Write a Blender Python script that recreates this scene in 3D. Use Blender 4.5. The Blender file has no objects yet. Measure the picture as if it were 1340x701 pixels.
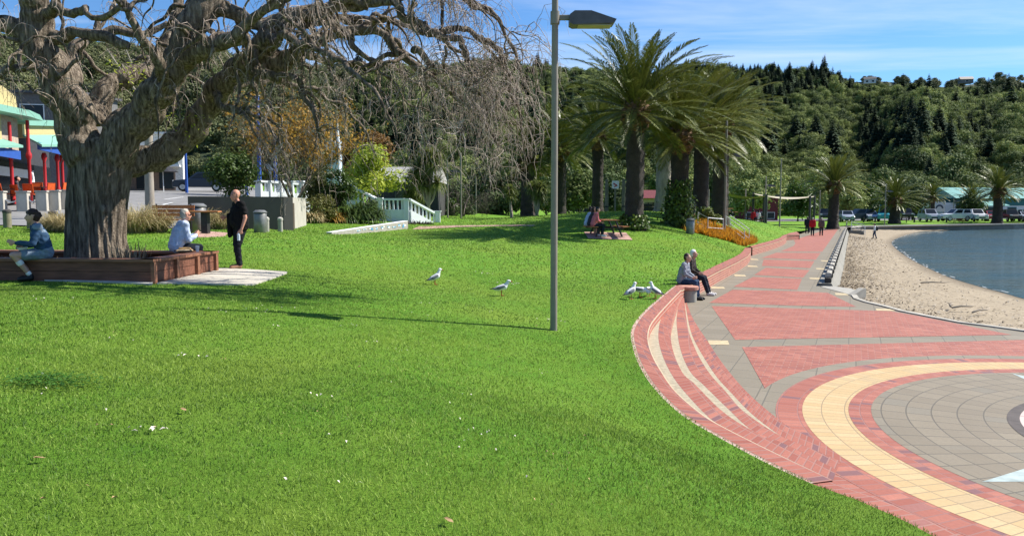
import bpy, math, random
import numpy as np
from mathutils import Vector, Matrix, Quaternion
R = math.radians
scene = bpy.context.scene
COL = scene.collection
# ------------------------------------------------------------------ camera
CAMZ = 2.75
PIT = math.atan((350.5 - 270.0) / 1000.0)
cd = bpy.data.cameras.new('camera'); cam = bpy.data.objects.new('camera', cd); COL.objects.link(cam)
cam.location = (0, 0, CAMZ); cam.rotation_euler = (math.pi / 2 - PIT, 0, 0)
cd.sensor_width = 36.0; cd.lens = 36.0 * 1000 / 1340; cd.clip_start = 0.05; cd.clip_end = 6000
scene.camera = cam
# ------------------------------------------------------------------ light
SUN_AZ, SUN_EL = R(70), R(46)          # azimuth from +Y (view direction) towards +X
sdir = Vector((math.sin(SUN_AZ) * math.cos(SUN_EL), math.cos(SUN_AZ) * math.cos(SUN_EL), math.sin(SUN_EL)))
sl = bpy.data.lights.new('sun', 'SUN'); sl.energy = 4.9; sl.angle = R(0.53); sl.color = (1.0, 0.955, 0.88)
so = bpy.data.objects.new('sun', sl); COL.objects.link(so)
so.rotation_euler = sdir.to_track_quat('Z', 'Y').to_euler()
w = bpy.data.worlds.new('World'); scene.world = w; w.use_nodes = True
nt = w.node_tree; N = nt.nodes; L = nt.links; N.clear()
def nd(t, **k):
    n = N.new(t)
    for a, b in k.items(): setattr(n, a, b)
    return n
sky = nd('ShaderNodeTexSky', sky_type='NISHITA', sun_disc=False, sun_elevation=SUN_EL, sun_rotation=SUN_AZ,
         altitude=0, air_density=1.0, dust_density=0.25, ozone_density=2.2)
tc = nd('ShaderNodeTexCoord'); sep = nd('ShaderNodeSeparateXYZ'); L.new(tc.outputs['Generated'], sep.inputs[0])
def mth(op, a, b=None, c=None):
    n = nd('ShaderNodeMath', operation=op)
    for i, v in enumerate((a, b, c)):
        if v is None: continue
        if isinstance(v, (int, float)): n.inputs[i].default_value = v
        else: L.new(v, n.inputs[i])
    return n.outputs[0]
zc = mth('MAXIMUM', sep.outputs[2], 0.02)
cx = mth('DIVIDE', sep.outputs[0], zc); cy = mth('DIVIDE', sep.outputs[1], zc)
cmb = nd('ShaderNodeCombineXYZ'); L.new(cx, cmb.inputs[0]); L.new(cy, cmb.inputs[1])
mp = nd('ShaderNodeMapping'); mp.inputs['Rotation'].default_value = (0, 0, R(-24)); mp.inputs['Scale'].default_value = (0.20, 0.62, 1)
L.new(cmb.outputs[0], mp.inputs[0])
cn = nd('ShaderNodeTexNoise'); cn.inputs['Scale'].default_value = 1.05; cn.inputs['Detail'].default_value = 9; cn.inputs['Roughness'].default_value = 0.58
cn.inputs['Distortion'].default_value = 0.5
L.new(mp.outputs[0], cn.inputs['Vector'])
cr = nd('ShaderNodeValToRGB'); cr.color_ramp.elements[0].position = 0.50; cr.color_ramp.elements[1].position = 0.86
cr.color_ramp.elements[0].color = (0, 0, 0, 1); cr.color_ramp.elements[1].color = (.75, .75, .75, 1)
L.new(cn.outputs['Fac'], cr.inputs[0])
tint = nd('ShaderNodeMix', data_type='RGBA', blend_type='MULTIPLY'); tint.inputs[0].default_value = 1
L.new(sky.outputs[0], tint.inputs[6]); tint.inputs[7].default_value = (0.50, 0.77, 1.06, 1)
mx = nd('ShaderNodeMix', data_type='RGBA'); L.new(cr.outputs[0], mx.inputs[0]); L.new(tint.outputs[2], mx.inputs[6]); mx.inputs[7].default_value = (7.2, 7.6, 8.2, 1)
bg = nd('ShaderNodeBackground'); bg.inputs[1].default_value = 0.085; L.new(mx.outputs[2], bg.inputs[0])
wo = nd('ShaderNodeOutputWorld'); L.new(bg.outputs[0], wo.inputs[0])
vs = scene.view_settings; vs.view_transform = 'Standard'; vs.look = 'None'; vs.gamma = 1; vs.use_curve_mapping = False; vs.exposure = 0.85
scene.cycles.max_bounces = 6; scene.cycles.transparent_max_bounces = 6; scene.cycles.caustics_reflective = False; scene.cycles.caustics_refractive = False
# ------------------------------------------------------------------ helpers: pixel of the photograph -> place
sP, cP = math.sin(PIT), math.cos(PIT)
def ray(x, y):
    u = (x - 670.0) / 1000; v = (350.5 - y) / 1000
    return u, v * sP + cP, v * cP - sP
def at(x, y, Y):
    d = ray(x, y); t = Y / d[1]; return Vector((d[0] * t, Y, CAMZ + d[2] * t))
def gz(x, y, z=0.0):
    d = ray(x, y); t = (z - CAMZ) / d[2]; return Vector((d[0] * t, d[1] * t, z))
# ------------------------------------------------------------------ helpers: materials
def mat_base(name):
    m = bpy.data.materials.new(name); m.use_nodes = True; nt = m.node_tree; nt.nodes.clear()
    o = nt.nodes.new('ShaderNodeOutputMaterial'); b = nt.nodes.new('ShaderNodeBsdfPrincipled')
    nt.links.new(b.outputs[0], o.inputs[0]); return m, nt, b, o
def rgba(c): return (c[0], c[1], c[2], 1)
def node(nt, t, **k):
    n = nt.nodes.new(t)
    for a, b in k.items(): setattr(n, a, b)
    return n
def noise(nt, vec, scale, detail=5, rough=.6):
    n = node(nt, 'ShaderNodeTexNoise'); n.inputs['Scale'].default_value = scale; n.inputs['Detail'].default_value = detail; n.inputs['Roughness'].default_value = rough
    nt.links.new(vec, n.inputs['Vector']); return n.outputs['Fac']
def ramp(nt, fac, stops):
    r = node(nt, 'ShaderNodeValToRGB'); e = r.color_ramp.elements
    while len(e) < len(stops): e.new(0.5)
    for i, (p, c) in enumerate(stops): e[i].position = p; e[i].color = rgba(c) if not isinstance(c, (int, float)) else (c, c, c, 1)
    nt.links.new(fac, r.inputs[0]); return r.outputs[0]
def mixc(nt, fac, a, b, blend='MIX'):
    n = node(nt, 'ShaderNodeMix', data_type='RGBA', blend_type=blend)
    for i, v in ((0, fac), (6, a), (7, b)):
        if isinstance(v, (int, float)): n.inputs[i].default_value = v
        elif isinstance(v, tuple): n.inputs[i].default_value = rgba(v)
        else: nt.links.new(v, n.inputs[i])
    return n.outputs[2]
def bump(nt, b, h, strength=.4, dist=.02):
    n = node(nt, 'ShaderNodeBump'); n.inputs['Strength'].default_value = strength; n.inputs['Distance'].default_value = dist
    nt.links.new(h, n.inputs['Height']); nt.links.new(n.outputs[0], b.inputs['Normal'])
def coords(nt, which='Object', scale=(1, 1, 1), rot=0, loc=(0, 0, 0)):
    t = node(nt, 'ShaderNodeTexCoord'); m = node(nt, 'ShaderNodeMapping'); m.inputs['Scale'].default_value = scale; m.inputs['Rotation'].default_value = (0, 0, rot); m.inputs['Location'].default_value = loc
    nt.links.new(t.outputs[which], m.inputs[0]); return m.outputs[0]
_mc = {}
def M(name, col, rough=.6, metal=0, var=.25, scale=6, bmp=0, bscale=40, spec=.3, stretch=(1, 1, 1)):
    if name in _mc: return _mc[name]
    m, nt, b, o = mat_base(name); v = coords(nt, scale=stretch)
    n = noise(nt, v, scale)
    c = ramp(nt, n, [(.3, tuple(x * (1 - var) for x in col)), (.7, tuple(min(1, x * (1 + var)) for x in col))])
    nt.links.new(c, b.inputs['Base Color']); b.inputs['Roughness'].default_value = rough; b.inputs['Metallic'].default_value = metal
    b.inputs['Specular IOR Level'].default_value = spec
    if bmp: bump(nt, b, noise(nt, v, bscale), bmp, .02)
    _mc[name] = m; return m
def M_leaf(name, c1, c2=None, trans=.3, rough=.55, inst=0.25):
    if name in _mc: return _mc[name]
    c2 = c2 or tuple(x * 1.8 for x in c1)
    m, nt, b, o = mat_base(name)
    a = node(nt, 'ShaderNodeAttribute', attribute_name='tint'); oi = node(nt, 'ShaderNodeObjectInfo')
    f = node(nt, 'ShaderNodeMath', operation='MULTIPLY_ADD'); nt.links.new(oi.outputs['Random'], f.inputs[0]); f.inputs[1].default_value = inst
    f2 = node(nt, 'ShaderNodeMath', operation='MULTIPLY_ADD'); nt.links.new(a.outputs['Fac'], f2.inputs[0]); f2.inputs[1].default_value = 1 - inst
    nt.links.new(f2.outputs[0], f.inputs[2]); f2.inputs[2].default_value = 0
    c = mixc(nt, f.outputs[0], c1, c2)
    nt.links.new(c, b.inputs['Base Color']); b.inputs['Roughness'].default_value = rough; b.inputs['Specular IOR Level'].default_value = .25
    if trans:
        t = node(nt, 'ShaderNodeBsdfTranslucent'); nt.links.new(c, t.inputs[0]); ms = node(nt, 'ShaderNodeMixShader'); ms.inputs[0].default_value = trans
        nt.links.new(b.outputs[0], ms.inputs[1]); nt.links.new(t.outputs[0], ms.inputs[2]); nt.links.new(ms.outputs[0], o.inputs[0])
    _mc[name] = m; return m
# ------------------------------------------------------------------ helpers: objects
def tag(o, label=None, cat=None, group=None, kind=None):
    if label: o['label'] = label
    if cat: o['category'] = cat
    if group: o['group'] = group
    if kind: o['kind'] = kind
    return o
def thing(name, label, cat, loc=(0, 0, 0), rotz=0, group=None, scale=1):
    o = bpy.data.objects.new(name, None); COL.objects.link(o); o.location = loc; o.rotation_euler = (0, 0, rotz); o.scale = (scale,) * 3
    o.empty_display_size = .1
    return tag(o, label, cat, group)
def structure(o): o['kind'] = 'structure'; return o
def link(name, me, mats, parent=None, loc=(0, 0, 0), smooth=False):
    if not isinstance(mats, (list, tuple)): mats = [mats]
    if not me.materials:
        for m in mats: me.materials.append(m)
    o = bpy.data.objects.new(name, me); COL.objects.link(o); o.location = loc
    if parent is not None: o.parent = parent
    if smooth and len(me.polygons): me.polygons.foreach_set('use_smooth', np.ones(len(me.polygons), bool))
    return o
def dup(root, loc, rotz=None, label=None, scale=None, name=None):
    def cp(o, par):
        c = o.copy(); COL.objects.link(c)
        if par is not None: c.parent = par
        for ch in list(o.children): cp(ch, c)
        return c
    r = cp(root, None); r.location = loc
    if rotz is not None: r.rotation_euler = (0, 0, rotz)
    if scale is not None: r.scale = (scale,) * 3 if isinstance(scale, (int, float)) else scale
    if label: r['label'] = label
    return r
def np_mesh(name, V, Fc, tint=None, k=4):
    """V (n,3), Fc (m,k) uniform faces"""
    me = bpy.data.meshes.new(name); V = np.ascontiguousarray(V, np.float32); Fc = np.ascontiguousarray(Fc, np.int32)
    m, k = Fc.shape
    me.vertices.add(len(V)); me.vertices.foreach_set('co', V.ravel())
    me.loops.add(m * k); me.loops.foreach_set('vertex_index', Fc.ravel())
    me.polygons.add(m); me.polygons.foreach_set('loop_start', np.arange(0, m * k, k, dtype=np.int32))
    if tint is not None:
        a = me.attributes.new('tint', 'FLOAT', 'POINT'); a.data.foreach_set('value', np.ascontiguousarray(tint, np.float32))
    me.update(calc_edges=True); return me
class MB:
    def __init__(s): s.v = []; s.f = []; s.m = []
    def add(s, V, Fc, mi=0):
        b = len(s.v); s.v += [tuple(p) for p in V]; s.f += [tuple(b + i for i in f) for f in Fc]; s.m += [mi] * len(Fc); return s
    def box(s, c, d, rz=0, mi=0, bev=0, rx=0, ry=0):
        x, y, z = (k / 2 for k in d); M_ = Matrix.Rotation(rz, 3, 'Z') @ Matrix.Rotation(ry, 3, 'Y') @ Matrix.Rotation(rx, 3, 'X'); c = Vector(c)
        if bev <= 0:
            P = [(-x, -y, -z), (x, -y, -z), (x, y, -z), (-x, y, -z), (-x, -y, z), (x, -y, z), (x, y, z), (-x, y, z)]
            Fs = [(0, 3, 2, 1), (4, 5, 6, 7), (0, 1, 5, 4), (1, 2, 6, 5), (2, 3, 7, 6), (3, 0, 4, 7)]
        else:
            b = min(bev, x * .9, y * .9, z * .9); P = []
            for zz, ins in ((-z, b), (-z + b, 0), (z - b, 0), (z, b)):
                for sx, sy in ((-1, -1), (1, -1), (1, 1), (-1, 1)):
                    X = x - ins; Y = y - ins
                    P += [(sx * (X - (b if sx * sy > 0 else 0)), sy * (Y - (0 if sx * sy > 0 else b)), zz), (sx * (X - (0 if sx * sy > 0 else b)), sy * (Y - (b if sx * sy > 0 else 0)), zz)]
            Fs = [tuple(range(7, -1, -1)), tuple(range(24, 32))]
            for k in range(3):
                for i in range(8): j = (i + 1) % 8; Fs.append((k * 8 + i, k * 8 + j, k * 8 + 8 + j, k * 8 + 8 + i))
        return s.add([c + M_ @ Vector(p) for p in P], Fs, mi)
    def tube(s, pts, rad, n=10, mi=0, cap=True, ell=None):
        pts = [Vector(p) for p in pts]
        if isinstance(rad, (int, float)): rad = [rad] * len(pts)
        V = []; Fs = []; up = None
        for i, p in enumerate(pts):
            t = (pts[min(i + 1, len(pts) - 1)] - pts[max(i - 1, 0)])
            t = t.normalized() if t.length > 1e-9 else Vector((0, 0, 1))
            if up is None: up = t.orthogonal().normalized() if abs(t.z) > .999 or True else up
            up = (up - t * up.dot(t)); up = up.normalized() if up.length > 1e-6 else t.orthogonal().normalized(); w_ = t.cross(up)
            for j in range(n):
                a = 2 * math.pi * j / n; V.append(p + (up * math.cos(a) + w_ * math.sin(a)) * rad[i])
        for i in range(len(pts) - 1):
            for j in range(n): k = (j + 1) % n; Fs.append((i * n + j, i * n + k, (i + 1) * n + k, (i + 1) * n + j))
        if cap: Fs.append(tuple(range(n - 1, -1, -1))); Fs.append(tuple((len(pts) - 1) * n + j for j in range(n)))
        return s.add(V, Fs, mi)
    def lathe(s, prof, c=(0, 0, 0), n=16, mi=0):
        c = Vector(c); V = []; Fs = []
        for r_, z in prof:
            for j in range(n): a = 2 * math.pi * j / n; V.append(c + Vector((r_ * math.cos(a), r_ * math.sin(a), z)))
        for i in range(len(prof) - 1):
            for j in range(n): k = (j + 1) % n; Fs.append((i * n + j, i * n + k, (i + 1) * n + k, (i + 1) * n + j))
        Fs.append(tuple(range(n - 1, -1, -1))); Fs.append(tuple((len(prof) - 1) * n + j for j in range(n)))
        return s.add(V, Fs, mi)
    def capsule(s, p0, r0, p1, r1, n=12, mi=0):
        p0 = Vector(p0); p1 = Vector(p1); d = p1 - p0; L_ = d.length
        if L_ < 1e-6: d = Vector((0, 0, 1)); p1 = p0 + d * 1e-4
        t = d.normalized(); pts = []; rd = []
        for a in (-85, -60, -30): pts.append(p0 + t * r0 * math.sin(R(a))); rd.append(r0 * math.cos(R(a)))
        pts += [p0, p1]; rd += [r0, r1]
        for a in (30, 60, 85): pts.append(p1 + t * r1 * math.sin(R(a))); rd.append(r1 * math.cos(R(a)))
        V = []; Fs = []; up = t.orthogonal().normalized(); w_ = t.cross(up)
        for p, r_ in zip(pts, rd):
            for j in range(n): a = 2 * math.pi * j / n; V.append(p + (up * math.cos(a) + w_ * math.sin(a)) * r_)
        for i in range(len(pts) - 1):
            for j in range(n): k = (j + 1) % n; Fs.append((i * n + j, i * n + k, (i + 1) * n + k, (i + 1) * n + j))
        Fs.append(tuple(range(n - 1, -1, -1))); Fs.append(tuple((len(pts) - 1) * n + j for j in range(n)))
        return s.add(V, Fs, mi)
    def prism(s, poly, z0, z1, mi=0):
        n = len(poly); V = [(p[0], p[1], z0) for p in poly] + [(p[0], p[1], z1) for p in poly]
        return s.add(V, [tuple(range(n - 1, -1, -1)), tuple(range(n, 2 * n))] + [(i, (i + 1) % n, n + (i + 1) % n, n + i) for i in range(n)], mi)
    def side(s, prof, y0, y1, mi=0):
        """profile in x,z extruded along y"""
        n = len(prof); V = [(p[0], y0, p[1]) for p in prof] + [(p[0], y1, p[1]) for p in prof]
        return s.add(V, [tuple(range(n)), tuple(range(2 * n - 1, n - 1, -1))] + [(i, n + i, n + (i + 1) % n, (i + 1) % n) for i in range(n)], mi)
    def mesh(s, name):
        me = bpy.data.meshes.new(name); me.from_pydata(s.v, [], s.f); me.polygons.foreach_set('material_index', s.m); me.update(); return me
    def build(s, name, mats, parent=None, loc=(0, 0, 0), smooth=False):
        return link(name, s.mesh(name), mats, parent, loc, smooth)
def auto_smooth(o, ang=40):
    me = o.data; me.polygons.foreach_set('use_smooth', np.ones(len(me.polygons), bool))
    try: me.set_sharp_from_angle(angle=R(ang))
    except Exception: pass
    return o
def remeshed(mb, name, voxel, smooth_it=4):
    me = mb.mesh('tmp'); o = bpy.data.objects.new('tmp', me); COL.objects.link(o)
    r = o.modifiers.new('r', 'REMESH'); r.mode = 'VOXEL'; r.voxel_size = voxel; r.use_smooth_shade = True
    if smooth_it: q = o.modifiers.new('s', 'SMOOTH'); q.iterations = smooth_it; q.factor = .5
    dg = bpy.context.evaluated_depsgraph_get(); dg.update(); e = o.evaluated_get(dg)
    out = bpy.data.meshes.new_from_object(e, depsgraph=dg); out.name = name
    bpy.data.objects.remove(o); bpy.data.meshes.remove(me); out.materials.clear(); return out
def catmull(P, step=.25):
    """P list of (x,y,z,r); returns resampled array"""
    P = np.array(P, float); Q = [P[0]]; n = len(P)
    for i in range(n - 1):
        p0, p1, p2, p3 = P[max(i - 1, 0)], P[i], P[i + 1], P[min(i + 2, n - 1)]
        k = max(2, int(np.linalg.norm((p2 - p1)[:3]) / step) + 1)
        for j in range(1, k + 1):
            t = j / k
            Q.append(.5 * ((2 * p1) + (-p0 + p2) * t + (2 * p0 - 5 * p1 + 4 * p2 - p3) * t * t + (-p0 + 3 * p1 - 3 * p2 + p3) * t ** 3))
    Q = np.array(Q); Q[:, 3] = np.maximum(Q[:, 3], .004); return Q
def tubes_np(paths, rad, sides=3):
    """paths (N,K,3) rad (N,K) -> V,F"""
    Np, K, _ = paths.shape; t = np.gradient(paths, axis=1); t /= np.linalg.norm(t, axis=2, keepdims=True) + 1e-9
    ref = np.where(np.abs(t[..., 2:3]) > .9, np.array([1., 0, 0]), np.array([0, 0, 1.])); u = np.cross(t, ref); u /= np.linalg.norm(u, axis=2, keepdims=True) + 1e-9
    v = np.cross(t, u); a = np.arange(sides) * 2 * np.pi / sides
    V = paths[:, :, None] + (u[:, :, None] * np.cos(a)[None, None, :, None] + v[:, :, None] * np.sin(a)[None, None, :, None]) * rad[:, :, None, None]
    idx = np.arange(Np * K * sides).reshape(Np, K, sides); nx = np.roll(idx, -1, 2)
    Fc = np.stack([idx[:, :-1], nx[:, :-1], nx[:, 1:], idx[:, 1:]], -1).reshape(-1, 4)
    return V.reshape(-1, 3), Fc
def strip(name, A, B, mat, parent=None):
    """quads between two polylines with UV in metres"""
    n = len(A); V = [tuple(p) for p in A] + [tuple(p) for p in B]; Fc = [(i, i + 1, n + i + 1, n + i) for i in range(n - 1)]
    me = bpy.data.meshes.new(name); me.from_pydata(V, [], Fc); uv = me.uv_layers.new(name='UVMap')
    s = [0]
    for i in range(1, n): s.append(s[-1] + ((Vector(A[i]) - Vector(A[i - 1])).length + (Vector(B[i]) - Vector(B[i - 1])).length) / 2)
    wd = [(Vector(A[i]) - Vector(B[i])).length for i in range(n)]
    for p in me.polygons:
        for li in p.loop_indices:
            vi = me.loops[li].vertex_index; uv.data[li].uv = (s[vi % n], 0 if vi < n else wd[vi % n])
    me.update(); return link(name, me, mat, parent)
def join_meshes(name, objs, mats, parent=None):
    """one mesh from several freshly built ones (same helper, keeps uv)"""
    import bmesh
    bm = bmesh.new()
    for o in objs: bm.from_mesh(o.data)
    me = bpy.data.meshes.new(name); bm.to_mesh(me); bm.free()
    for o in objs: d = o.data; bpy.data.objects.remove(o); bpy.data.meshes.remove(d)
    return link(name, me, mats, parent)
# ------------------------------------------------------------------ helpers: foliage
def leaf_cards(C, nrm, size, rng, aspect=.55, jit=.55):
    n = len(C); d = nrm + rng.normal(0, jit, (n, 3)); d /= np.linalg.norm(d, axis=1, keepdims=True) + 1e-9
    r_ = rng.normal(0, 1, (n, 3)); u = np.cross(d, r_); u /= np.linalg.norm(u, axis=1, keepdims=True) + 1e-9; v = np.cross(d, u)
    s = (size * rng.uniform(.6, 1.3, n))[:, None]
    V = np.stack([C - u * s, C - v * s * aspect + d * s * .15, C + u * s, C + v * s * aspect + d * s * .15], 1).reshape(-1, 3)
    return V, np.arange(4 * n).reshape(n, 4)
def blob_points(lumps, n, rng, shell=.45):
    L_ = np.array(lumps, float); a = (L_[:, 3] * L_[:, 5]); k = rng.choice(len(L_), n, p=a / a.sum())
    d = rng.normal(0, 1, (n, 3)); d /= np.linalg.norm(d, axis=1, keepdims=True)
    r_ = rng.uniform(0, 1, n) ** shell; lump = 1 + .16 * np.sin(d[:, 0] * 7 + k) * np.sin(d[:, 1] * 8 + 2 * k) + .1 * np.sin(d[:, 2] * 11 + k)
    C = L_[k, :3] + d * L_[k, 3:6] * (r_ * lump)[:, None]; return C, d, k
def auto_lumps(wd, h0, h1, n, rng, top=.8):
    Ls = []
    for i in range(n):
        a = rng.uniform(0, 2 * np.pi); rr = math.sqrt(rng.uniform(0, 1)); z = rng.uniform(.18, .92)
        prof = math.sqrt(max(.05, 1 - (2 * z - .85) ** 2)) if z > .4 else .6 + z
        r_ = wd / 2 * prof * .72; x = r_ * rr * math.cos(a); y = r_ * rr * math.sin(a); s = wd * rng.uniform(.15, .26)
        Ls.append((x, y, h0 + (h1 - h0) * z, s, s, s * top))
    return Ls
def crown_mesh(name, lumps, n, size, seed, shell=.45, aspect=.55, droop=0):
    rng = np.random.default_rng(seed); C, d, k = blob_points(lumps, n, rng, shell)
    d2 = d.copy(); d2[:, 2] += .5
    V, Fc = leaf_cards(C, d2, np.full(n, size), rng, aspect)
    lt = rng.uniform(0, 1, len(lumps)); t = np.clip(.55 * rng.uniform(0, 1, n) + .45 * lt[k], 0, 1)
    return np_mesh(name, V, Fc, np.repeat(t, 4))
# ================================================================== terrain
def resamp(P, n):
    P = np.array([tuple(p) for p in P], float); d = np.r_[0, np.cumsum(np.linalg.norm(np.diff(P, axis=0), axis=1))]
    t = np.linspace(0, d[-1], n); return np.stack([np.interp(t, d, P[:, i]) for i in range(P.shape[1])], 1)
def smoothline(P, n):
    Q = catmull([tuple(p) + (1,) * (4 - len(p)) for p in P], .12 if len(P[0]) == 3 and False else 4.0)
    return resamp(Q[:, :len(P[0])], n)
E0 = [(883.4, 373), (867, 386), (846, 404), (832.5, 419), (825.5, 433), (827, 449), (833, 470), (846, 494.5), (867, 520), (897, 546), (944.5, 574), (1004.6, 606), (1060.5, 632), (1120.6, 653), (1185, 681), (1221.5, 701), (1330, 760)]
B1 = [(892, 379.5), (877, 395), (859.5, 414.4), (850.5, 428), (848.6, 445), (854, 464), (865, 484), (884.4, 511.6), (916.6, 539.6), (944.5, 557), (1010, 590), (1090, 628)]
C1 = [(892.2, 380.5), (881.5, 395.5), (869.5, 409), (863.3, 422), (861.5, 443), (866.5, 464), (876, 485), (891, 507), (923, 541.7), (945, 557.5), (1010.3, 590.2), (1090.2, 628.2)]
B2 = [(892.6, 384), (886.4, 398), (880.2, 419), (877.6, 434), (879.2, 452), (885, 471), (895, 490), (908, 501), (944.5, 537), (983, 562), (1030, 582), (1095, 614)]
C2 = [(892.8, 384.5), (888.2, 399), (885.2, 417), (886.3, 434), (889.3, 453), (896, 473), (906, 490), (919, 502), (953, 535), (984, 562.5), (1030.4, 582.4), (1095.3, 614.4)]
B3 = [(895, 387.5), (897.5, 410), (900, 428), (904.4, 443), (915, 467), (930, 490), (948, 510), (970, 535), (1000, 557), (1026, 572), (1060, 586), (1100, 603)]
C3 = [(895.2, 388), (899, 411), (902.5, 428), (908, 444), (921, 467.5), (938, 493), (958, 515), (980, 538), (1004, 557.5), (1026.5, 572.5), (1060.4, 586.4), (1100.3, 603.3)]
B4 = [(897, 391), (900.8, 402), (906, 415), (915, 430), (926, 446), (942, 470), (961, 494.5), (980, 515), (1000, 533), (1024, 552), (1042, 563), (1100, 590)]
NS = 70
def kk(y): t = min(1, max(0, (612 - y) / 150)); return t * t * (3 - 2 * t)
def kY(Y): t = min(1, max(0, (Y - 7.2) / 6.3)); return t * t * (3 - 2 * t)
def pz(x, y, lv, eps):
    p = gz(x, y, eps)
    for _ in range(12): p = gz(x, y, lv * kY(p.y) + eps)
    return p
def up(P, lv, eps): return [pz(x, y, lv, eps) for x, y in smoothline(P, NS)]
E0T = [q for q in E0 if q[1] < 640]
E0w = up(E0T, .45, .022); E0tail = [pz(x, y, .45, .022) for x, y in E0 if y > 640]
def wallz(P, z): return [gz(x, y, z) for x, y in P]
WH = .45
W1B = [(880, 373.5), (895, 366.5), (911.4, 359.2), (937, 347), (960, 336.6), (969, 331.5), (973, 327), (974.3, 324)]
W1F = [(890, 378.5), (904, 371.5), (917.8, 365), (940, 353.5), (965.6, 341.4), (978.4, 334.2), (982.5, 328.8), (983, 324.2)]
W2B = [(980.5, 321.5), (994, 318.6), (1010, 314.5), (1020, 311.2), (1024, 308.2), (1023, 306)]
W2F = [(984.8, 324), (1001, 320), (1015.5, 316), (1025, 312.6), (1029.3, 309.6), (1029.5, 307)]
W3B = [(1026, 306), (1034, 304.6), (1042.6, 303)]
W3F = [(1029.6, 307.2), (1038, 306.8), (1046.5, 306.3)]
edge_world = [Vector((7.2, 1.0, -.05))] + list(reversed(E0w + E0tail)) + wallz(W1B, WH)[1:] + wallz(W2B, WH)[1:-1] + wallz(W3B[1:], WH) + [gz(1060, 300.5, .12), gz(1074, 298, .1), Vector((40.5, 97, .08))]
ew = sorted([tuple(p) for p in edge_world], key=lambda p: p[1])
EY = np.array([p[1] for p in ew]); EX = np.array([p[0] for p in ew]); EZ = np.array([p[2] for p in ew])
ctrl = [(0, 0, 1.16), (-5, 0, 1.38), (3.5, 0, .55), (-14, 2, 1.5), (-3, 5, 1.2), (0, 6.5, .86), (-8, 8, 1.4), (-3, 11, 1.08)]
def cp(x, y, Y): p = at(x, y, Y); ctrl.append((p.x, p.y, p.z))
cp(724, 430, 13.2); cp(318, 350, 17.3); cp(200, 371, 13.9); cp(10, 364, 14.6); cp(283, 355, 16.6); cp(570, 372, 18.8); cp(657, 388, 17)
cp(435, 306, 33); cp(533, 297, 43); cp(570, 293, 50); cp(780, 311, 35); cp(830, 299, 38); cp(887, 293, 44); cp(650, 288.5, 68); cp(900, 306, 40); cp(940, 292, 52)
cp(960, 289, 60); cp(1000, 292, 66); cp(1020, 297, 72); cp(985, 319.5, 47); cp(950, 303, 46); cp(760, 340, 27); cp(600, 330, 26); cp(840, 340, 27)
cp(185, 304, 25); cp(60, 304, 25); cp(40, 299, 26.5); cp(35, 281, 34); cp(85, 281, 34.5); cp(372, 301, 32); cp(250, 300, 30); cp(330, 250, 76); cp(215, 250, 76); cp(200, 268, 46); cp(310, 262, 52)
ctrl += [(-22, 42, 3.0), (-29, 52, 3.4), (-40, 40, 3.0), (-60, 70, 5.0), (-30, 95, 5.0), (-60, 110, 6.5), (0, 75, 1.6), (0, 100, 1.7), (0, 160, 2.5), (-40, 160, 7), (20, 85, 1.1), (36, 90, .18),
         (30, 100, .25), (45, 106, .12), (77, 120, .12), (140, 149, .12), (60, 126, .28), (60, 150, .4), (150, 165, .4), (220, 200, .6), (-120, 100, 9), (-120, 170, 11), (-30, 20, 2.0), (-30, 8, 1.8), (20, 125, .6)]
for i in range(0, len(ew), 5): ctrl.append(ew[i])
CT = np.array(ctrl)
def _phi(r2): return .5 * r2 * np.log(r2 + 1e-9)
def _fit(CT):
    P = CT[:, :2] / 50; n = len(P); d2 = ((P[:, None] - P[None]) ** 2).sum(-1); A = np.zeros((n + 3, n + 3)); A[:n, :n] = _phi(d2) + np.eye(n) * 2e-4
    A[:n, n] = 1; A[:n, n + 1:] = P; A[n, :n] = 1; A[n + 1:, :n] = P.T; b = np.r_[CT[:, 2], 0, 0, 0]; return np.linalg.solve(A, b), P
_cf, _P = _fit(CT)
def zt(X, Y):
    X = np.asarray(X, float); Y = np.asarray(Y, float); Q = np.stack([X.ravel(), Y.ravel()], 1) / 50; n = len(_P); out = np.zeros(len(Q))
    for i in range(0, len(Q), 20000):
        q = Q[i:i + 20000]; d2 = ((q[:, None] - _P[None]) ** 2).sum(-1); out[i:i + 20000] = _phi(d2) @ _cf[:n] + _cf[n] + q @ _cf[n + 1:]
    # meet the paved edge exactly
    ex = np.interp(Q[:, 1] * 50, EY, EX); ez = np.interp(Q[:, 1] * 50, EY, EZ); dd = ex - Q[:, 0] * 50
    k = np.clip(1 - dd / 2.2, 0, 1) ** 2 * (Q[:, 1] * 50 < 96); out = out * (1 - k) + ez * k
    return out.reshape(X.shape)
def zp(x, y): return float(zt(np.array([x]), np.array([y]))[0])
def onground(x, y, Y=None):
    """where the ray through a pixel meets the ground"""
    d = ray(x, y); lo, hi = 2.0, 170.0; f = lambda Yv: CAMZ + d[2] / d[1] * Yv - zp(d[0] / d[1] * Yv, Yv)
    ts = np.geomspace(3, 170, 160); v = CAMZ + d[2] / d[1] * ts - zt(d[0] / d[1] * ts, ts)
    for i in range(len(ts) - 1):
        if v[i] > 0 >= v[i + 1]:
            a, b = ts[i], ts[i + 1]
            for _ in range(25):
                m = (a + b) / 2
                if f(m) > 0: a = m
                else: b = m
            return Vector((d[0] / d[1] * a, a, zp(d[0] / d[1] * a, a)))
    Yv = Y or 60; return Vector((d[0] / d[1] * Yv, Yv, zp(d[0] / d[1] * Yv, Yv)))
def foot(x, Y): X = (x - 670) / 1000 * Y * 1.003; return Vector((X, Y, zp(X, Y)))      # stands on the ground at depth Y, bearing of pixel column x
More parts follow.
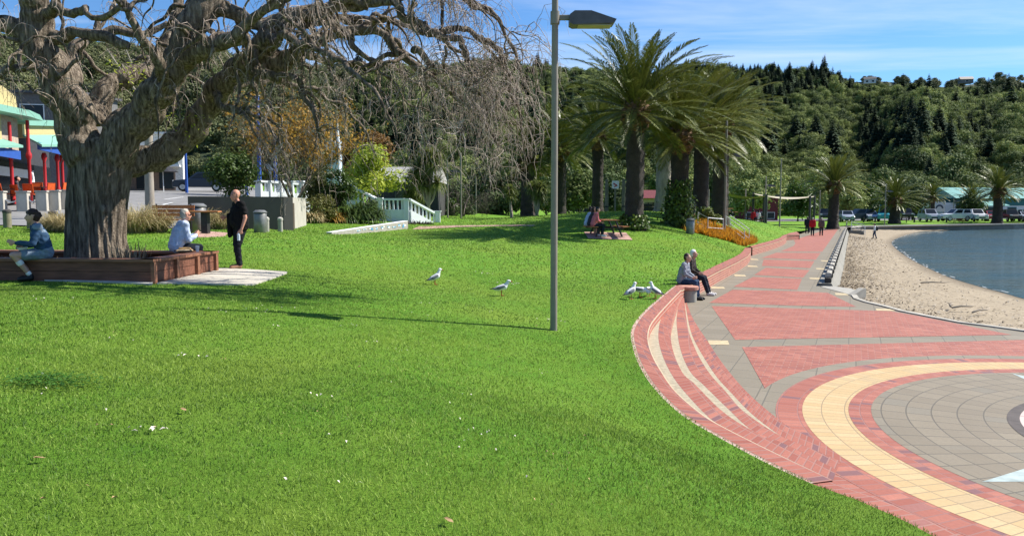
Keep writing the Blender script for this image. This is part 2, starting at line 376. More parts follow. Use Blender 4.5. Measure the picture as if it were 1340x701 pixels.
def grid_mesh(name, X, Y, Z, mat, smooth=True):
    r_, c_ = X.shape; idx = np.arange(r_ * c_).reshape(r_, c_); Fc = np.stack([idx[:-1, :-1], idx[:-1, 1:], idx[1:, 1:], idx[1:, :-1]], -1).reshape(-1, 4)
    return link(name, np_mesh(name, np.stack([X, Y, Z], -1).reshape(-1, 3), Fc), mat, smooth=smooth)
# grass ground material
def lawn_mat():
    m, nt, b, o = mat_base('lawn_turf'); v = coords(nt)
    big = noise(nt, v, .35, 4); mid = noise(nt, v, 2.6, 6); fine = noise(nt, v, 38, 6, .75)
    c = ramp(nt, fine, [(.28, (.045, .125, .012)), (.5, (.10, .25, .02)), (.74, (.22, .38, .045))])
    c2 = ramp(nt, mid, [(.3, (.08, .19, .014)), (.7, (.17, .30, .03))]); c = mixc(nt, .45, c, c2)
    c = mixc(nt, ramp(nt, big, [(.42, 0), (.7, .5)]), c, (.23, .29, .04))
    nt.links.new(c, b.inputs['Base Color']); b.inputs['Roughness'].default_value = .85; b.inputs['Specular IOR Level'].default_value = .1
    bump(nt, b, fine, .9, .05); return m
LAWN = lawn_mat()
ys = np.r_[np.linspace(.6, 10, 50), np.linspace(10.2, 30, 70), np.linspace(30.6, 97, 90)]; tt = np.linspace(0, 1, 120) ** .8
ex = np.interp(ys, EY, EX); xl = -14 - ys * .95; X = xl[:, None] + (ex - xl)[:, None] * tt[None]; Y = np.repeat(ys[:, None], 120, 1)
lawn = structure(grid_mesh('lawn', X, Y, zt(X, Y), LAWN))
fr = resamp([(-140, 96.9), (40.5, 96.9), (45.5, 106), (77, 121), (140, 150.5), (260, 205)], 90); bk = resamp([(-190, 172), (20, 172), (60, 172), (110, 182), (170, 205), (300, 260)], 90); tt = np.linspace(0, 1, 30)
X = fr[:, 0][None] * (1 - tt[:, None]) + bk[:, 0][None] * tt[:, None]; Y = fr[:, 1][None] * (1 - tt[:, None]) + bk[:, 1][None] * tt[:, None]
structure(grid_mesh('parkland', X, Y, zt(X, Y), LAWN))
# base sheet to the horizon (sea bed and land under everything)
gb = MB(); gb.add([(-3000, -300, -3.2), (3000, -300, -3.2), (3000, 4000, -3.2), (-3000, 4000, -3.2)], [(0, 1, 2, 3)])
structure(gb.build('ground', M('earth', (.16, .14, .10))))
# ================================================================== paving
def brick_mat(name, c1, c2, mortar, bw, bh, rot=0, uvm=False, vary=(.16, .075, .10), msize=.012, amt=.35, polar=None, off=.5, dirt=.3):
    m, nt, b, o = mat_base(name)
    t = node(nt, 'ShaderNodeTexCoord')
    if polar:
        s = node(nt, 'ShaderNodeSeparateXYZ'); nt.links.new(t.outputs['Object'], s.inputs[0])
        at2 = node(nt, 'ShaderNodeMath', operation='ARCTAN2'); nt.links.new(s.outputs[1], at2.inputs[0]); nt.links.new(s.outputs[0], at2.inputs[1])
        mu = node(nt, 'ShaderNodeMath', operation='MULTIPLY'); nt.links.new(at2.outputs[0], mu.inputs[0]); mu.inputs[1].default_value = polar
        ln = node(nt, 'ShaderNodeVectorMath', operation='LENGTH'); nt.links.new(t.outputs['Object'], ln.inputs[0])
        cb = node(nt, 'ShaderNodeCombineXYZ'); nt.links.new(mu.outputs[0], cb.inputs[0]); nt.links.new(ln.outputs['Value'], cb.inputs[1]); v = cb.outputs[0]
    else:
        mp = node(nt, 'ShaderNodeMapping'); mp.inputs['Rotation'].default_value = (0, 0, rot); nt.links.new(t.outputs['UV' if uvm else 'Object'], mp.inputs[0]); v = mp.outputs[0]
    br = node(nt, 'ShaderNodeTexBrick'); nt.links.new(v, br.inputs['Vector']); br.offset = off
    br.inputs['Scale'].default_value = 1; br.inputs['Brick Width'].default_value = bw; br.inputs['Row Height'].default_value = bh; br.inputs['Mortar Size'].default_value = msize; br.inputs['Mortar Smooth'].default_value = .3; br.inputs['Bias'].default_value = 0
    br.inputs['Color1'].default_value = (0, 0, 0, 1); br.inputs['Color2'].default_value = (1, 1, 1, 1); br.inputs['Mortar'].default_value = (.5, .5, .5, 1)
    n = noise(nt, t.outputs['Object'], 1.1, 6); fine = noise(nt, t.outputs['Object'], 25, 4, .7)
    base = ramp(nt, br.outputs['Color'], [(0, c1), (.55, tuple((a + d) / 2 for a, d in zip(c1, c2))), (.86, c2), (.93, vary), (1, vary)])
    base = mixc(nt, ramp(nt, n, [(.35, 0), (.75, amt)]), base, tuple(x * .72 for x in c1))
    base = mixc(nt, ramp(nt, fine, [(.3, dirt), (.6, 0)]), base, tuple(x * .6 for x in c1))
    c = mixc(nt, br.outputs['Fac'], base, mortar)
    nt.links.new(c, b.inputs['Base Color']); b.inputs['Roughness'].default_value = .75; b.inputs['Specular IOR Level'].default_value = .25
    inv = node(nt, 'ShaderNodeMath', operation='SUBTRACT'); inv.inputs[0].default_value = 1; nt.links.new(br.outputs['Fac'], inv.inputs[1])
    bump(nt, b, inv.outputs[0], .5, .006); return m
RED1, RED2, PURP = (.30, .095, .066), (.43, .165, .115), (.18, .095, .10)
RED = brick_mat('red_brick_paving', RED1, RED2, (.30, .145, .11), .23, .115, rot=R(24), vary=(.26, .09, .075), amt=.5)
REDUV = brick_mat('red_brick_course', RED1, RED2, (.31, .155, .125), .115, .23, uvm=True, vary=PURP, off=0)
WALLB = brick_mat('brick_wall', (.36, .11, .075), (.46, .17, .11), (.50, .36, .28), .24, .086, uvm=True, vary=(.26, .08, .06), msize=.012)
GREY = brick_mat('grey_paver', (.21, .18, .13), (.245, .21, .155), (.14, .125, .095), .6, .6, rot=R(24), vary=(.20, .18, .14), msize=.012, off=0)
CREAM = M('cream_concrete', (.36, .31, .215), .8, var=.22, scale=14, bmp=.2)
NOSE = M('cream_nosing', (.50, .40, .26), .8, var=.15, scale=20)
CONC = M('concrete', (.33, .31, .265), .85, var=.18, scale=3, bmp=.15)
CONCP = M('pale_concrete', (.46, .43, .37), .85, var=.15, scale=3, bmp=.15)
def flat(name, P, z, mat):
    me = bpy.data.meshes.new(name); me.from_pydata([(p[0], p[1], z) for p in P], [], [tuple(range(len(P)))]); me.update()
    if me.polygons[0].normal.z < 0: me.flip_normals()
    return link(name, me, mat)
pxs = lambda P, z=0: [gz(x, y, z) for x, y in P]
left = [(p[0] - .25, p[1]) for p in ew if p[1] < 96.5]
kerb_px = [(1112, 384), (1117, 391), (1131, 395.7), (1154, 401), (1177, 407.5), (1211, 414.3), (1254, 422.6), (1297, 428), (1340, 434), (1420, 444), (1560, 460)]
kerb = [gz(x, y, 0) for x, y in kerb_px]
SW0, SW1 = gz(1083, 374.5, 0), gz(1108.5, 298.5, 0)     # sea wall line
prom_poly = left + [(40.6, 97), (42.5, 104), (77, 121), (140, 150.5), (142, 146), (78, 117), (46.5, 102), (SW1.x, SW1.y)] + [(SW0.x, SW0.y)] + [(gz(1096, 377.5).x, gz(1096, 377.5).y)] + [(k.x, k.y) for k in kerb] + [(34, 5), (20, -6), (8, -6)]
structure(flat('promenade', prom_poly, 0.0, GREY))
panels = [[(931, 400.3), (1165, 407), (1200, 413), (1250, 423), (1324, 438), (962, 444.5)], [(928, 396), (958.5, 379), (1044, 381), (1083, 383), (1120, 401), (1165, 406.2) if False else (1118, 401.3), (1040, 399.8)],
          [(960, 375), (985.5, 362.2), (1049.5, 364.6), (1043.5, 379.2)], [(987, 359.7), (1002, 350.2), (1059.5, 353.2), (1051, 363.2)], [(997, 347.7), (999.5, 339.5), (1066, 341.6), (1060, 350.8)],
          [(996.5, 337.5), (1016, 330.6), (1074, 330.8), (1067.5, 339.9)], [(1021, 329), (1039, 321.5), (1041, 318), (1039, 314.5), (1050, 310.5), (1064, 306), (1080, 300.6), (1097, 299.6), (1076, 329.3)]]
Cc = Vector((8.5, 8.45)); R_out = 5.52
pa = [gz(971, 454), gz(1024, 511)]
a0 = math.atan2(pa[1].y - Cc.y, pa[1].x - Cc.x)
arc = [(Cc.x + R_out * math.cos(a), Cc.y + R_out * math.sin(a)) for a in np.linspace(a0, R(58), 26)]
q = gz(1500, 440.5); q2 = gz(971, 454)
structure(flat('red_brick_panel', [tuple(pa[0])[:2]] + arc + [(19, 13), (q.x, q.y)], .004, RED))
for P in panels: structure(flat('red_brick_panel', pxs(P), .004, RED))
# markers of cream stone
for (x, y, wd, dp) in ((939, 376.2, 18, 2.2), (968, 360.2, 15, 2), (984.5, 348.2, 13, 1.6), (987, 339.2, 10, 1.3), (1066, 364.2, 14, 1.8), (1073.5, 351.5, 12, 1.5), (1079, 341.2, 10, 1.2), (940, 448, 27, 5.5), (1101, 384.6, 17, 2.6), (1158, 405, 24, 2.6)):
    structure(flat('cream_paver', pxs([(x - wd / 2, y - dp / 2), (x + wd / 2 - 1, y - dp / 2 + .4), (x + wd / 2 + 1, y + dp / 2 + .4), (x - wd / 2 + 1, y + dp / 2)]), .0045, M('cream_paver', (.46, .37, .22), .8)))
# brick apron between lawn and ring
outer_ = resamp([tuple(p) for p in E0w if p.y < 9.6] + [tuple(p) for p in E0tail] + [(4.9, 3.6, .02), (6.4, 2.2, .02), (8.5, 1.2, .02)], 60)
def inner_(p): a = math.atan2(p[1] - Cc.y, p[0] - Cc.x); return Vector((Cc.x + 5.15 * math.cos(a), Cc.y + 5.15 * math.sin(a), .005))
strip('tmp', [Vector((p[0], p[1], .013)) for p in outer_], [inner_(p) for p in outer_], REDUV); ao = bpy.data.objects['tmp']; ao.name = 'brick_apron'; structure(ao)
# concentric rings
def ring(name, r0, r1, z, mat, n=128):
    V = []; Fc = []
    for i in range(n):
        a = 2 * math.pi * i / n; V += [(r0 * math.cos(a), r0 * math.sin(a), 0), (r1 * math.cos(a), r1 * math.sin(a), 0)]
    for i in range(n): j = (i + 1) % n; Fc.append((2 * i, 2 * i + 1, 2 * j + 1, 2 * j))
    if r0 <= 0: V = [(r1 * math.cos(2 * math.pi * i / n), r1 * math.sin(2 * math.pi * i / n), 0) for i in range(n)]; Fc = [tuple(range(n))]
    me = bpy.data.meshes.new(name); me.from_pydata(V, [], Fc); me.update()
    return structure(link(name, me, mat, loc=(Cc.x, Cc.y, z)))
YEL = brick_mat('yellow_paver', (.48, .335, .165), (.56, .40, .215), (.29, .22, .13), .15, .29, polar=4.4, vary=(.45, .33, .18), msize=.008, off=0, amt=.2)
REDP = brick_mat('red_ring_paver', RED1, RED2, (.27, .13, .11), .115, .26, polar=4.4, vary=PURP, msize=.008, off=0)
GRYP = brick_mat('grey_ring_paver', (.21, .175, .125), (.25, .21, .15), (.12, .105, .08), .32, .3, polar=3.2, vary=(.21, .185, .14), msize=.010, off=0)
ring('grey_paver_ring', 5.2, 5.52, .006, GREY); ring('red_paver_ring', 4.86, 5.22, .008, REDP); ring('yellow_paver_ring', 4.28, 4.88, .010, YEL); ring('red_paver_ring', 4.0, 4.30, .012, REDP)
ring('grey_paver_disc', 0, 4.02, .014, GRYP)
ring('dark_emblem_ring', 2.30, 2.44, .018, M('dark_stone', (.085, .07, .062), .8)); ring('pale_emblem_disc', 0, 2.31, .0175, brick_mat('pale_emblem_stone', (.50, .40, .35), (.55, .45, .40), (.25, .21, .19), .5, .55, polar=2, vary=(.64, .5, .44), off=0, amt=.1))
PBL = M('pale_blue_stone', (.33, .39, .37), .8)
for k, a in enumerate((94, 195, 274, 4)):
    a = R(a); t = Vector((math.cos(a), math.sin(a))); s_ = Vector((-t.y, t.x)); P = [Cc + t * 3.95, Cc + t * 2.54 + s_ * .36, Cc + t * 2.54 - s_ * .36]
    structure(flat('compass_point', [tuple(p) for p in P], .0165, PBL))
# amphitheatre steps
st_root = thing('brick_steps', 'curved red brick steps with cream bands sweeping down from the lawn edge to the plaza', 'steps', (0, 0, 0))
b1 = up(B1, .45, .02); c1 = up(C1, .30, .016); b2 = up(B2, .30, .016); c2 = up(C2, .15, .012); b3 = up(B3, .15, .012); c3 = up(C3, 0, .009); b4 = up(B4, 0, .009)
def drop(P, lv, eps, src): return [Vector((p.x, p.y, lv * kY(p.y) + eps)) for p in P]
b1d = drop(b1, .30, .016, B1); b2d = drop(b2, .15, .012, B2); b3d = drop(b3, 0, .009, B3)
e1 = [a.lerp(b, .16) for a, b in zip(E0w, b1)]; e1b = [a.lerp(b, .175) for a, b in zip(E0w, b1)]; b1n = [a.lerp(b, .94 + .058 * max(0, (i - NS * .55) / (NS * .45))) for i, (a, b) in enumerate(zip(E0w, b1))]
HEAD = brick_mat('header_brick', (.44, .24, .19), (.52, .33, .27), (.55, .45, .36), .115, .23, uvm=True, vary=(.5, .4, .33), off=0)
def lift(P, dz): return [Vector((p.x, p.y, p.z + dz)) for p in P]
strip('header_course', E0w, e1, HEAD, st_root); strip('cream_joint', lift(e1, .002), lift(e1b, .002), CREAM, st_root); strip('top_tread', e1b, b1n, REDUV, st_root); strip('cream_nosing', b1n, b1, NOSE, st_root)
strip('riser', b1, b1d, WALLB, st_root)
strip('cream_band', b1d, c1, CREAM, st_root); strip('brick_tread', c1, b2, REDUV, st_root); strip('riser', b2, b2d, WALLB, st_root)
strip('cream_band', b2d, c2, CREAM, st_root); strip('brick_tread', c2, b3, REDUV, st_root); strip('riser', b3, b3d, WALLB, st_root)
strip('cream_band', b3d, c3, CREAM, st_root); strip('brick_tread', c3, b4, REDUV, st_root)
strip('skirt', E0w, [Vector((p.x, p.y, -.3)) for p in E0w], WALLB, st_root)
# bollard at the head of the steps
p = gz(900, 394.5, 0)
t = thing('bollard', 'round concrete bollard with brick cap at the top end of the curved steps', 'bollard', (p.x, p.y, 0))
mb = MB(); mb.lathe([(.245, 0), (.25, .02), (.25, .33), (.235, .345)], n=28); auto_smooth(mb.build('post', CONC, t))
mb = MB(); mb.lathe([(.27, .345), (.30, .36), (.30, .44), (.285, .455), (0.02, .458)], n=28); auto_smooth(mb.build('cap', M('brick_cap', (.42, .20, .14), .8, var=.4, scale=9), t))
# retaining walls
def rwall(label, Bp, Fp, n=40, grp=None):
    t = thing('brick_wall', label, 'wall', (0, 0, 0)); B = [gz(x, y, WH) for x, y in resamp(Bp, n)]; Fr = [gz(x, y, WH) for x, y in resamp(Fp, n)]
    fi = [a.lerp(b, .985) for a, b in zip(B, Fr)]; dn = lambda P, z: [Vector((p.x, p.y, z)) for p in P]
    strip('coping', dn(B, WH), dn(Fr, WH), REDUV, t); strip('coping_face', dn(Fr, WH), dn(Fr, WH - .05), REDUV, t); strip('cream_line', dn(Fr, WH - .05), dn(Fr, WH - .085), NOSE, t); strip('brick_face', dn(fi, WH - .08), dn(fi, -.02), WALLB, t); strip('back_face', dn(B, WH), dn(B, -.1), WALLB, t)
    for e in (0, -1): strip('end_face', [B[e], Fr[e]], dn([B[e], Fr[e]], -.02), WALLB, t)
    return t
rwall('long low brick seat wall with the two seated men on it', W1B, W1F); rwall('curved low brick wall between the orange flower bed and the paving', W2B, W2F, 24); rwall('short low brick wall farthest along the promenade', W3B, W3F, 8)
# kerb to the beach
kb = MB(); n = len(kerb)
inn = [Vector((k.x, k.y, 0)) for k in kerb]
def offset(P, d):
    o = []
    for i, p in enumerate(P):
        t = (P[min(i + 1, len(P) - 1)] - P[max(i - 1, 0)]); t.z = 0; t.normalize(); o.append(p + Vector((-t.y, t.x, 0)) * d)
    return o
outk = offset(inn, .16)
kz = lambda P, z: [Vector((p.x, p.y, z)) for p in P]
kt = thing('kerb', 'curved pale concrete kerb where the paving meets the sand', 'kerb', (0, 0, 0))
KCON = M('kerb_concrete', (.38, .35, .29), .85, var=.25, scale=2)
o = join_meshes('kerb_stone', [strip('a', kz(inn, -.05), kz(inn, .03), KCON), strip('b', kz(inn, .03), kz(outk, .03), KCON), strip('c', kz(outk, .03), kz(outk, -.6), KCON)], [KCON], kt)
# ------------------------------------------------------------------ sea wall along the promenade
d = (SW1 - SW0); Lw = d.length; d.normalize(); nrm = Vector((d.y, -d.x, 0)); rz = math.atan2(d.y, d.x)
t = thing('sea_wall', 'long concrete sea wall with sloping face between promenade and sand', 'wall', SW0, rz)
mb = MB(); L1 = Lw * .86
mb.add([(0, .3, -.8), (0, .3, .10), (0, -.12, .10), (0, -.62, -.8), (L1, .3, -.8), (L1, .3, .10), (L1, -.12, .10), (L1, -.5, -.8)], [(0, 1, 2, 3), (7, 6, 5, 4), (1, 5, 6, 2), (2, 6, 7, 3), (0, 4, 5, 1)])
mb.build('wall_body', brick_mat('sea_wall_concrete', (.25, .235, .195), (.29, .27, .225), (.15, .14, .12), 1.2, 3, uvm=False, vary=(.26, .24, .2), off=0), t)
t2 = thing('timber_rail', 'chunky weathered timber rail on short posts along the sea wall top', 'rail', SW0 + Vector((0, 0, .10)), rz)
WT = M('weathered_timber', (.42, .39, .33), .85, var=.35, scale=7); DT = M('dark_timber', (.05, .045, .04), .8, var=.3)
k = 0; xx = .3
while xx < L1 - 2:
    mb = MB(); mb.box((xx + .85, 0, .25), (1.35, .2, .16), bev=.02); mb.build('rail_beam', WT, t2)
    mb = MB(); mb.box((xx, 0, .085), (.3, .22, .17), bev=.02); mb.build('rail_post', DT, t2); xx += 2.1
# stub of the landing near the plaza
p = gz(1119, 385, 0)
t = thing('concrete_stub', 'low wedge of concrete where the landing meets the beach kerb', 'concrete block', (p.x + .15, p.y, 0), R(35)); mb = MB(); mb.add([(-.6, -.1, -.5), (.3, -.1, -.5), (.3, -.1, .24), (.1, -.1, .24), (-.6, -.1, .03), (-.6, .16, -.5), (.3, .16, -.5), (.3, .16, .24), (.1, .16, .24), (-.6, .16, .03)], [(0, 1, 2, 3, 4), (9, 8, 7, 6, 5), (1, 6, 7, 2), (2, 7, 8, 3), (3, 8, 9, 4), (4, 9, 5, 0)]); mb.build('block', CONC, t); t.scale = (.75, .75, .75)
mb = MB(); P = pxs([(1073, 375), (1083, 374), (1113, 377.5), (1121, 380.5), (1115, 388), (1108, 384.5)], 0); mb.prism([(p.x, p.y) for p in reversed(P)], -.5, .012); structure(mb.build('landing', CONC))
# far harbour wall
fw = [Vector(p) for p in ((43.2, 97.5, 0), (46.5, 102, 0), (58, 108.2, 0), (78, 117, 0), (142, 146, 0), (300, 218, 0))]
kt = thing('harbour_wall', 'stained concrete harbour wall across the far side of the beach and water', 'wall', (0, 0, 0)); cb = offset(fw, .5)
STW = brick_mat('stained_wall', (.17, .15, .125), (.24, .215, .18), (.12, .105, .09), 2.4, 2.0, uvm=True, vary=(.3, .28, .24), off=0, amt=.8)
strip('wall_face', kz(fw, .02), kz(offset(fw, -.12), -1.6), STW, kt); join_meshes('coping', [strip('a', kz(offset(fw, -.1), .02), kz(offset(fw, -.1), .16), CONCP), strip('b', kz(offset(fw, -.1), .16), kz(cb, .16), CONCP), strip('c', kz(cb, .16), kz(cb, .0), CONCP)], [CONCP], kt)
# ------------------------------------------------------------------ beach and water
WZ = -.7
I_ = [gz(x, y, -.12) for x, y in [(1640, 470), (1480, 452), (1340, 435), (1254, 423.5), (1177, 408.5), (1131, 396.5), (1119, 391), (1117, 386)]] + [Vector((p.x, p.y, z)) for p, z in ((SW0 + nrm * .3, -.12), (SW0 + d * 4 + nrm * .35, -.3), (SW0 + d * 14 + nrm * .35, -.38), (SW0 + d * 30 + nrm * .35, -.35), (SW0 + d * 60 + nrm * .35, -.32), (fw[0], -.3), (fw[1] + Vector((.2, -.1, 0)), -.35), (Vector((58, 108.2, 0)), -.55), (Vector((66, 111.5, 0)), -.68))]
Wl = [gz(x, y, WZ) for x, y in [(1640, 445), (1480, 422), (1340, 391), (1320, 385), (1280, 374.5), (1240, 362), (1210, 348.5), (1190, 338), (1174, 326.5), (1167, 319), (1168, 315.5), (1175, 311.5), (1190, 306.5)]] + [Vector((57.4, 107.2, WZ))]
NI = 160; I2 = resamp(I_, NI); W2 = resamp(catmull([tuple(p) + (1,) for p in Wl], 2)[:, :3], NI)
# match by bearing-friendly arclength
M_ = 46; tt = np.r_[np.linspace(0, 1, M_ - 10), np.linspace(1.06, 1.9, 10)]
rng = np.random.default_rng(5); G = I2[None] + (W2 - I2)[None] * tt[:, None, None]
G[:, :, 2] = np.where(tt[:, None] <= 1, I2[None, :, 2] + (WZ - I2[None, :, 2]) * tt[:, None] ** 1.1, WZ - (tt[:, None] - 1) * 1.2)
bumpn = np.sin(G[..., 0] * 2.1 + np.sin(G[..., 1] * 1.3) * 2) * np.sin(G[..., 1] * 1.7 + G[..., 0]) * .03; G[:, :, 2] += bumpn * np.clip(1 - tt[:, None], 0, 1) * 1.6
def sand_mat():
    m, nt, b, o = mat_base('sand'); v = coords(nt); n1 = noise(nt, v, .7, 5); n2 = noise(nt, v, 5, 8, .75); n3 = noise(nt, v, 60, 3)
    c = ramp(nt, n2, [(.3, (.17, .135, .092)), (.5, (.32, .26, .18)), (.72, (.44, .37, .265))]); c = mixc(nt, ramp(nt, n1, [(.35, .5), (.6, 0)]), c, (.27, .22, .155))
    s = node(nt, 'ShaderNodeSeparateXYZ'); t = node(nt, 'ShaderNodeTexCoord'); nt.links.new(t.outputs['Object'], s.inputs[0])
    wet = ramp(nt, s.outputs[2], [(0, 1), (1, 0)]); mr = node(nt, 'ShaderNodeMapRange'); nt.links.new(s.outputs[2], mr.inputs[0]); mr.inputs[1].default_value = -.70; mr.inputs[2].default_value = -.62; mr.inputs[3].default_value = .75; mr.inputs[4].default_value = 0
    c = mixc(nt, mr.outputs[0], c, (.12, .095, .065)); nt.links.new(c, b.inputs['Base Color']); b.inputs['Roughness'].default_value = .9; b.inputs['Specular IOR Level'].default_value = .1
    bump(nt, b, n2, .6, .05); return m
structure(grid_mesh('beach_sand', G[..., 0], G[..., 1], G[..., 2], sand_mat()))
def water_mat():
    m, nt, b, o = mat_base('sea_water'); v = coords(nt, scale=(.55, 1.2, 1), rot=R(-28)); na = noise(nt, v, .42, 4, .6); nb_ = noise(nt, v, 2.4, 5, .65); ad = node(nt, 'ShaderNodeMath', operation='MULTIPLY_ADD'); nt.links.new(na, ad.inputs[0]); ad.inputs[1].default_value = 2.2; nt.links.new(nb_, ad.inputs[2]); n1 = ad.outputs[0]; n2 = noise(nt, v, .35, 4)
    b.inputs['Base Color'].default_value = (.035, .055, .05, 1); b.inputs['Roughness'].default_value = .04; b.inputs['IOR'].default_value = 1.33; b.inputs['Specular IOR Level'].default_value = .5
    c = mixc(nt, ramp(nt, n2, [(.4, 0), (.65, 1)]), (.085, .11, .085), (.05, .10, .105)); nt.links.new(c, b.inputs['Base Color'])
    bump(nt, b, n1, .5, .40); return m
wp = [tuple(p)[:2] for p in W2[::2]]
foot_out = [(58.2, 108.1), (66, 111.6), (78, 116.8), (142, 145.8), (300, 217.8), (700, 300), (700, -20), (60, -20), (30, 14)]
structure(flat('sea_water', [(p[0] - 0.0, p[1]) for p in wp] + foot_out, WZ + .01, water_mat()))
# foam edge: thin irregular broken lap line
mb = MB(); rr = random.Random(3)
for i in range(6, NI - 4):
    if rr.random() < .55:
        a = Vector(W2[i]); b_ = Vector(W2[i + 1]); o_ = (Vector(W2[i]) - Vector(I2[i])).normalized(); w1, w2 = rr.uniform(.03, .14), rr.uniform(.03, .14); a0_ = a + o_ * rr.uniform(-.1, .25); b0_ = b_ + o_ * rr.uniform(-.1, .25)
        mb.add([(a0_.x, a0_.y, WZ + .016), (b0_.x, b0_.y, WZ + .016), (b0_.x + o_.x * w2, b0_.y + o_.y * w2, WZ + .016), (a0_.x + o_.x * w1, a0_.y + o_.y * w1, WZ + .016)], [(0, 1, 2, 3)])
tag(mb.build('foam', M('foam', (.42, .42, .40), .6)), 'thin broken white lap line of water on sand', 'foam', kind='stuff')
# wrack and pebbles on the sand
rng = np.random.default_rng(8); n = 8000; tI = rng.beta(.8, 2.2, n); k = rng.integers(0, int(NI * .62), n); P = I2[k] + (W2[k] - I2[k]) * tI[:, None]; P[:, :2] += rng.normal(0, .25, (n, 2))
P[:, 2] = I2[k, 2] + (WZ - I2[k, 2]) * tI ** 1.1 + .02
V, Fc = leaf_cards(P, np.tile([0, 0, 1.], (n, 1)), rng.uniform(.012, .045, n) * (1 + P[:, 1] / 60), rng, .5, .25)
tag(link('shell_litter', np_mesh('shell_litter', V, Fc, np.repeat(rng.uniform(0, 1, n), 4)), M_leaf('shell', (.10, .075, .055), (.52, .45, .35), 0, .8, 0)), 'shells, pebbles and dry weed scattered over the sand', 'shell litter', kind='stuff')
n = 5200; tI = rng.beta(1.1, 9, n); k = np.clip(rng.normal(NI * .17, NI * .10, n), 2, NI * .40).astype(int); P = I2[k] + (W2[k] - I2[k]) * tI[:, None]; P[:, :2] += rng.normal(0, .12, (n, 2)); P[:, 2] = I2[k, 2] + (WZ - I2[k, 2]) * tI ** 1.1 + .03
V, Fc = leaf_cards(P, np.tile([0, 0, 1.], (n, 1)), rng.uniform(.015, .06, n), rng, .3, .4)
tag(link('wrack', np_mesh('wrack', V, Fc, np.repeat(rng.uniform(0, 1, n), 4)), M_leaf('wrack', (.04, .028, .02), (.30, .24, .17), 0, .9, 0)), 'dark band of dry weed and twigs along the kerb', 'wrack', kind='stuff')
# ------------------------------------------------------------------ street on the left
ASPH = M('asphalt', (.21, .205, .20), .9, var=.16, scale=1.2, bmp=.2, bscale=60)
ys = np.r_[np.linspace(27.5, 40, 20), np.linspace(41, 97, 40)]; xr = np.interp(ys, [27.5, 30, 34, 45, 60, 76, 97], [-14.5, -12.9, -11.9, -13.5, -18.5, -24.5, -33]); xl = np.interp(ys, [27.5, 33, 60, 97], [-40, -45, -55, -70])
tt = np.linspace(0, 1, 40); X = xl[:, None] + (xr - xl)[:, None] * tt[None]; Y = np.repeat(ys[:, None], 40, 1)
structure(grid_mesh('street', X, Y, zt(X, Y) + .05, ASPH))
mb = MB()
for a, b_ in (((199, 272), (226, 266.5)), ((222, 277), (246, 271)), ((236, 284), (246, 281)), ((196, 283), (206, 280)), ((215, 262), (240, 259))):
    pa_, pb_ = onground(*a), onground(*b_); t = (pb_ - pa_).normalized(); s_ = Vector((-t.y, t.x, 0)) * .07
    mb.add([(q_.x, q_.y, zp(q_.x, q_.y) + .062) for q_ in (pa_ - s_, pb_ - s_, pb_ + s_, pa_ + s_)], [(0, 1, 2, 3)])
structure(mb.build('road_markings', M('road_paint', (.75, .75, .72), .7)))
# car park
cps = resamp([(34, 123), (70, 133), (110, 150), (190, 186)], 12); tt = np.linspace(0, 1, 8); X = cps[:, 0][None] + -6 * tt[:, None]; Y = cps[:, 1][None] + 14 * tt[:, None]
structure(grid_mesh('car_park', X, Y, zt(X, Y) + .06, ASPH))
def patch(P, dz, mat, n=14):
    q = resamp([tuple(p_) for p_ in P] + [tuple(P[0])], n * 3)[:-1]; c = q.mean(0); V = [tuple(c)]; Fc = []; m_ = len(q); R_ = 6
    for r_ in range(1, R_ + 1): V += [tuple(c + (p_ - c) * r_ / R_) for p_ in q]
    V = [(x, y, zp(x, y) + dz) for x, y, z in V]; Fc = [(0, 1 + i, 1 + (i + 1) % m_) for i in range(m_)]
    for r_ in range(R_ - 1):
        b0 = 1 + r_ * m_; b1_ = b0 + m_; Fc += [(b0 + i, b1_ + i, b1_ + (i + 1) % m_, b0 + (i + 1) % m_) for i in range(m_)]
    b0 = 1 + (R_ - 1) * m_; k_ = len(V); V += [(x, y, z - .15) for x, y, z in V[b0:b0 + m_]]; Fc += [(b0 + i, k_ + i, k_ + (i + 1) % m_, b0 + (i + 1) % m_) for i in range(m_)]
    mb = MB(); mb.add(V, Fc); return structure(mb.build('footpath', mat))
# far footpaths in the park
for P in ([(540, 300.5), (585, 297.5), (640, 296.3), (700, 295.8), (700, 294.6), (640, 295), (585, 295.4), (548, 296.5)],):
    patch([onground(*p_) for p_ in P], .02, M('pink_path', (.42, .26, .21), .85), 30)
# slabs beside the planter
P = [onground(*p_) for p_ in ((205, 372), (330, 374), (378, 357), (345, 355), (283, 352))]
patch(P, .03, brick_mat('pale_slabs', (.50, .46, .38), (.55, .50, .42), (.30, .27, .22), .9, .9, vary=(.5, .46, .38), off=0))
P = [onground(*p_) for p_ in ((0, 366), (200, 373.5), (200, 371), (0, 362))]
patch(P, .03, CONCP)
P = [onground(*p_) for p_ in ((252, 306), (258, 311), (294, 309.5), (298, 305.5), (270, 303.5))]
patch(P, .03, M('pink_path', (.42, .26, .21)))
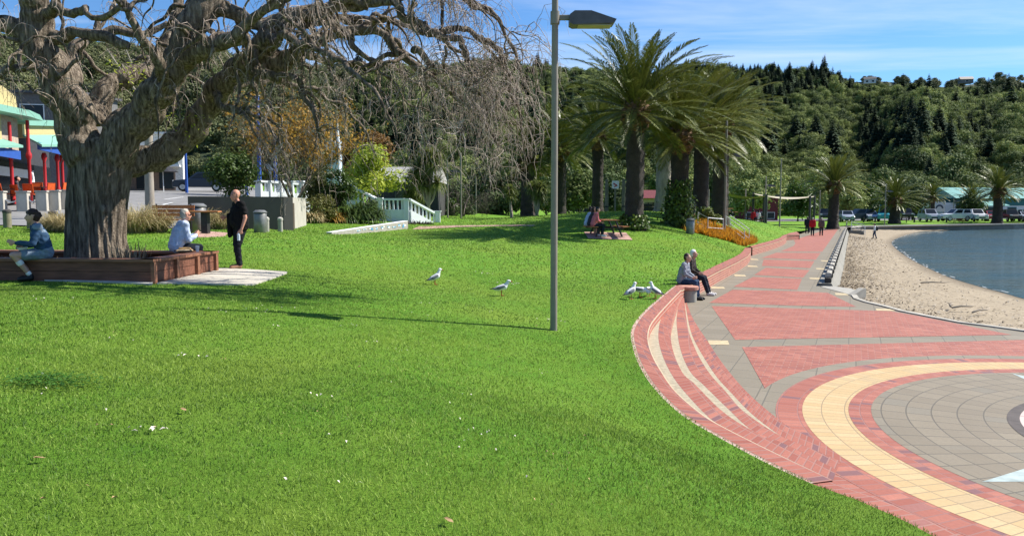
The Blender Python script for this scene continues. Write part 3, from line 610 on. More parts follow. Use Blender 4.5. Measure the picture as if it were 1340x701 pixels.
# ================================================================== hills
RX = [-900, -500, -250, 0, 150, 340, 500, 620, 700, 760, 830, 900, 960, 1050, 1085, 1110, 1180, 1260, 1340, 1700, 2300]
RYv = [60, 40, 34, 45, 55, 78, 83, 85, 87, 92, 96, 93, 89, 90, 93, 110, 117, 117, 118, 120, 130]
RR = [520, 480, 430, 400, 400, 420, 430, 440, 450, 460, 470, 470, 470, 470, 470, 460, 450, 450, 450, 470, 500]
D0 = [150, 140, 130, 125, 125, 130, 140, 150, 155, 160, 165, 165, 165, 165, 170, 175, 180, 190, 200, 230, 260]
def hill_z(u, d):
    """u = bearing as pixel column, d = depth"""
    ry = np.interp(u, RX, RYv); rr = np.interp(u, RX, RR); d0 = np.interp(u, RX, D0)
    zr = CAMZ + (270 - ry) / 1000 * rr - 7; z0 = np.interp(u, [-900, 0, 300, 600, 900, 1340, 2300], [14, 9, 5, 2, 1, .5, .5])
    t = (d - d0) / (rr - d0); g = np.sin(u * .021 + 1.3) * .5 + np.sin(u * .047 + d * .006) * .35 + np.sin(u * .011 - .7) * .6
    s = np.clip(t, 0, 1) ** (1.12) ; z = z0 + (zr - z0) * s + g * 15 * np.sin(np.clip(t, 0, 1) * np.pi) - np.clip(t - 1, 0, 2) * 40
    return np.where(t < 0, z0 - 3 + 0 * z, z)
us = np.linspace(-900, 2300, 220); ds = np.r_[np.linspace(0, 1, 50), np.linspace(1.05, 1.5, 8)]
U, T = np.meshgrid(us, ds); D = np.interp(U, RX, D0) + (np.interp(U, RX, RR) - np.interp(U, RX, D0)) * T
HX = (U - 670) / 1000 * D
FLOOR = M('forest_floor', (.035, .05, .02), .95, var=.5, scale=.08)
structure(grid_mesh('hill', HX, D, hill_z(U, D), FLOOR))
ub = np.linspace(1000, 2000, 100); yb = np.interp(ub, [1000, 1080, 1140, 1180, 1230, 1270, 1300, 1340, 1450, 2000], [112, 104, 101, 104, 109, 104, 101, 103, 108, 100])
Ub, Tb = np.meshgrid(ub, np.linspace(0, 1.3, 14)); Db = 560 + 380 * Tb; zb = (CAMZ + (270 - yb) / 1000 * 940 - 8)[None] * np.clip(Tb, 0, 1) ** .9 - np.clip(Tb - 1, 0, 1) * 80
structure(grid_mesh('hill', (Ub - 670) / 1000 * Db, Db, zb, M('far_bush', (.035, .05, .028), .95, var=.5, scale=.05)))
# tree prototypes: real trees that stand in the picture; the forest repeats their crowns
LF_BUSH = M_leaf('bush_leaf', (.052, .086, .022), (.37, .42, .13), .2, .8, .62)
LF_DARK = M_leaf('dark_leaf', (.030, .054, .017), (.125, .17, .05), .15, .8, .4)
LF_PINE = M_leaf('pine_needle', (.012, .028, .014), (.04, .068, .028), .1, .95, .4)
LF_GREY = M_leaf('grey_scrub_leaf', (.055, .070, .030), (.21, .225, .095), .12, .8, .5)
LF_MID = M_leaf('mid_leaf', (.03, .06, .012), (.12, .18, .035), .3, .5, .2)
LF_LIME = M_leaf('lime_leaf', (.22, .30, .03), (.55, .58, .08), .4, .5, .1)
LF_GOLD = M_leaf('gold_leaf', (.20, .11, .02), (.46, .27, .04), .35, .6, .1)
LF_RUST = M_leaf('rust_leaf', (.10, .055, .018), (.26, .14, .04), .3, .6, .1)
LF_OLIVE = M_leaf('olive_leaf', (.06, .07, .018), (.20, .19, .05), .3, .6, .1)
LF_PALM = M_leaf('palm_leaflet', (.018, .038, .008), (.215, .23, .045), .12, .42, .1)
LF_CAB = M_leaf('cabbage_leaf', (.06, .085, .02), (.24, .27, .07), .3, .45, .1)
LF_STRAW = M_leaf('straw', (.22, .17, .07), (.58, .48, .26), .25, .7, .1)
LF_FLAX = M_leaf('flax_leaf', (.025, .05, .012), (.13, .19, .05), .25, .4, .1)
LF_IVY = M_leaf('ivy_leaf', (.03, .06, .01), (.16, .22, .03), .25, .4, .1)
LF_BARE = M_leaf('bare_twig', (.10, .08, .065), (.27, .22, .18), 0, .8, .1)
BARK = M('bark', (.13, .105, .08), .9, var=.4, scale=5, bmp=.6, bscale=14, stretch=(1, 1, .25))
BARKP = M('pale_bark', (.30, .26, .21), .9, var=.3, scale=5, bmp=.5, bscale=14, stretch=(1, 1, .3))
def lumps_for(seed, wd, h0, h1, n): return auto_lumps(wd, h0, h1, n, np.random.default_rng(seed))
def conifer_mesh(name, h, wd, seed, tiers=30, per=15):
    rng = np.random.default_rng(seed); V = []; Fc = []; T = []; b = 0
    for i in range(tiers):
        f = i / (tiers - 1); z = h * (.08 + .90 * f); r_ = wd / 2 * (1 - f) ** .8 * rng.uniform(.75, 1.12) + .25
        for j in range(per):
            a = rng.uniform(0, 2 * np.pi); rr = r_ * rng.uniform(.65, 1.1); dv = np.array([math.cos(a), math.sin(a)]); sd = np.array([-dv[1], dv[0]])
            for q in range(3):
                f0 = .15 + q * .28; w_ = (rr * .30 + .12) * (1 - q * .2); c0 = dv * rr * f0; c1 = dv * rr * min(1, f0 + .36); zz = z - rr * f0 * .28; zz1 = z - rr * (f0 + .36) * .34 + rng.uniform(-.1, .15)
                V += [(c0[0] - sd[0] * w_ * .5, c0[1] - sd[1] * w_ * .5, zz), (c1[0] - sd[0] * w_, c1[1] - sd[1] * w_, zz1 - .12 * rr), (c1[0] * 1.12, c1[1] * 1.12, zz1), (c1[0] + sd[0] * w_, c1[1] + sd[1] * w_, zz1 - .12 * rr)]; Fc.append((b, b + 1, b + 2, b + 3)); b += 4; T += [rng.uniform(0, 1)] * 4
    return np_mesh(name, np.array(V), np.array(Fc), np.array(T))
def tree(name, label, cat, p, h, wd, leaf, seed, n=2600, size=.16, h0=.25, lumps=16, group=None, trunk_r=None, bark=None, shell=.42, mesh=None, stems=1, lean=0, aspect=.55):
    t = thing(name, label, cat, p, random.Random(seed).uniform(0, 6), group)
    rng = random.Random(seed); Lm = lumps_for(seed, wd, h * h0, h, lumps)
    c = link('crown', mesh or crown_mesh('crown', Lm, n, size, seed, shell, aspect), leaf, t)
    tr = trunk_r or max(.05, h * .022); mb = MB()
    for s_ in range(stems):
        ox, oy = (rng.uniform(-.2, .2) * wd * .3 if stems > 1 else 0), (rng.uniform(-.2, .2) * wd * .3 if stems > 1 else 0)
        top = Vector((ox * 2 + lean, oy * 2, h * (h0 + .4))); mb.tube([(ox, oy, -.2), (ox * 1.1, oy * 1.1, h * h0 * .5), (top.x * .7, top.y * .7, h * h0), top], [tr * 1.3, tr, tr * .8, tr * .35], 8)
        for l in Lm[:: max(1, lumps // 5)]:
            mb.tube([(ox * 1.2, oy * 1.2, h * h0 * .8), ((l[0] + ox) * .5, (l[1] + oy) * .5, (l[2] + h * h0) * .5), (l[0], l[1], l[2])], [tr * .55, tr * .4, tr * .12], 6)
    mb.build('trunk', bark or BARK, t, smooth=True); return t
fp = lambda u, d: Vector(((u - 670) / 1000 * d, d, float(hill_z(np.array(float(u)), np.array(float(d)))) - .3))
tA = tree('broadleaf_tree', 'round dark green bush tree on the hill foot behind the teal hall', 'tree', fp(1246, 205), 11.5, 15, LF_DARK, 11, 2600, .42, h0=.12, lumps=20)
tB = tree('broadleaf_tree', 'light green rounded bush tree at the hill foot above the parked teal van', 'tree', fp(1150, 190), 10.5, 12, LF_BUSH, 12, 2600, .38, h0=.12, lumps=18)
tC = tree('pine_tree', 'tallest dark pine standing up on the right hill crest', 'pine tree', fp(1071, 468), 17, 8, LF_PINE, 13, mesh=conifer_mesh('crown', 15, 8.5, 13))
tD = tree('pine_tree', 'slim dark pine on the right hill crest beside the tallest pine', 'pine tree', fp(1056, 466), 13, 6, LF_PINE, 14, mesh=conifer_mesh('crown', 12, 6.5, 14, 24, 12))
tE = tree('scrub_tree', 'grey green scrub tree low on the left hillside', 'tree', fp(322, 160), 6, 8, LF_GREY, 15, 2000, .34, h0=.1, lumps=14)
def forest(name, label, src, pts, scl, rot, leafseed=0):
    me = bpy.data.meshes.new(name); me.vertices.add(len(pts)); me.vertices.foreach_set('co', np.ascontiguousarray(pts, np.float32).ravel())
    a = me.attributes.new('scl', 'FLOAT', 'POINT'); a.data.foreach_set('value', scl.astype(np.float32)); a = me.attributes.new('rot', 'FLOAT', 'POINT'); a.data.foreach_set('value', rot.astype(np.float32)); me.update()
    o = bpy.data.objects.new(name, me); COL.objects.link(o); tag(o, label, 'forest', kind='stuff')
    g = bpy.data.node_groups.new(name, 'GeometryNodeTree'); g.interface.new_socket('Geometry', in_out='INPUT', socket_type='NodeSocketGeometry'); g.interface.new_socket('Geometry', in_out='OUTPUT', socket_type='NodeSocketGeometry')
    gi = g.nodes.new('NodeGroupInput'); go = g.nodes.new('NodeGroupOutput'); oi = g.nodes.new('GeometryNodeObjectInfo'); oi.inputs['Object'].default_value = src; oi.transform_space = 'ORIGINAL'; oi.inputs['As Instance'].default_value = True
    ip = g.nodes.new('GeometryNodeInstanceOnPoints'); s_ = g.nodes.new('GeometryNodeInputNamedAttribute'); s_.data_type = 'FLOAT'; s_.inputs[0].default_value = 'scl'; r_ = g.nodes.new('GeometryNodeInputNamedAttribute'); r_.data_type = 'FLOAT'; r_.inputs[0].default_value = 'rot'
    cx = g.nodes.new('ShaderNodeCombineXYZ'); mp = g.nodes.new('GeometryNodeMeshToPoints')
    lk = g.links.new; lk(gi.outputs[0], mp.inputs[0]); lk(mp.outputs[0], ip.inputs['Points']); lk(oi.outputs['Geometry'], ip.inputs['Instance']); lk(r_.outputs['Attribute'], cx.inputs[2]); lk(cx.outputs[0], ip.inputs['Rotation']); lk(s_.outputs['Attribute'], ip.inputs['Scale']); lk(ip.outputs[0], go.inputs[0])
    md = o.modifiers.new('scatter', 'NODES'); md.node_group = g; return o
crownof = lambda t: [c for c in t.children if c.name.startswith('crown')][0]
rng = np.random.default_rng(77); NT_ = 38000
u = rng.uniform(-420, 1760, NT_); tq = rng.uniform(0, 1, NT_) ** .8 * 1.04; d0 = np.interp(u, RX, D0); rr_ = np.interp(u, RX, RR); dd = d0 + (rr_ - d0) * tq
keep = rng.uniform(0, 1, NT_) < (dd / 470) ** .8; u, dd, tq = u[keep], dd[keep], tq[keep]
zz = hill_z(u, dd); P = np.stack([(u - 670) / 1000 * dd, dd, zz - .5], 1); yy = 270 - (zz + 4 - CAMZ) / dd * 1000
f = np.sin(u * .017 + 2) + np.sin(yy * .05 + u * .009) + .7 * np.sin(u * .06 + yy * .04); pin = np.zeros(len(u))
pin += .78 * ((u > 470) & (u < 760) & (yy > 130)); pin += .35 * ((u > 470) & (u < 760) & (yy <= 130))
pin += .9 * ((u > 860) & (u < 1108) & (yy < 122)); pin += .5 * ((u > 985) & (u < 1045) & (yy > 112) & (yy < 150)); pin += .7 * ((u > 1120) & (u < 1215) & (yy > 135) & (yy < 225)); pin += .15 * ((u > 1000) & (u < 1110) & (yy > 170) & (yy < 215)); pin += .5 * ((u > 1215) & (u < 1290) & (yy > 140) & (yy < 215)); pin += .12 * (u > 1290); pin += .35 * ((u > 1100) & (yy < 130)); pin += .22 * ((u > 900) & (u < 1000) & (yy > 130) & (yy < 220))
ispine = (rng.uniform(0, 1, len(u)) < pin * (.55 + .5 * (f > -.2))) & (rng.uniform(0, 1, len(u)) < .62); left_ = (u < 460) & ~ispine; rnd = rng.uniform(0, 1, len(u))
near = (dd < d0[keep] + 60) if len(d0) == len(keep) else (tq < .2)
dk = (~ispine) & (~left_) & (rnd < .30); br = (~ispine) & (~left_) & ~dk
lt2 = left_ & (rnd < .16); lt1 = left_ & ~lt2
rot = rng.uniform(0, 6.28, len(u)); sc = (rng.gamma(7, .075, len(u)) + .14) * .78; sc = np.where(ispine & (u > 860) & (u < 1108) & (yy < 122), sc * .88, sc)
forest('pine_forest', 'dark pine plantation over the hillside', crownof(tC), P[ispine & (rnd < .55)], sc[ispine & (rnd < .55)] * 1.02, rot[ispine & (rnd < .55)])
forest('pine_forest', 'smaller dark pines over the hillside', crownof(tD), P[ispine & (rnd >= .55)], sc[ispine & (rnd >= .55)] * 1.2, rot[ispine & (rnd >= .55)])
forest('forest', 'dark native bush covering the hillside', crownof(tA), P[dk | lt2], sc[dk | lt2] * .72, rot[dk | lt2])
forest('forest', 'bright green native bush covering the right hillside', crownof(tB), P[br], sc[br] * .84, rot[br])
forest('forest', 'grey green scrub covering the left hillside', crownof(tE), P[lt1], sc[lt1] * 1.25, rot[lt1])
n = 500; u = rng.uniform(1040, 1700, n); td = rng.uniform(.5, 1.02, n); yb_ = np.interp(u, ub, yb); dd = 560 + 380 * td; z = (CAMZ + (270 - yb_) / 1000 * 940 - 8) * td ** .9
forest('forest', 'hazy grey bush along the far skyline on the right', crownof(tE), np.stack([(u - 670) / 1000 * dd, dd, z - .5], 1), rng.uniform(1.1, 2, n), rng.uniform(0, 6, n))
# ================================================================== palms
def frond_set(seed, nf, Lf, npair, lw, zc=0, dead=.12):
    rng = np.random.default_rng(seed); Vs = []; Fs = []; Ts = []; b = 0; gold = (1 + 5 ** .5) / 2
    for i in range(nf):
        f = (i + .5) / nf; az = 2 * np.pi * i / gold + rng.normal(0, .12); el = R(88 - 112 * f + rng.normal(0, 6)); L_ = Lf * (.78 + .30 * math.sin(math.pi * min(1, f * 1.1)) ) * rng.uniform(.9, 1.08)
        K = 12; bend = R(rng.uniform(32, 58)) * (.45 + .75 * (1 - abs(f - .42) * 1.5)); s = np.linspace(0, 1, K); ang = el - bend * s ** 1.5; ds_ = L_ / (K - 1)
        rr = np.r_[0, np.cumsum(np.cos(ang[:-1]) * ds_)] + .25; zz = np.r_[0, np.cumsum(np.sin(ang[:-1]) * ds_)] + zc - f * .5
        swirl = rng.normal(0, .10); a_ = az + swirl * s; P = np.stack([rr * np.cos(a_), rr * np.sin(a_), zz], 1); T = np.gradient(P, axis=0); T /= np.linalg.norm(T, axis=1, keepdims=True)
        side = np.stack([-np.sin(a_), np.cos(a_), 0 * a_], 1); upv = np.cross(T, side); upv *= np.sign(upv[:, 2:3] + 1e-6) if el > R(60) else 1
        if upv[K // 2, 2] < 0: upv = -upv
        w_ = .05 * (1 - s * .85)
        V = np.concatenate([P - side * w_[:, None], P + side * w_[:, None] + 0 * upv]); Fs.append(np.stack([np.arange(K - 1), np.arange(1, K), K + np.arange(1, K), K + np.arange(K - 1)], 1) + b); Vs.append(V); Ts.append(np.full(len(V), .75)); b += len(V)
        q = np.linspace(.10, 1, npair); Pi = np.stack([np.interp(q, s, P[:, k]) for k in range(3)], 1); Ti = np.stack([np.interp(q, s, T[:, k]) for k in range(3)], 1); Si = np.stack([np.interp(q, s, side[:, k]) for k in range(3)], 1); Ui = np.stack([np.interp(q, s, upv[:, k]) for k in range(3)], 1)
        ll = .56 * np.sin(np.clip(q, .04, .97) * np.pi) ** .5 * Lf / 4.2; tn = rng.uniform(0, 1) * .5 + .15
        for sg in (-1, 1):
            dirv = Si * sg * .62 + Ti * .78 + Ui * rng.uniform(.25, .5) + rng.normal(0, .06, (npair, 3)); dirv /= np.linalg.norm(dirv, axis=1, keepdims=True); tip = Pi + dirv * ll[:, None]; tip[:, 2] -= ll * .22; mid = Pi + dirv * ll[:, None] * .5
            hw = Ti * lw; V = np.stack([Pi - hw, mid - hw * .9, tip, mid + hw * .9], 1).reshape(-1, 3); Fs.append(np.arange(npair * 4).reshape(-1, 4) + b); Vs.append(V); Ts.append(np.repeat(np.clip(tn + rng.uniform(-.2, .35, npair), 0, 1), 4)); b += len(V)
    return np_mesh('crown', np.concatenate(Vs), np.concatenate(Fs), np.concatenate(Ts))
def palm_trunk_mat():
    m, nt, b, o = mat_base('palm_trunk'); v = coords(nt); w1 = node(nt, 'ShaderNodeTexVoronoi'); mp = node(nt, 'ShaderNodeMapping'); mp.inputs['Scale'].default_value = (6, 6, 9); nt.links.new(v, mp.inputs[0]); nt.links.new(mp.outputs[0], w1.inputs[0])
    c = ramp(nt, w1.outputs['Distance'], [(.1, (.13, .10, .07)), (.45, (.06, .045, .032)), (.75, (.018, .014, .010))]); c = mixc(nt, .45, c, ramp(nt, noise(nt, v, 2, 5), [(.35, (.035, .027, .02)), (.7, (.13, .105, .08))])); nt.links.new(c, b.inputs['Base Color']); b.inputs['Roughness'].default_value = .9
    bump(nt, b, w1.outputs['Distance'], .9, -.08); return m
PTR = palm_trunk_mat(); PBOOT = M('palm_boots', (.15, .085, .04), .9, var=.6, scale=9, bmp=.8, bscale=18)
def rough_tube(pts, rad, n, seed, amp=.06, step=.12):
    Q = catmull([tuple(p) + (r_,) for p, r_ in zip(pts, rad)], step); rng = np.random.default_rng(seed); mb = MB(); mb.tube([tuple(q[:3]) for q in Q], list(Q[:, 3]), n); V = np.array(mb.v)
    c = np.repeat(Q[:, :3], n, 0); d = V - c; V = c + d * (1 + rng.normal(0, amp, (len(V), 1))); mb.v = [tuple(x) for x in V]; return mb
FR = {k: frond_set(*a) for k, a in {'big': (3, 92, 4.55, 58, .042), 'mid': (5, 90, 4.3, 46, .052), 'small': (9, 84, 4.2, 32, .078)}.items()}
for me in FR.values(): me.materials.append(LF_PALM)
def palm(label, p, ht, r_, kind, crown, seed, group=None, ivy=0, rotz=None, bark=None):
    """ht: height of crown base; crown: frond scale"""
    t = thing('palm_tree', label, 'palm tree', p, 0, group); rg = random.Random(seed)
    m = rough_tube([(0, 0, -.3), (0, 0, .15), (0, 0, .9), (.02, 0, ht * .5), (0, 0, ht - 1.0)], [r_ * 1.5, r_ * 1.22, r_, r_ * .95, r_ * .98], 18, seed, .05); auto_smooth(m.build('trunk', bark or PTR, t), 50)
    m = rough_tube([(0, 0, ht - 1.35), (0, 0, ht - .9), (0, 0, ht - .3), (0, 0, ht + .25), (0, 0, ht + .6)], [r_ * .95, r_ * 1.32, r_ * 1.4, r_ * 1.1, r_ * .4], 18, seed + 1, .12); m.build('boots', PBOOT, t)
    c = link('crown', FR[kind], LF_PALM, t, (0, 0, ht + .1)); c.scale = (crown,) * 3; c.rotation_euler = (rg.uniform(-.05, .05), rg.uniform(-.05, .05), rg.uniform(0, 6.28) if rotz is None else rotz)
    if ivy:
        rng = np.random.default_rng(seed); n = int(1500 * ivy); a = rng.uniform(0, 6.28, n); z = rng.beta(1.0, 1.5, n) * ivy; rad = r_ * 1.15 + rng.exponential(.16, n) * (1.1 - z / (ivy + .1))
        C = np.stack([np.cos(a) * rad, np.sin(a) * rad, z], 1); d = np.stack([np.cos(a), np.sin(a), .4 + 0 * a], 1); V, Fc = leaf_cards(C, d, np.full(n, .085), rng, .7, .5); link('ivy', np_mesh('ivy', V, Fc, np.repeat(rng.uniform(0, 1, n), 4)), LF_IVY, t)
    return t
palm('tallest palm, rough trunk with a mound of earth at its foot, nearest the picnic table', foot(829, 38), 6.0, .46, 'big', .95, 1, ivy=.7)
palm('palm with thick green ivy round its lower trunk, right of the tallest palm', foot(887, 43), 5.3, .52, 'big', .98, 2, ivy=2.6)
palm('dark trunked palm behind the ivy clad palm with yellow flowers at its foot', foot(915, 49), 6.2, .50, 'mid', .96, 3, ivy=1.0)
palm('palm with a pale brown trunk directly behind the slim grey lamp post', foot(940, 53), 6.9, .56, 'mid', .97, 4)
palm('palm with a pale grey trunk between the tallest palm and the ivy clad palm', foot(866, 58), 6.4, .58, 'mid', .92, 5, bark=BARKP)
palm('palm farther back on the lawn, trunk left of the picnic table people', foot(781, 62), 6.3, .46, 'mid', .92, 6)
palm('palm at the lawn edge just right of the nearest lamp post', foot(733, 68), 6.2, .50, 'mid', .98, 7)
palm('palm at the lawn edge whose head is tangled with hanging elm twigs', foot(690, 68), 5.6, .60, 'mid', .85, 8)
palm('full headed palm on the grass at the far end of the red promenade', foot(1088, 93), 5.4, .62, 'small', 1.0, 9)
palm('palm behind the harbour wall beside the parked teal van', foot(1168, 116), 3.6, .75, 'small', 1.02, 10)
palm('small palm in front of the teal hall with a pale trunk', foot(1217, 142), 4.2, .35, 'small', .68, 11)
palm('broad palm behind the harbour wall nearest the right end of the teal hall', foot(1302, 121), 5.2, .72, 'small', 1.05, 12)
palm('small palm just left of the broad right hand palm', foot(1268, 144), 3.4, .4, 'small', .85, 13)
# ================================================================== weeping elm
def elm():
    t = thing('weeping_elm', 'large gnarled leafless weeping tree with thick twisted limbs standing in the timber planter', 'tree', at(128, 335, 16.2))
    o0 = Vector(t.location); L_ = {}
    def pl(P): return [tuple(at(x, y, Y) - o0) + (r_,) for x, y, Y, r_ in P]
    big = [[(128, 352, 16.2, .68), (127, 338, 16.2, .62), (126, 318, 16.2, .585), (126, 295, 16.2, .57), (127, 265, 16.2, .575), (130, 238, 16.2, .59), (134, 215, 16.2, .58), (140, 198, 16.2, .44)],
           [(119, 224, 16.1, .36), (109, 195, 16, .42), (96, 152, 15.9, .39), (80, 114, 15.7, .35), (62, 82, 15.6, .33), (48, 45, 15.5, .31), (44, 10, 15.4, .28), (50, -40, 15.3, .25), (40, -110, 15.2, .18)],
           [(48, 48, 15.5, .2), (22, 36, 15.3, .18), (-20, 28, 15.1, .15), (-80, 15, 14.9, .1), (-130, 20, 14.8, .06)],
           [(140, 214, 16.2, .40), (163, 180, 16.1, .40), (190, 143, 16.0, .34), (216, 110, 15.8, .31), (233, 75, 15.7, .30), (250, 40, 15.6, .28), (266, 8, 15.6, .27), (280, -40, 15.7, .24), (300, -110, 15.9, .18)],
           [(148, 212, 16.4, .34), (182, 212, 16.7, .31), (217, 199, 16.9, .29), (250, 172, 17, .28), (272, 141, 17, .27), (288, 115, 16.8, .27), (312, 92, 16.5, .25), (334, 76, 16.2, .26), (350, 50, 16, .24), (374, 27, 15.8, .2), (410, 17, 15.6, .155), (450, 8, 15.4, .125), (500, 2, 15.2, .11), (545, -10, 15, .09), (600, -25, 15, .06)],
           [(312, 94, 16.5, .24), (345, 86, 16.3, .24), (373, 77, 16.2, .21), (396, 64, 16, .155), (430, 48, 15.9, .125), (462, 39, 15.8, .11), (500, 45, 15.7, .10), (521, 68, 15.6, .09), (546, 88, 15.5, .075), (586, 118, 15.4, .058), (620, 146, 15.3, .045), (644, 176, 15.2, .032), (655, 203, 15.2, .018)],
           [(122, 165, 16.4, .30), (138, 118, 16.7, .22), (165, 102, 17.0, .21), (196, 90, 17.4, .17), (215, 60, 17.8, .14), (230, 20, 18, .12), (240, -40, 18.2, .09)],
           [(72, 50, 15.6, .14), (98, 43, 15.3, .115), (132, 48, 15.1, .105), (168, 59, 15.0, .095)],
           [(96, 112, 16.2, .18), (96, 80, 16.6, .15), (110, 52, 17, .125), (148, 40, 17.3, .11), (185, 46, 17.5, .08), (220, 30, 17.7, .06)],
           [(234, 80, 15.6, .2), (270, 62, 15.2, .17), (305, 52, 14.9, .14), (330, 25, 14.7, .11), (360, 6, 14.5, .09), (400, -20, 14.4, .06)],
           [(262, 15, 15.6, .2), (300, 14, 15.8, .17), (340, 32, 16.0, .14), (378, 24, 16.3, .12), (414, 30, 16.5, .1), (450, 22, 16.6, .08), (500, 30, 16.8, .05)],
           [(205, 128, 15.8, .16), (214, 100, 15.3, .12), (200, 70, 14.9, .10), (180, 40, 14.6, .08), (160, 0, 14.4, .06)]]
    sec = [[(443, 6, 15.4, .11), (480, -2, 15.2, .10), (519, 6, 15, .092), (556, 41, 14.8, .078), (591, 47, 14.7, .066), (610, 66, 14.6, .055), (613, 88, 14.6, .045), (624, 110, 14.5, .03), (622, 135, 14.5, .015)],
           [(556, 41, 14.8, .07), (604, 40, 15, .062), (641, 56, 15.2, .055), (657, 72, 15.3, .046), (666, 110, 15.3, .036), (679, 150, 15.3, .026), (686, 195, 15.3, .012)],
           [(545, -10, 15, .08), (592, -10, 15, .06), (630, 10, 15, .05), (660, 38, 15, .042), (676, 78, 15, .03), (690, 120, 15, .015)],
           [(462, 40, 15.8, .08), (465, 66, 15.7, .065), (484, 75, 15.6, .055), (491, 90, 15.6, .045), (500, 120, 15.5, .03), (498, 150, 15.5, .012)],
           [(541, 60, 15.0, .07), (566, 85, 15, .06), (600, 104, 15, .045), (632, 128, 15, .03), (640, 160, 15, .014)],
           [(335, 92, 16, .1), (380, 104, 15.6, .07), (402, 130, 15.4, .05), (416, 165, 15.3, .03), (420, 190, 15.3, .012)],
           [(286, 118, 16.9, .12), (320, 112, 17.8, .09), (372, 108, 18.6, .07), (430, 128, 19, .05), (470, 160, 19.2, .035), (490, 200, 19.2, .015)],
           [(396, 64, 16, .1), (440, 82, 16.8, .075), (492, 84, 17.4, .06), (548, 108, 17.8, .045), (590, 150, 18, .03), (610, 195, 18, .012)],
           [(345, 60, 16, .1), (372, 52, 15, .08), (420, 66, 14.2, .065), (470, 100, 13.7, .045), (510, 150, 13.4, .025), (520, 190, 13.4, .01)],
           [(266, 120, 16.8, .1), (300, 140, 16.2, .07), (330, 150, 15.8, .05), (360, 175, 15.6, .03), (370, 200, 15.5, .01)],
           [(414, 16, 15.6, .1), (450, 30, 16.5, .07), (520, 30, 17.2, .06), (590, 60, 17.6, .045), (640, 110, 17.8, .03), (668, 170, 17.8, .012)],
           [(62, 82, 15.6, .12), (40, 95, 15, .09), (10, 90, 14.6, .06), (-30, 110, 14.4, .03)], [(44, 10, 15.4, .12), (90, 12, 14.9, .08), (130, 20, 14.6, .06), (170, 10, 14.4, .04)]]
    rg = random.Random(4); allb = [catmull(pl(P), .12) for P in big + sec]
    # random contorted side branches
    extra = []
    for q in range(150):
        src = allb[rg.choice([1, 2, 3, 3, 4, 4, 4, 5, 5, 5, 6, 8, 9, 9, 10, 10, 11] + list(range(12, 24)))]; k = rg.randrange(int(len(src) * .3), len(src)); p = Vector(src[k][:3]); r0 = min(.06, src[k][3] * .6)
        if r0 < .012: continue
        dv = Vector((rg.uniform(-.5, 1), rg.uniform(-1, 1), rg.uniform(-.3, .7))).normalized(); pts = [tuple(p) + (r0,)]; n_ = rg.randint(5, 9)
        for i in range(n_):
            dv = (dv + Vector((rg.uniform(-.7, .7), rg.uniform(-.7, .7), rg.uniform(-.7, .5) - i * .10))).normalized(); p = p + dv * rg.uniform(.18, .38); pts.append(tuple(p) + (r0 * (1 - (i + 1) / (n_ + .6)),))
        extra.append(catmull(pts, .10))
    def wob(Q, amp, seed, rm=.12):
        Q = Q.copy(); r2 = np.random.default_rng(seed); s = np.cumsum(np.r_[0, np.linalg.norm(np.diff(Q[:, :3], axis=0), axis=1)])
        for k in range(3):
            Q[:, k] += np.sin(s * r2.uniform(4, 9) + r2.uniform(0, 6)) * amp * Q[:, 3] + np.sin(s * r2.uniform(10, 18) + r2.uniform(0, 6)) * amp * .5 * Q[:, 3]
        Q[:, 3] *= 1 + rm * np.sin(s * r2.uniform(5, 10)) + rm * .6 * np.sin(s * r2.uniform(11, 20)); return Q
    mb = MB()
    for i in range(12):
        Q = wob(allb[i], .16 if i else 0, i, .045 if i else 0); mb.tube([tuple(q[:3]) for q in Q], list(Q[:, 3]), 14)
    r3 = random.Random(9)
    for q in range(20):                                                    # burls and old pruning scars
        src = allb[r3.choice([0, 1, 1, 3, 3, 4, 4, 6])]; k = r3.randrange(0, len(src)); c = Vector(src[k][:3]); dv = Vector((r3.uniform(-1, 1), r3.uniform(-1.2, .4), r3.uniform(-.6, 1))).normalized(); rr = src[k][3]
        if c.z < .8: continue
        mb.capsule(c + dv * rr * .75, rr * r3.uniform(.2, .34), c + dv * rr * r3.uniform(.9, 1.05), rr * r3.uniform(.12, .22), 10)
    me = remeshed(mb, 'trunk', .026, 3); n = len(me.vertices); co = np.zeros(n * 3, np.float32); me.vertices.foreach_get('co', co); co = co.reshape(-1, 3); no = np.zeros(n * 3, np.float32); me.vertices.foreach_get('normal', no); no = no.reshape(-1, 3)
    x, y, z = co.T; a = np.arctan2(y, x)
    ridge = np.sin(a * 23 + np.sin(z * 1.7) * 1.2 + np.sin(z * 4.1 + a * 3) * .9) * .5 + np.sin(a * 41 + np.sin(z * 6) * .8) * .35; low = np.clip(1.4 - z / 2.2, 0, 1)
    lump = np.sin(x * 6 + np.sin(z * 5) * 1.5) * np.sin(y * 7 + z * 4) + .6 * np.sin(x * 13 + z * 11) * np.sin(y * 12 - z * 9)
    co += no * (ridge * .024 * (low + .25) + lump * .012 * (1 - .8 * low))[:, None]; me.vertices.foreach_set('co', co.ravel()); me.update()
    m, nt, b, o = mat_base('elm_bark'); v = coords(nt, scale=(1, 1, .14)); v2 = coords(nt)
    n1 = noise(nt, v, 17, 7, .62); n2 = noise(nt, v2, 1.6, 5); n3 = noise(nt, v2, 26, 5, .7)
    c = ramp(nt, n1, [(.33, (.04, .030, .022)), (.5, (.19, .150, .110)), (.69, (.44, .36, .275))]); c = mixc(nt, ramp(nt, n2, [(.5, 0), (.75, .35)]), c, (.30, .255, .19)); c = mixc(nt, ramp(nt, n3, [(.55, 0), (.8, .5)]), c, (.06, .048, .038))
    nt.links.new(c, b.inputs['Base Color']); b.inputs['Roughness'].default_value = .92; b.inputs['Specular IOR Level'].default_value = .15
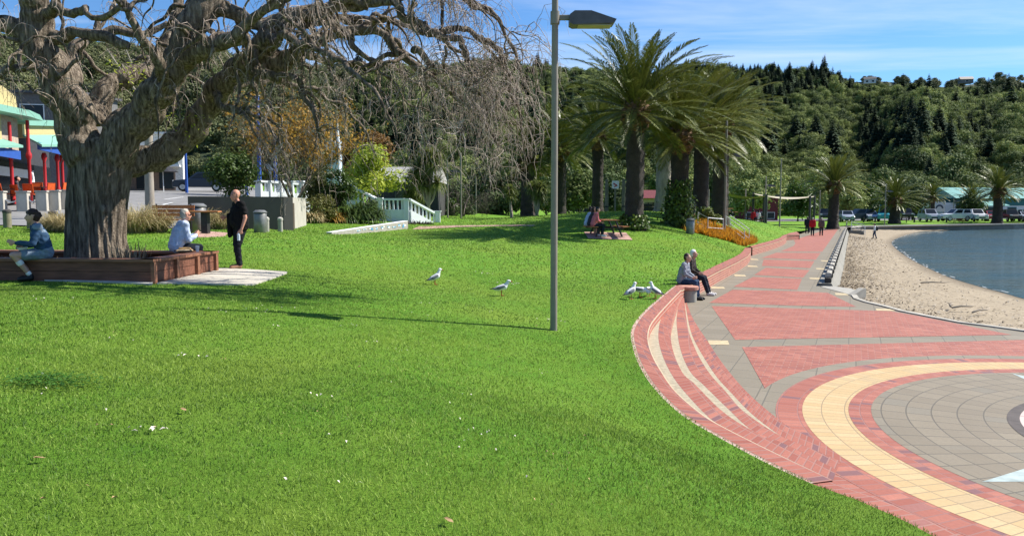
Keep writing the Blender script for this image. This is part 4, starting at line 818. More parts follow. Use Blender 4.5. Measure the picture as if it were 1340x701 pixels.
    hs = node(nt, 'ShaderNodeMath', operation='ADD'); nt.links.new(n1, hs.inputs[0]); nt.links.new(n3, hs.inputs[1]); bump(nt, b, hs.outputs[0], .9, .085)
    link('trunk', me, m, t, smooth=True)
    mb = MB()
    for i, Q in enumerate(allb[12:] + extra):
        Q = wob(Q, .9, 50 + i); mb.tube([tuple(q[:3]) for q in Q], list(np.maximum(Q[:, 3], .006)), 7)
    mb.build('branches', m, t, smooth=True)
    # hanging twigs
    rng = np.random.default_rng(21); src = []; wt = []
    for i, Q in enumerate(allb[4:] + extra):
        big_ = i < 8
        for k in range(len(Q)):
            if Q[k, 3] < (.26 if not big_ else .17): src.append(Q[k, :3]); wt.append((1.0 if Q[k, 3] < .05 else .55 if Q[k, 3] < .1 else .22))
    src = np.array(src); wt = np.array(wt); wx = src[:, 0]; wt = wt * np.where(wx > 7.2, 1.9, np.where(wx > 3.2, 1.1, np.where(wx > -.5, .8, .4))); n = 1350; k = rng.choice(len(src), n, p=wt / wt.sum()); S = src[k] + rng.normal(0, .03, (n, 3)); K = 9
    Lt = rng.gamma(3.0, .25, n) + .2; Lt = np.minimum(Lt * np.where(S[:, 0] > 6.8, 1.4, .85), np.where(S[:, 0] > 6.8, 1.3, .95)); dv = rng.normal(0, 1, (n, 3)); dv[:, 2] = np.abs(dv[:, 2]) * .5 - .1; dv /= np.linalg.norm(dv, axis=1, keepdims=True); paths = np.zeros((n, K, 3)); paths[:, 0] = S
    for i in range(1, K):
        g = .06 + .10 * i; dv = dv + rng.normal(0, .42, (n, 3)) + np.array([0, 0, -1.0]) * g; dv /= np.linalg.norm(dv, axis=1, keepdims=True); paths[:, i] = paths[:, i - 1] + dv * (Lt / (K - 1))[:, None]
    rad = (.0075 * (1 - np.linspace(0, .72, K)))[None] * rng.uniform(.7, 1.35, n)[:, None]; V1, F1 = tubes_np(paths, rad, 3)
    n2 = 5200; k = rng.integers(0, n, n2); j = rng.integers(2, K - 1, n2); S = paths[k, j]; L2 = Lt[k] * rng.uniform(.18, .5, n2); dv = rng.normal(0, 1, (n2, 3)); dv[:, 2] -= .5; dv /= np.linalg.norm(dv, axis=1, keepdims=True); K2 = 5; p2 = np.zeros((n2, K2, 3)); p2[:, 0] = S
    for i in range(1, K2):
        dv = dv + rng.normal(0, .28, (n2, 3)) + np.array([0, 0, -.42]); dv /= np.linalg.norm(dv, axis=1, keepdims=True); p2[:, i] = p2[:, i - 1] + dv * (L2 / (K2 - 1))[:, None]
    V2, F2 = tubes_np(p2, np.tile(.0044 * (1 - np.linspace(0, .6, K2)), (n2, 1)), 3)
    tn = np.concatenate([np.repeat(rng.uniform(0, 1, n), K * 3), np.repeat(rng.uniform(0, 1, n2), K2 * 3)])
    o = link('twigs', np_mesh('twigs', np.concatenate([V1, V2]), np.concatenate([F1, F2 + len(V1)]), tn), M_leaf('elm_twig', (.18, .135, .105), (.52, .43, .36), 0, .7, 0), t); o['kind'] = 'stuff'
    # clumps of thin shoots with a few leaves on the crown fork
    C = np.concatenate([rng.normal(0, .3, (90, 3)) * [1, .6, .7] + np.array(at(178, 95, 16.6) - o0), rng.normal(0, .25, (70, 3)) * [1, .6, .8] + np.array(at(236, 158, 16.4) - o0)]); V, Fc = leaf_cards(C, np.tile([0, 0, 1.], (160, 1)), np.full(160, .05), rng, .35); link('leaves', np_mesh('leaves', V, Fc, np.repeat(rng.uniform(0, 1, 160), 4)), LF_LIME, t)
    return t
elm()
# ================================================================== shrubs, grasses, small trees
def blades(n, h, spread, wid, seed, droop=1.0, base=.12, K=5, up_=.75):
    rng = np.random.default_rng(seed); a = rng.uniform(0, 6.28, n); r0 = base * np.sqrt(rng.uniform(0, 1, n)); Ln = h * rng.uniform(.65, 1.2, n); el = rng.uniform(up_, 1.5, n)
    P = np.zeros((n, K, 3)); P[:, 0, 0] = np.cos(a) * r0; P[:, 0, 1] = np.sin(a) * r0; a2 = a + rng.normal(0, .5, n)
    for i in range(1, K):
        e = el - droop * (i / (K - 1)) ** 1.6 * rng.uniform(.7, 1.5, n); P[:, i] = P[:, i - 1] + np.stack([np.cos(a2) * np.cos(e) * spread, np.sin(a2) * np.cos(e) * spread, np.sin(e)], 1) * (Ln / (K - 1))[:, None]
    sd = np.stack([-np.sin(a2), np.cos(a2), 0 * a2], 1); w_ = wid * np.array([.7, 1, .9, .6, .08][:K]) if K == 5 else wid * np.linspace(1, .1, K)
    A = P - sd[:, None] * w_[None, :, None]; B = P + sd[:, None] * w_[None, :, None]; V = np.stack([A, B], 2).reshape(-1, 3); b = (np.arange(n) * K * 2)[:, None] + (np.arange(K - 1) * 2)[None]
    Fc = np.stack([b, b + 1, b + 3, b + 2], -1).reshape(-1, 4); return V, Fc, np.repeat(rng.uniform(0, 1, n), K * 2)
def tuft(name, label, cat, p, h, spread, n, wid, leaf, seed, group=None, **k):
    V, Fc, T = blades(n, h, spread, wid, seed, **k); o = link(name, np_mesh(name, V, Fc, T), leaf, loc=p); return tag(o, label, cat, group)
g = 'straw coloured tussock grasses along the street edge'
for i, (x, y, s_, lb) in enumerate(((82, 303, .75, 'straw tussock grass behind the seated woman, left of the elm trunk'), (70, 301, .6, 'small straw tussock just left of another tussock behind the seated woman'), (178, 305, 1.0, 'bright straw tussock right beside the elm trunk'), (206, 304, .95, 'straw tussock between the elm trunk and the orange bench'),
                              (190, 302, .8, 'straw tussock directly below the thin street tree trunk'), (268, 300, .85, 'straw tussock beside the steel rubbish bin'), (285, 300, .8, 'straw tussock nearest the standing man in black'), (96, 304, .55, 'low straw tussock touching the left edge of the elm trunk'))):
    tuft('tussock_grass', lb, 'tussock grass', onground(x, y), s_ * 1.35, .8, 700, .008, LF_STRAW, i, g, droop=1.3, base=.28, up_=.85)
def px_h(x, yb, yt, Y): return (yb - yt) / 1000 * Y
def bush(name, label, cat, x, yb, yt, wpx, Y, leaf, seed, n=2200, size=.12, h0=.05, lumps=16, z=None, **k):
    p = at(x, yb, Y)
    if z is None: p.z = max(p.z, zp(p.x, p.y)) if abs(p.z - zp(p.x, p.y)) < .6 else p.z
    return tree(name, label, cat, p, (yb - yt) / 1000 * Y, wpx / 1000 * Y, leaf, seed, n, size, h0, lumps, **k)
bush('dense_shrub', 'dense dark green shrub above the grey wall behind the man in black', 'shrub', 306, 264, 206, 92, 37, LF_MID, 31, 4200, .085, lumps=22)
bush('olive_tree', 'olive yellow tree behind the blue poles', 'tree', 350, 262, 152, 100, 62, LF_OLIVE, 32, 5200, .17, h0=.15, lumps=20)
bush('low_shrub', 'dark green shrub in front of the left flight of the white stairs', 'shrub', 478, 292, 262, 46, 46.5, LF_DARK, 39, 1800, .08, lumps=12)
bush('rust_tree', 'rust brown leaved tree behind the lime green shrub', 'tree', 484, 240, 174, 80, 78, LF_RUST, 33, 2600, .2, lumps=16)
bush('rust_tree', 'low rust brown tree above the white obelisk base', 'tree', 452, 235, 188, 45, 82, LF_RUST, 34, 1800, .2, lumps=12)
bush('lime_shrub', 'large lime yellow shrub beside the white stair balustrade', 'shrub', 484, 266, 197, 88, 53, LF_LIME, 35, 5200, .12, lumps=20)
bush('green_shrub', 'upright bright green shrub left of the lime yellow shrub', 'shrub', 441, 276, 220, 58, 44, LF_MID, 36, 3600, .09, lumps=14)
bush('green_shrub', 'yellow tinged shrub at the foot of the autumn tree', 'shrub', 412, 270, 224, 52, 44, LF_OLIVE, 37, 1800, .09, lumps=10)
bush('low_shrub', 'brownish grassy shrub beside the right end of the grey wall', 'shrub', 420, 292, 254, 54, 42, LF_OLIVE, 38, 1800, .07, lumps=10)
for i, (x, y, Y, h, lf, lb) in enumerate(((468, 288, 45, 1.75, LF_FLAX, 'dark green flax with arching blades left of the stairs'), (486, 289, 46, 1.35, LF_FLAX, 'smaller dark flax tucked against the white stair wall'), (446, 289, 44, 1.4, LF_FLAX, 'green flax between the brown grass and the dark flax'), (432, 289, 43, .8, LF_GOLD, 'golden brown flax on the bank by the grey wall'), (405, 289, 41, .75, LF_STRAW, 'pale dry grass clump at the corner of the grey wall'))):
    p = at(x, y, Y); tuft('flax_plant', lb, 'plant', p, h * 1.1, .9, 420, .034, lf, 60 + i, 'flax and grasses on the bank', droop=1.5, base=.4, up_=.6)
tuft('flax_plant', 'dark low plant in front of the white stairs', 'plant', at(548, 296, 49), .55, 1, 260, .03, M_leaf('purple_leaf', (.015, .012, .015), (.07, .05, .06), .1, .4, 0), 71, droop=1.2, base=.9)
def cabbage(label, x, yb, yt, Y, heads, seed, stem=.11):
    p = foot(x, Y) if yb is None else at(x, yb, Y); t = thing('cabbage_tree', label, 'cabbage tree', p); h = (yb - yt) / 1000 * Y if yb else yt; rg = random.Random(seed); mb = MB(); Vs = []; Fs = []; Ts = []; b = 0
    for i in range(heads):
        a = rg.uniform(0, 6.28); rr = (rg.uniform(.1, .28) * h * .55 if heads > 1 else .1); top = Vector((math.cos(a) * rr, math.sin(a) * rr * .6, h * (rg.uniform(.5, .9) if heads > 1 and i else .86)))
        mb.tube([(0, 0, -.2), (.1 * rr, 0, h * .25), (top.x * .6, top.y * .6, top.z * .62), tuple(top)], [stem * 1.3, stem, stem * .7, stem * .5], 7)
        V, Fc, T = blades(230, h * .17 + .25, 1, .028, seed * 10 + i, droop=1.1, base=.05, up_=-.5); Vs.append(V + np.array(top)); Fs.append(Fc + b); Ts.append(T); b += len(V)
    mb.build('trunk', BARKP, t, smooth=True); link('crown', np_mesh('crown', np.concatenate(Vs), np.concatenate(Fs), np.concatenate(Ts)), LF_CAB, t); return t
cabbage('many headed cabbage tree in front of the dark house by the white stairs', 560, 292, 196, 55, 15, 3)
cabbage('small cabbage tree with a pale trunk on the lawn left of the nearest lamp post', 702, 293.5, 238, 55, 5, 5)
cabbage('small leaning tree with a thin pale stem on the lawn below the twig ends', 669, 294, 242, 55, 2, 7)
cabbage('cabbage tree half hidden by the foot of the white stairs', 545, 292, 222, 58, 7, 9)
# autumn tree: bare vase of branches with sparse yellow leaves
def autumn(label, p, h, wd, seed, nleaf, leaf, droopy=False):
    t = thing('autumn_tree' if not droopy else 'weeping_tree', label, 'tree', p); rg = random.Random(seed); paths = []; mb = MB(); tips = []
    def grow(p_, d_, L__, r_, lv):
        pts = [tuple(p_)]; rad = [r_]; p2 = Vector(p_); d2 = Vector(d_)
        for i in range(5):
            d2 = (d2 + Vector((rg.uniform(-.25, .25), rg.uniform(-.25, .25), (-.22 * lv if droopy else .06)))).normalized(); p2 = p2 + d2 * L__ / 5; pts.append(tuple(p2)); rad.append(r_ * (1 - .13 * (i + 1)))
            if lv < 4 and i >= 1:
                for q in range(2 if lv > 0 else 2): grow(p2, (d2 + Vector((rg.uniform(-1, 1), rg.uniform(-1, 1), rg.uniform(-.3, .5)))).normalized(), L__ * rg.uniform(.5, .68), rad[-1] * .6, lv + 1 + (1 if rg.random() < .35 else 0))
            if lv >= 2: tips.append(tuple(p2))
        mb.tube(pts, rad, 5 if lv < 2 else 3, cap=False)
    for i in range(5): a = i * 1.256 + rg.uniform(-.3, .3); grow((math.cos(a) * .1, math.sin(a) * .1, 0), Vector((math.cos(a) * .55 * wd / h, math.sin(a) * .55 * wd / h, 1)).normalized(), h * .62, h * .016, 0)
    mb.build('trunk', BARK if not droopy else LF_BARE, t)
    if nleaf:
        rng = np.random.default_rng(seed); T_ = np.array(tips); C = T_[rng.integers(0, len(T_), nleaf)] + rng.normal(0, .12, (nleaf, 3)); V, Fc = leaf_cards(C, np.tile([0, 0, .5], (nleaf, 1)), np.full(nleaf, .085), rng, .7, 1); link('crown', np_mesh('crown', V, Fc, np.repeat(rng.uniform(0, 1, nleaf), 4)), leaf, t)
    return t
autumn('autumn tree with bare branches and sparse golden leaves above the grey wall', at(385, 266, 40), 4.9, 5.0, 8, 4200, LF_GOLD)
autumn('bare weeping tree with brown arching twigs on the far lawn', foot(606, 74), 4.6, 6, 9, 0, None, True)
# street tree trunk behind the elm
p = onground(197, 291); t = thing('street_tree', 'slim bare street tree trunk between the elm and the orange bench', 'tree', p); mb = MB(); mb.tube([(0, 0, -.2), (0, 0, .4), (0, .02, 2), (.05, .05, 4), (.1, .1, 6)], [.25, .2, .18, .16, .1], 12); mb.build('trunk', BARKP, t, smooth=True)
mb = MB()
for i in range(7): a = i * .9; mb.tube([(.07, .05, 3.6 + i * .3), (math.cos(a) * .8, math.sin(a) * .8, 4.8 + i * .35), (math.cos(a) * 1.4, math.sin(a) * 1.4, 5.6 + i * .4)], [.07, .04, .012], 6)
mb.build('branches', BARKP, t, smooth=True)
# trees behind the lawn
bg_trees = [('wide spreading olive green tree beyond the lawn behind the bare weeping tree', 648, 289, 207, 150, 98, LF_GREY, 4200, .3), ('rounded olive green tree beyond the lawn right of the bare weeping tree', 700, 289, 222, 80, 92, LF_OLIVE, 2600, .26), ('dark bush beyond the lawn between the two slim lamp posts', 590, 289, 245, 50, 86, LF_DARK, 1600, .2),
            ('dark green bush beyond the lawn below the spreading olive tree', 640, 289, 252, 60, 84, LF_DARK, 1800, .2), ('dark rounded bush behind the small leaning tree', 682, 289, 246, 52, 84, LF_DARK, 1600, .2), ('light green bush beyond the lawn behind the small cabbage tree', 715, 289, 236, 44, 82, LF_MID, 1800, .2), ('low dark bush at the lawn edge just right of the white stair pillar', 612, 290, 268, 34, 78, LF_MID, 1200, .15),
            ('large glossy dark green bush left of the picnic table people', 758, 289, 231, 92, 76, LF_BUSH, 4200, .19), ('dark bush between the big glossy bush and the tallest palm', 806, 289, 243, 56, 90, LF_DARK, 2200, .22), ('mid green tree seen between the tallest palm and the ivy clad palm', 858, 287, 228, 56, 110, LF_MID, 2200, .25), ('bushy tree seen between the ivy clad palm and the next palm', 900, 286, 232, 50, 112, LF_BUSH, 2000, .26),
            ('rounded grey green tree behind the shade sail posts', 975, 285, 236, 66, 116, LF_BUSH, 2800, .26), ('round light green tree right of the shade sail', 1044, 288, 244, 58, 108, LF_MID, 3000, .22), ('bushy tree at the hill foot behind the far promenade palm', 1062, 287, 226, 60, 135, LF_BUSH, 2600, .3), ('pale green tree at the hill foot right of the far promenade palm', 1110, 286, 238, 58, 140, LF_BUSH, 2600, .3),
            ('mid green tree at the hill foot left of the teal van', 1138, 286, 243, 44, 144, LF_MID, 2000, .28), ('dark tree at the hill foot behind the teal van', 1195, 286, 240, 60, 150, LF_DARK, 2400, .3), ('dark rounded bush in front of the teal hall', 1270, 285, 255, 44, 143, LF_DARK, 2000, .24), ('grey green tree at the hill foot behind the shade sails', 1010, 284, 226, 64, 138, LF_BUSH, 2600, .3),
            ('dark tree at the back edge of the park behind the palms', 930, 285, 222, 70, 130, LF_DARK, 2600, .3), ('dark tree beyond the lawn behind the palm trunks by the nearest lamp post', 735, 288, 222, 70, 104, LF_DARK, 2600, .27), ('dark tree beyond the lawn directly behind the picnic people', 790, 288, 226, 70, 112, LF_DARK, 2400, .28), ('dark tree behind the cabbage tree by the white stairs', 560, 288, 236, 60, 88, LF_DARK, 2200, .24), ('small dark bush at the far end of the lawn behind the white stair pillar', 585, 289, 262, 40, 74, LF_MID, 1400, .14)]
for i, (lb, x, yb, yt, wpx, Y, lf, n, s_) in enumerate(bg_trees):
    bush('park_tree' if yb - yt > 45 else 'park_bush', lb, 'tree' if yb - yt > 45 else 'bush', x, yb, yt, wpx, Y, lf, 100 + i, n, s_, h0=.08, lumps=20)
# yellow flowering shrub right of the ivy palm
bush('flowering_shrub', 'pale flowering shrub beside the man at the rubbish bin', 'shrub', 926, 292, 271, 34, 47, LF_CAB, 140, 1100, .10, lumps=9)
bush('flowering_shrub', 'small light green plant at the left foot of the tallest palm', 'shrub', 814, 297, 284, 11, 37.5, LF_IVY, 141, 260, .07, lumps=5)
# orange flower bed on the bank
Pb = [onground(*p_) for p_ in ((897, 293), (915, 293), (940, 300), (962, 305), (984, 312), (990, 317.5), (975, 322.5), (955, 316), (930, 310), (908, 304.5), (898, 303))]
import mathutils
rng = np.random.default_rng(31); poly = [(p.x, p.y) for p in Pb]; xs = [p[0] for p in poly]; ys_ = [p[1] for p in poly]; pts = []
def inpoly(x, y):
    c = False; j = len(poly) - 1
    for i in range(len(poly)):
        if (poly[i][1] > y) != (poly[j][1] > y) and x < (poly[j][0] - poly[i][0]) * (y - poly[i][1]) / (poly[j][1] - poly[i][1]) + poly[i][0]: c = not c
        j = i
    return c
while len(pts) < 1500:
    x, y = rng.uniform(min(xs), max(xs)), rng.uniform(min(ys_), max(ys_))
    if inpoly(x, y): pts.append((x, y))
pts = np.array(pts); zg = zt(pts[:, 0], pts[:, 1]); Vs = []; Fs = []; Ts = []; b = 0
for i in range(len(pts)):
    V, Fc, T = blades(9, .26 + .36 * rng.uniform(), .8, .026, 1000 + i, droop=.8, base=.07, K=4); Vs.append(V + np.array([pts[i, 0], pts[i, 1], zg[i]])); Fs.append(Fc + b); Ts.append(np.clip(T * .6 + .5 * rng.uniform(), 0, 1)); b += len(V)
tag(link('flower_bed', np_mesh('flower_bed', np.concatenate(Vs), np.concatenate(Fs), np.concatenate(Ts)), M_leaf('orange_foliage', (.16, .14, .02), (.72, .30, .025), .5, .6, 0)), 'bank of orange grassy plants by the handrails', 'flower bed', kind='stuff')
# ================================================================== mown grass
def grass():
    rng = np.random.default_rng(2); out = []
    for y0, y1, dens, w_, h in ((2.6, 5, 5000, .0032, .027), (5, 8, 3300, .0045, .028), (8, 13, 1500, .0065, .028), (13, 22, 520, .010, .030), (22, 42, 130, .018, .045), (42, 74, 30, .034, .05)):
        a = (y1 - y0) * ((y0 + y1) * .74 + 3); n = int(a * dens); Y = np.sqrt(rng.uniform(y0 ** 2, y1 ** 2, n)); X = rng.uniform(-1, 1, n) * (Y * .74 + 1.5); ok = X < np.interp(Y, EY, EX) + .035; X = X[ok]; Y = Y[ok]; n = len(X)
        Z = zt(X, Y); pat = np.sin(X * 1.3 + np.sin(Y * .9) * 2) * np.sin(Y * 1.1 + X * .4) * .5 + np.sin(X * 4.1 + Y * 3.3) * np.sin(Y * 4.7 - X * 2) * .4
        hh = h * rng.uniform(.5, 1.3, n) * (1 + .35 * pat); az = rng.uniform(0, 6.28, n) + pat; ln = rng.uniform(.1, .95, n) * hh; s = np.stack([np.cos(az), np.sin(az), 0 * az], 1); tip_a = az + 1.57 + rng.normal(0, .8, n)
        B = np.stack([X, Y, Z - .004], 1); ww = (w_ * rng.uniform(.6, 1.3, n))[:, None]; tip = B + np.stack([np.cos(tip_a) * ln, np.sin(tip_a) * ln, hh], 1)
        out.append((np.stack([B - s * ww, B + s * ww, tip], 1).reshape(-1, 3), np.repeat(np.clip(rng.beta(1.6, 1.6, n) + pat * .22 + .22 * np.sin(X * .55 + 1.2 * np.sin(Y * .43)) * np.sin(Y * .5 + .7 * np.sin(X * .8)) + .16 * np.sin(X * 7 + Y * 3.1) * np.sin(Y * 8.3 - X * 2.2), 0, 1), 3)))
    V = np.concatenate([o[0] for o in out]); T = np.concatenate([o[1] for o in out]); me = np_mesh('grass', V, np.arange(len(V)).reshape(-1, 3), T)
    tag(link('grass', me, M_leaf('grass_blade', (.050, .122, .014), (.325, .445, .072), .34, .6, 0)), 'short mown bright green grass', 'grass', kind='stuff')
grass()
# ================================================================== street furniture
STEEL = M('brushed_steel', (.22, .215, .20), .45, .5, var=.25); GALV = M('galvanised', (.20, .20, .19), .5, .4, var=.12); POSTG = M('post_grey', (.25, .225, .18), .55, .1, var=.08); DARKM = M('dark_metal', (.03, .03, .032), .5, .3)
WHITE = M('white_paint', (.78, .78, .75), .6, var=.05); BLUEP = M('blue_paint', (.03, .09, .34), .5, var=.1); REDP_ = M('red_paint', (.42, .025, .03), .45, var=.1); ORG = M('orange_timber', (.40, .16, .06), .7, var=.25, scale=4, stretch=(1, 8, 8)); GLASS = M('dark_glass', (.015, .02, .025), .16, spec=.25, var=.1); TIMB = M('stained_timber', (.18, .072, .042), .65, var=.35, scale=3, bmp=.2, stretch=(.6, 6, 6)); TIMBL = M('capping_timber', (.25, .11, .062), .6, var=.3, scale=3, stretch=(.6, 6, 6)); BLK = M('black_plastic', (.015, .015, .016), .5)
# nearest lamp post
def lamp_post(label, p, h, r_, arm_z, head=True, hd=(1, 0)):
    t = thing('lamp_post', label, 'lamp post', p, math.atan2(hd[1], hd[0])); mb = MB(); mb.tube([(0, 0, -.2), (0, 0, h * .5), (0, 0, h)], [r_, r_ * .92, r_ * .85], 20); auto_smooth(mb.build('pole', POSTG, t)); mb = MB(); mb.lathe([(r_ * 1.0, h - .01), (r_ * 1.05, h), (r_ * .5, h + .03)], n=16); mb.build('cap', POSTG, t)
    if head:
        mb = MB(); mb.box((0, -r_ * .93, .75), (r_ * .9, .02, .42), bev=.006); mb.build('hatch', POSTG, t)
        mb = MB(); mb.lathe([(r_ * 1.25, arm_z - .09), (r_ * 1.25, arm_z + .12)], n=20); mb.box((.16, 0, arm_z + .02), (.26, .06, .09), bev=.01); mb.build('bracket', POSTG, t)
        mb = MB(); P = [(.24, arm_z - .10), (.30, arm_z - .13), (.98, arm_z - .10), (1.02, arm_z - .04), (.60, arm_z + .10), (.32, arm_z + .10), (.24, arm_z + .04)]; mb.side(P, -.17, .17); hdm = mb.build('lamp_head', M('lamp_head', (.10, .10, .11), .5, .2), t); mb = MB(); mb.box((.66, 0, arm_z - .125), (.56, .28, .02)); mb.build('lens', M('lens', (.30, .29, .20), .35), hdm)
    return t
pL = at(724.5, 430, 13.2); pL.z = zp(pL.x, pL.y)
lamp_post('nearest tall grey lamp post standing on the lawn', pL, 6.9, .062, at(750, 25, 13.2).z - pL.z)
p = at(947.5, 319, 45); p.z = zp(p.x, p.y); lamp_post('slim grey lamp post standing in the orange flower bed', p, 6.6, .075, at(955, 203, 45).z - p.z)
for x, yb, yt, Y, lb, hd in ((586, 292, 218, 62, 'left one of two slim lamp posts by the far lawn path', True), (603.5, 294, 210, 60, 'right one of two slim lamp posts by the far lawn path', False), (623, 288, 240, 80, 'short grey post in front of the bare weeping tree', False), (1020, 297, 209, 72, 'thin tall grey pole on the grass left of the walkers', False), (1001, 294, 232, 80, 'thin grey pole behind the shade sail with a small arm', True), (1072, 290, 250, 88, 'thin grey pole just left of the far promenade palm', False), (1157.5, 293, 241, 108, 'slim lamp post in front of the teal van', True), (975, 290, 248, 84, 'short grey pole under the shade sail', False), (864, 288, 236, 70, 'blue grey pole beside the pale palm trunk', False), (1247, 287, 258, 135, 'thin lamp post in front of the teal hall', True), (927, 288, 250, 75, 'pale thin pole behind the dark trunked palm', False)):
    p = at(x, yb, Y); p.z = max(p.z, zp(p.x, p.y)) if abs(p.z - zp(p.x, p.y)) < 1 else p.z; lamp_post(lb, p, (yb - yt) / 1000 * Y, .07, (yb - yt) / 1000 * Y * .82, hd)
# planter box round the elm
pc = [onground(x, y) for x, y in ((200, 371), (283, 355))]; A = Vector((pc[0].x, pc[0].y)); B = Vector((pc[1].x, pc[1].y)); side_ = (B - A); Dp = side_.length; sd = side_.normalized(); fr_ = Vector((-1, .085)).normalized()
C_ = A + fr_ * 5.6; Dd = C_ + side_ ; zb = min(p.z for p in pc) - .15; ztop = at(200, 339, A.y).z
t = thing('timber_planter', 'large reddish brown timber planter box used as a seat round the gnarled elm', 'planter', (A.x, A.y, 0)); o2 = A
def board(P, Q, z0, z1, th, name, mat, inward):
    mb = MB(); d_ = (Q - P).normalized(); n_ = Vector((-d_.y, d_.x)) * inward; k_ = [P - o2, Q - o2, Q - o2 + n_ * th, P - o2 + n_ * th]
    if inward < 0: k_ = k_[::-1]
    mb.prism([tuple(v_) for v_ in k_], z0, z1); mb.build(name, mat, t)
hh_ = ztop - zb
for P, Q, iw in ((A, B, 1), (C_, A, 1), (B, Dd, 1), (Dd, C_, 1)):
    for k in range(3): board(P, Q, zb + (hh_ - .05) * k / 3 + .004, zb + (hh_ - .05) * (k + 1) / 3 - .004, .05, 'board', TIMB, iw)
    n_ = (Q - P).normalized(); nn = Vector((-n_.y, n_.x)); board(P - nn * .05 - n_ * .05, Q - nn * .05 + n_ * .05, ztop - .05, ztop, .32, 'capping', TIMBL, iw)
Ln = Dp
for k in range(4): c = A + sd * (Ln * (k + .02) / 3.08); mb = MB(); mb.box((c.x - o2.x + .02, c.y - o2.y, (zb + ztop) / 2 - .03), (.07, .10, hh_ - .06), rz=math.atan2(sd.y, sd.x) + R(90)); mb.build('batten', TIMBL, t)
i_ = lambda v_: (v_.x - o2.x, v_.y - o2.y); cen = (A + B + C_ + Dd) / 4
mb = MB(); mb.prism([i_(cen + (v_ - cen) * .97) for v_ in (A, B, Dd, C_)], zb, ztop - .16); mb.build('bark_mulch', M('bark_mulch', (.10, .065, .045), .95, var=.6, scale=18, bmp=1, bscale=30), t)
# mulch chips
rng = np.random.default_rng(3); n = 1800; u_ = rng.uniform(.03, .97, (n, 2)); XY = np.array(A)[None] + u_[:, :1] * np.array(B - A)[None] + u_[:, 1:] * np.array(C_ - A)[None]; Cc_ = np.c_[XY - np.array(o2), np.full(n, ztop - .145)]; V, Fc = leaf_cards(Cc_, np.tile([0, 0, 1.], (n, 1)), np.full(n, .035), rng, .4, .4); q_ = link('mulch_chips', np_mesh('mulch_chips', V, Fc, np.repeat(rng.uniform(0, 1, n), 4)), M_leaf('chips', (.07, .04, .025), (.34, .23, .15), 0, .9, 0), t); q_['kind'] = 'stuff'
# dry reeds at the foot of the trunk
tuft('dry_reeds', 'dry strappy reeds at the foot of the elm trunk inside the planter', 'plant', (A.x - 1.15, A.y + 1.5, ztop - .17), .42, .6, 90, .012, M_leaf('dry_reed', (.12, .09, .06), (.32, .26, .18), .1, .8, 0), 5, base=.35, droop=.5, up_=1.0)
# ------------------------------------------------------------------ grey block wall, wedge wall, stairs
SHADR = M('shaded_render', (.062, .059, .054), .85, var=.12, scale=2); SUNR = M('sunlit_render', (.40, .37, .32), .85, var=.1, scale=2)  # one grey wall: shade on its front and sun on its end painted in
w0, w1, w2 = at(247, 300, 30.5), at(372, 301, 32), at(401, 300, 38.5); zt_ = at(372, 257.5, 32).z
t = thing('block_wall', 'grey rendered block wall with painted-in shaded front and sunlit right end below the dense shrub', 'wall', w1)
mb = MB(); P = [(w0.x - w1.x, w0.y - w1.y), (0, 0), (.3, .3 + .0), (w0.x - w1.x, w0.y - w1.y + .3)]; mb.prism(P, -1.0, zt_ - w1.z); mb.build('front_face', M('shaded_render', (.105, .10, .094)), t)
mb = MB(); d_ = Vector((w2.x - w1.x, w2.y - w1.y)); n_ = Vector((-d_.y, d_.x)).normalized() * .3; mb.prism([(.004, .01), tuple(d_), tuple(d_ + n_), tuple(n_ + Vector((0, .31)))], -1.0, zt_ - w1.z + .004); mb.build('end_face', SUNR, t)
mb = MB(); mb.prism([(.1, .32), (d_.x - .2, d_.y), (w0.x - w1.x - .6, d_.y - 2.0), (w0.x - w1.x, w0.y - w1.y + .3)], -1.0, zt_ - w1.z - .25); mb.build('planted_bed', M('soil', (.07, .05, .035), .95), t)
# low wedge wall with pale painted marks
a_, b_ = onground(432, 306.5), onground(534, 299.5); za = .05; ha = at(432, 305.3, a_.y).z; hb = at(534, 289.5, b_.y).z
t = thing('wedge_wall', 'low pale wedge shaped wall with small blue and white painted marks', 'wall', a_); d_ = b_ - a_; top_a, top_b = ha - a_.z + .02, hb - a_.z; c_ = onground(402, 300) - a_
n_ = Vector((-d_.y, d_.x, 0)).normalized() * .25
mb = MB(); P0 = [Vector((0, 0, -.4)), Vector((d_.x, d_.y, d_.z - .5)), Vector((d_.x, d_.y, top_b)), Vector((d_.x * .02, d_.y * .02, top_a))]; mb.add([tuple(v_) for v_ in P0] + [tuple(v_ + n_) for v_ in P0], [(0, 1, 2, 3), (7, 6, 5, 4), (3, 2, 6, 7), (1, 5, 6, 2), (0, 3, 7, 4)]); mb.build('wall_face', CONC, t)
mb = MB(); e_ = Vector((0, 0, .03)); Q = [P0[3], P0[2], P0[2] + n_ * 1.1, P0[3] + n_ * 1.1]; mb.add([tuple(v_ + Vector((0, -.03, .003))) for v_ in Q] + [tuple(v_ + e_ + Vector((0, -.03, 0))) for v_ in Q], [(4, 5, 6, 7), (0, 1, 5, 4), (1, 2, 6, 5), (3, 7, 6, 2), (0, 4, 7, 3)]); mb.build('coping', WHITE, t)
rg = random.Random(6); mt_ = [M('tile_blue', (.10, .32, .50), .5), M('tile_white', (.74, .74, .72), .5)]
fn = Vector((d_.y, -d_.x, 0)).normalized() * .012
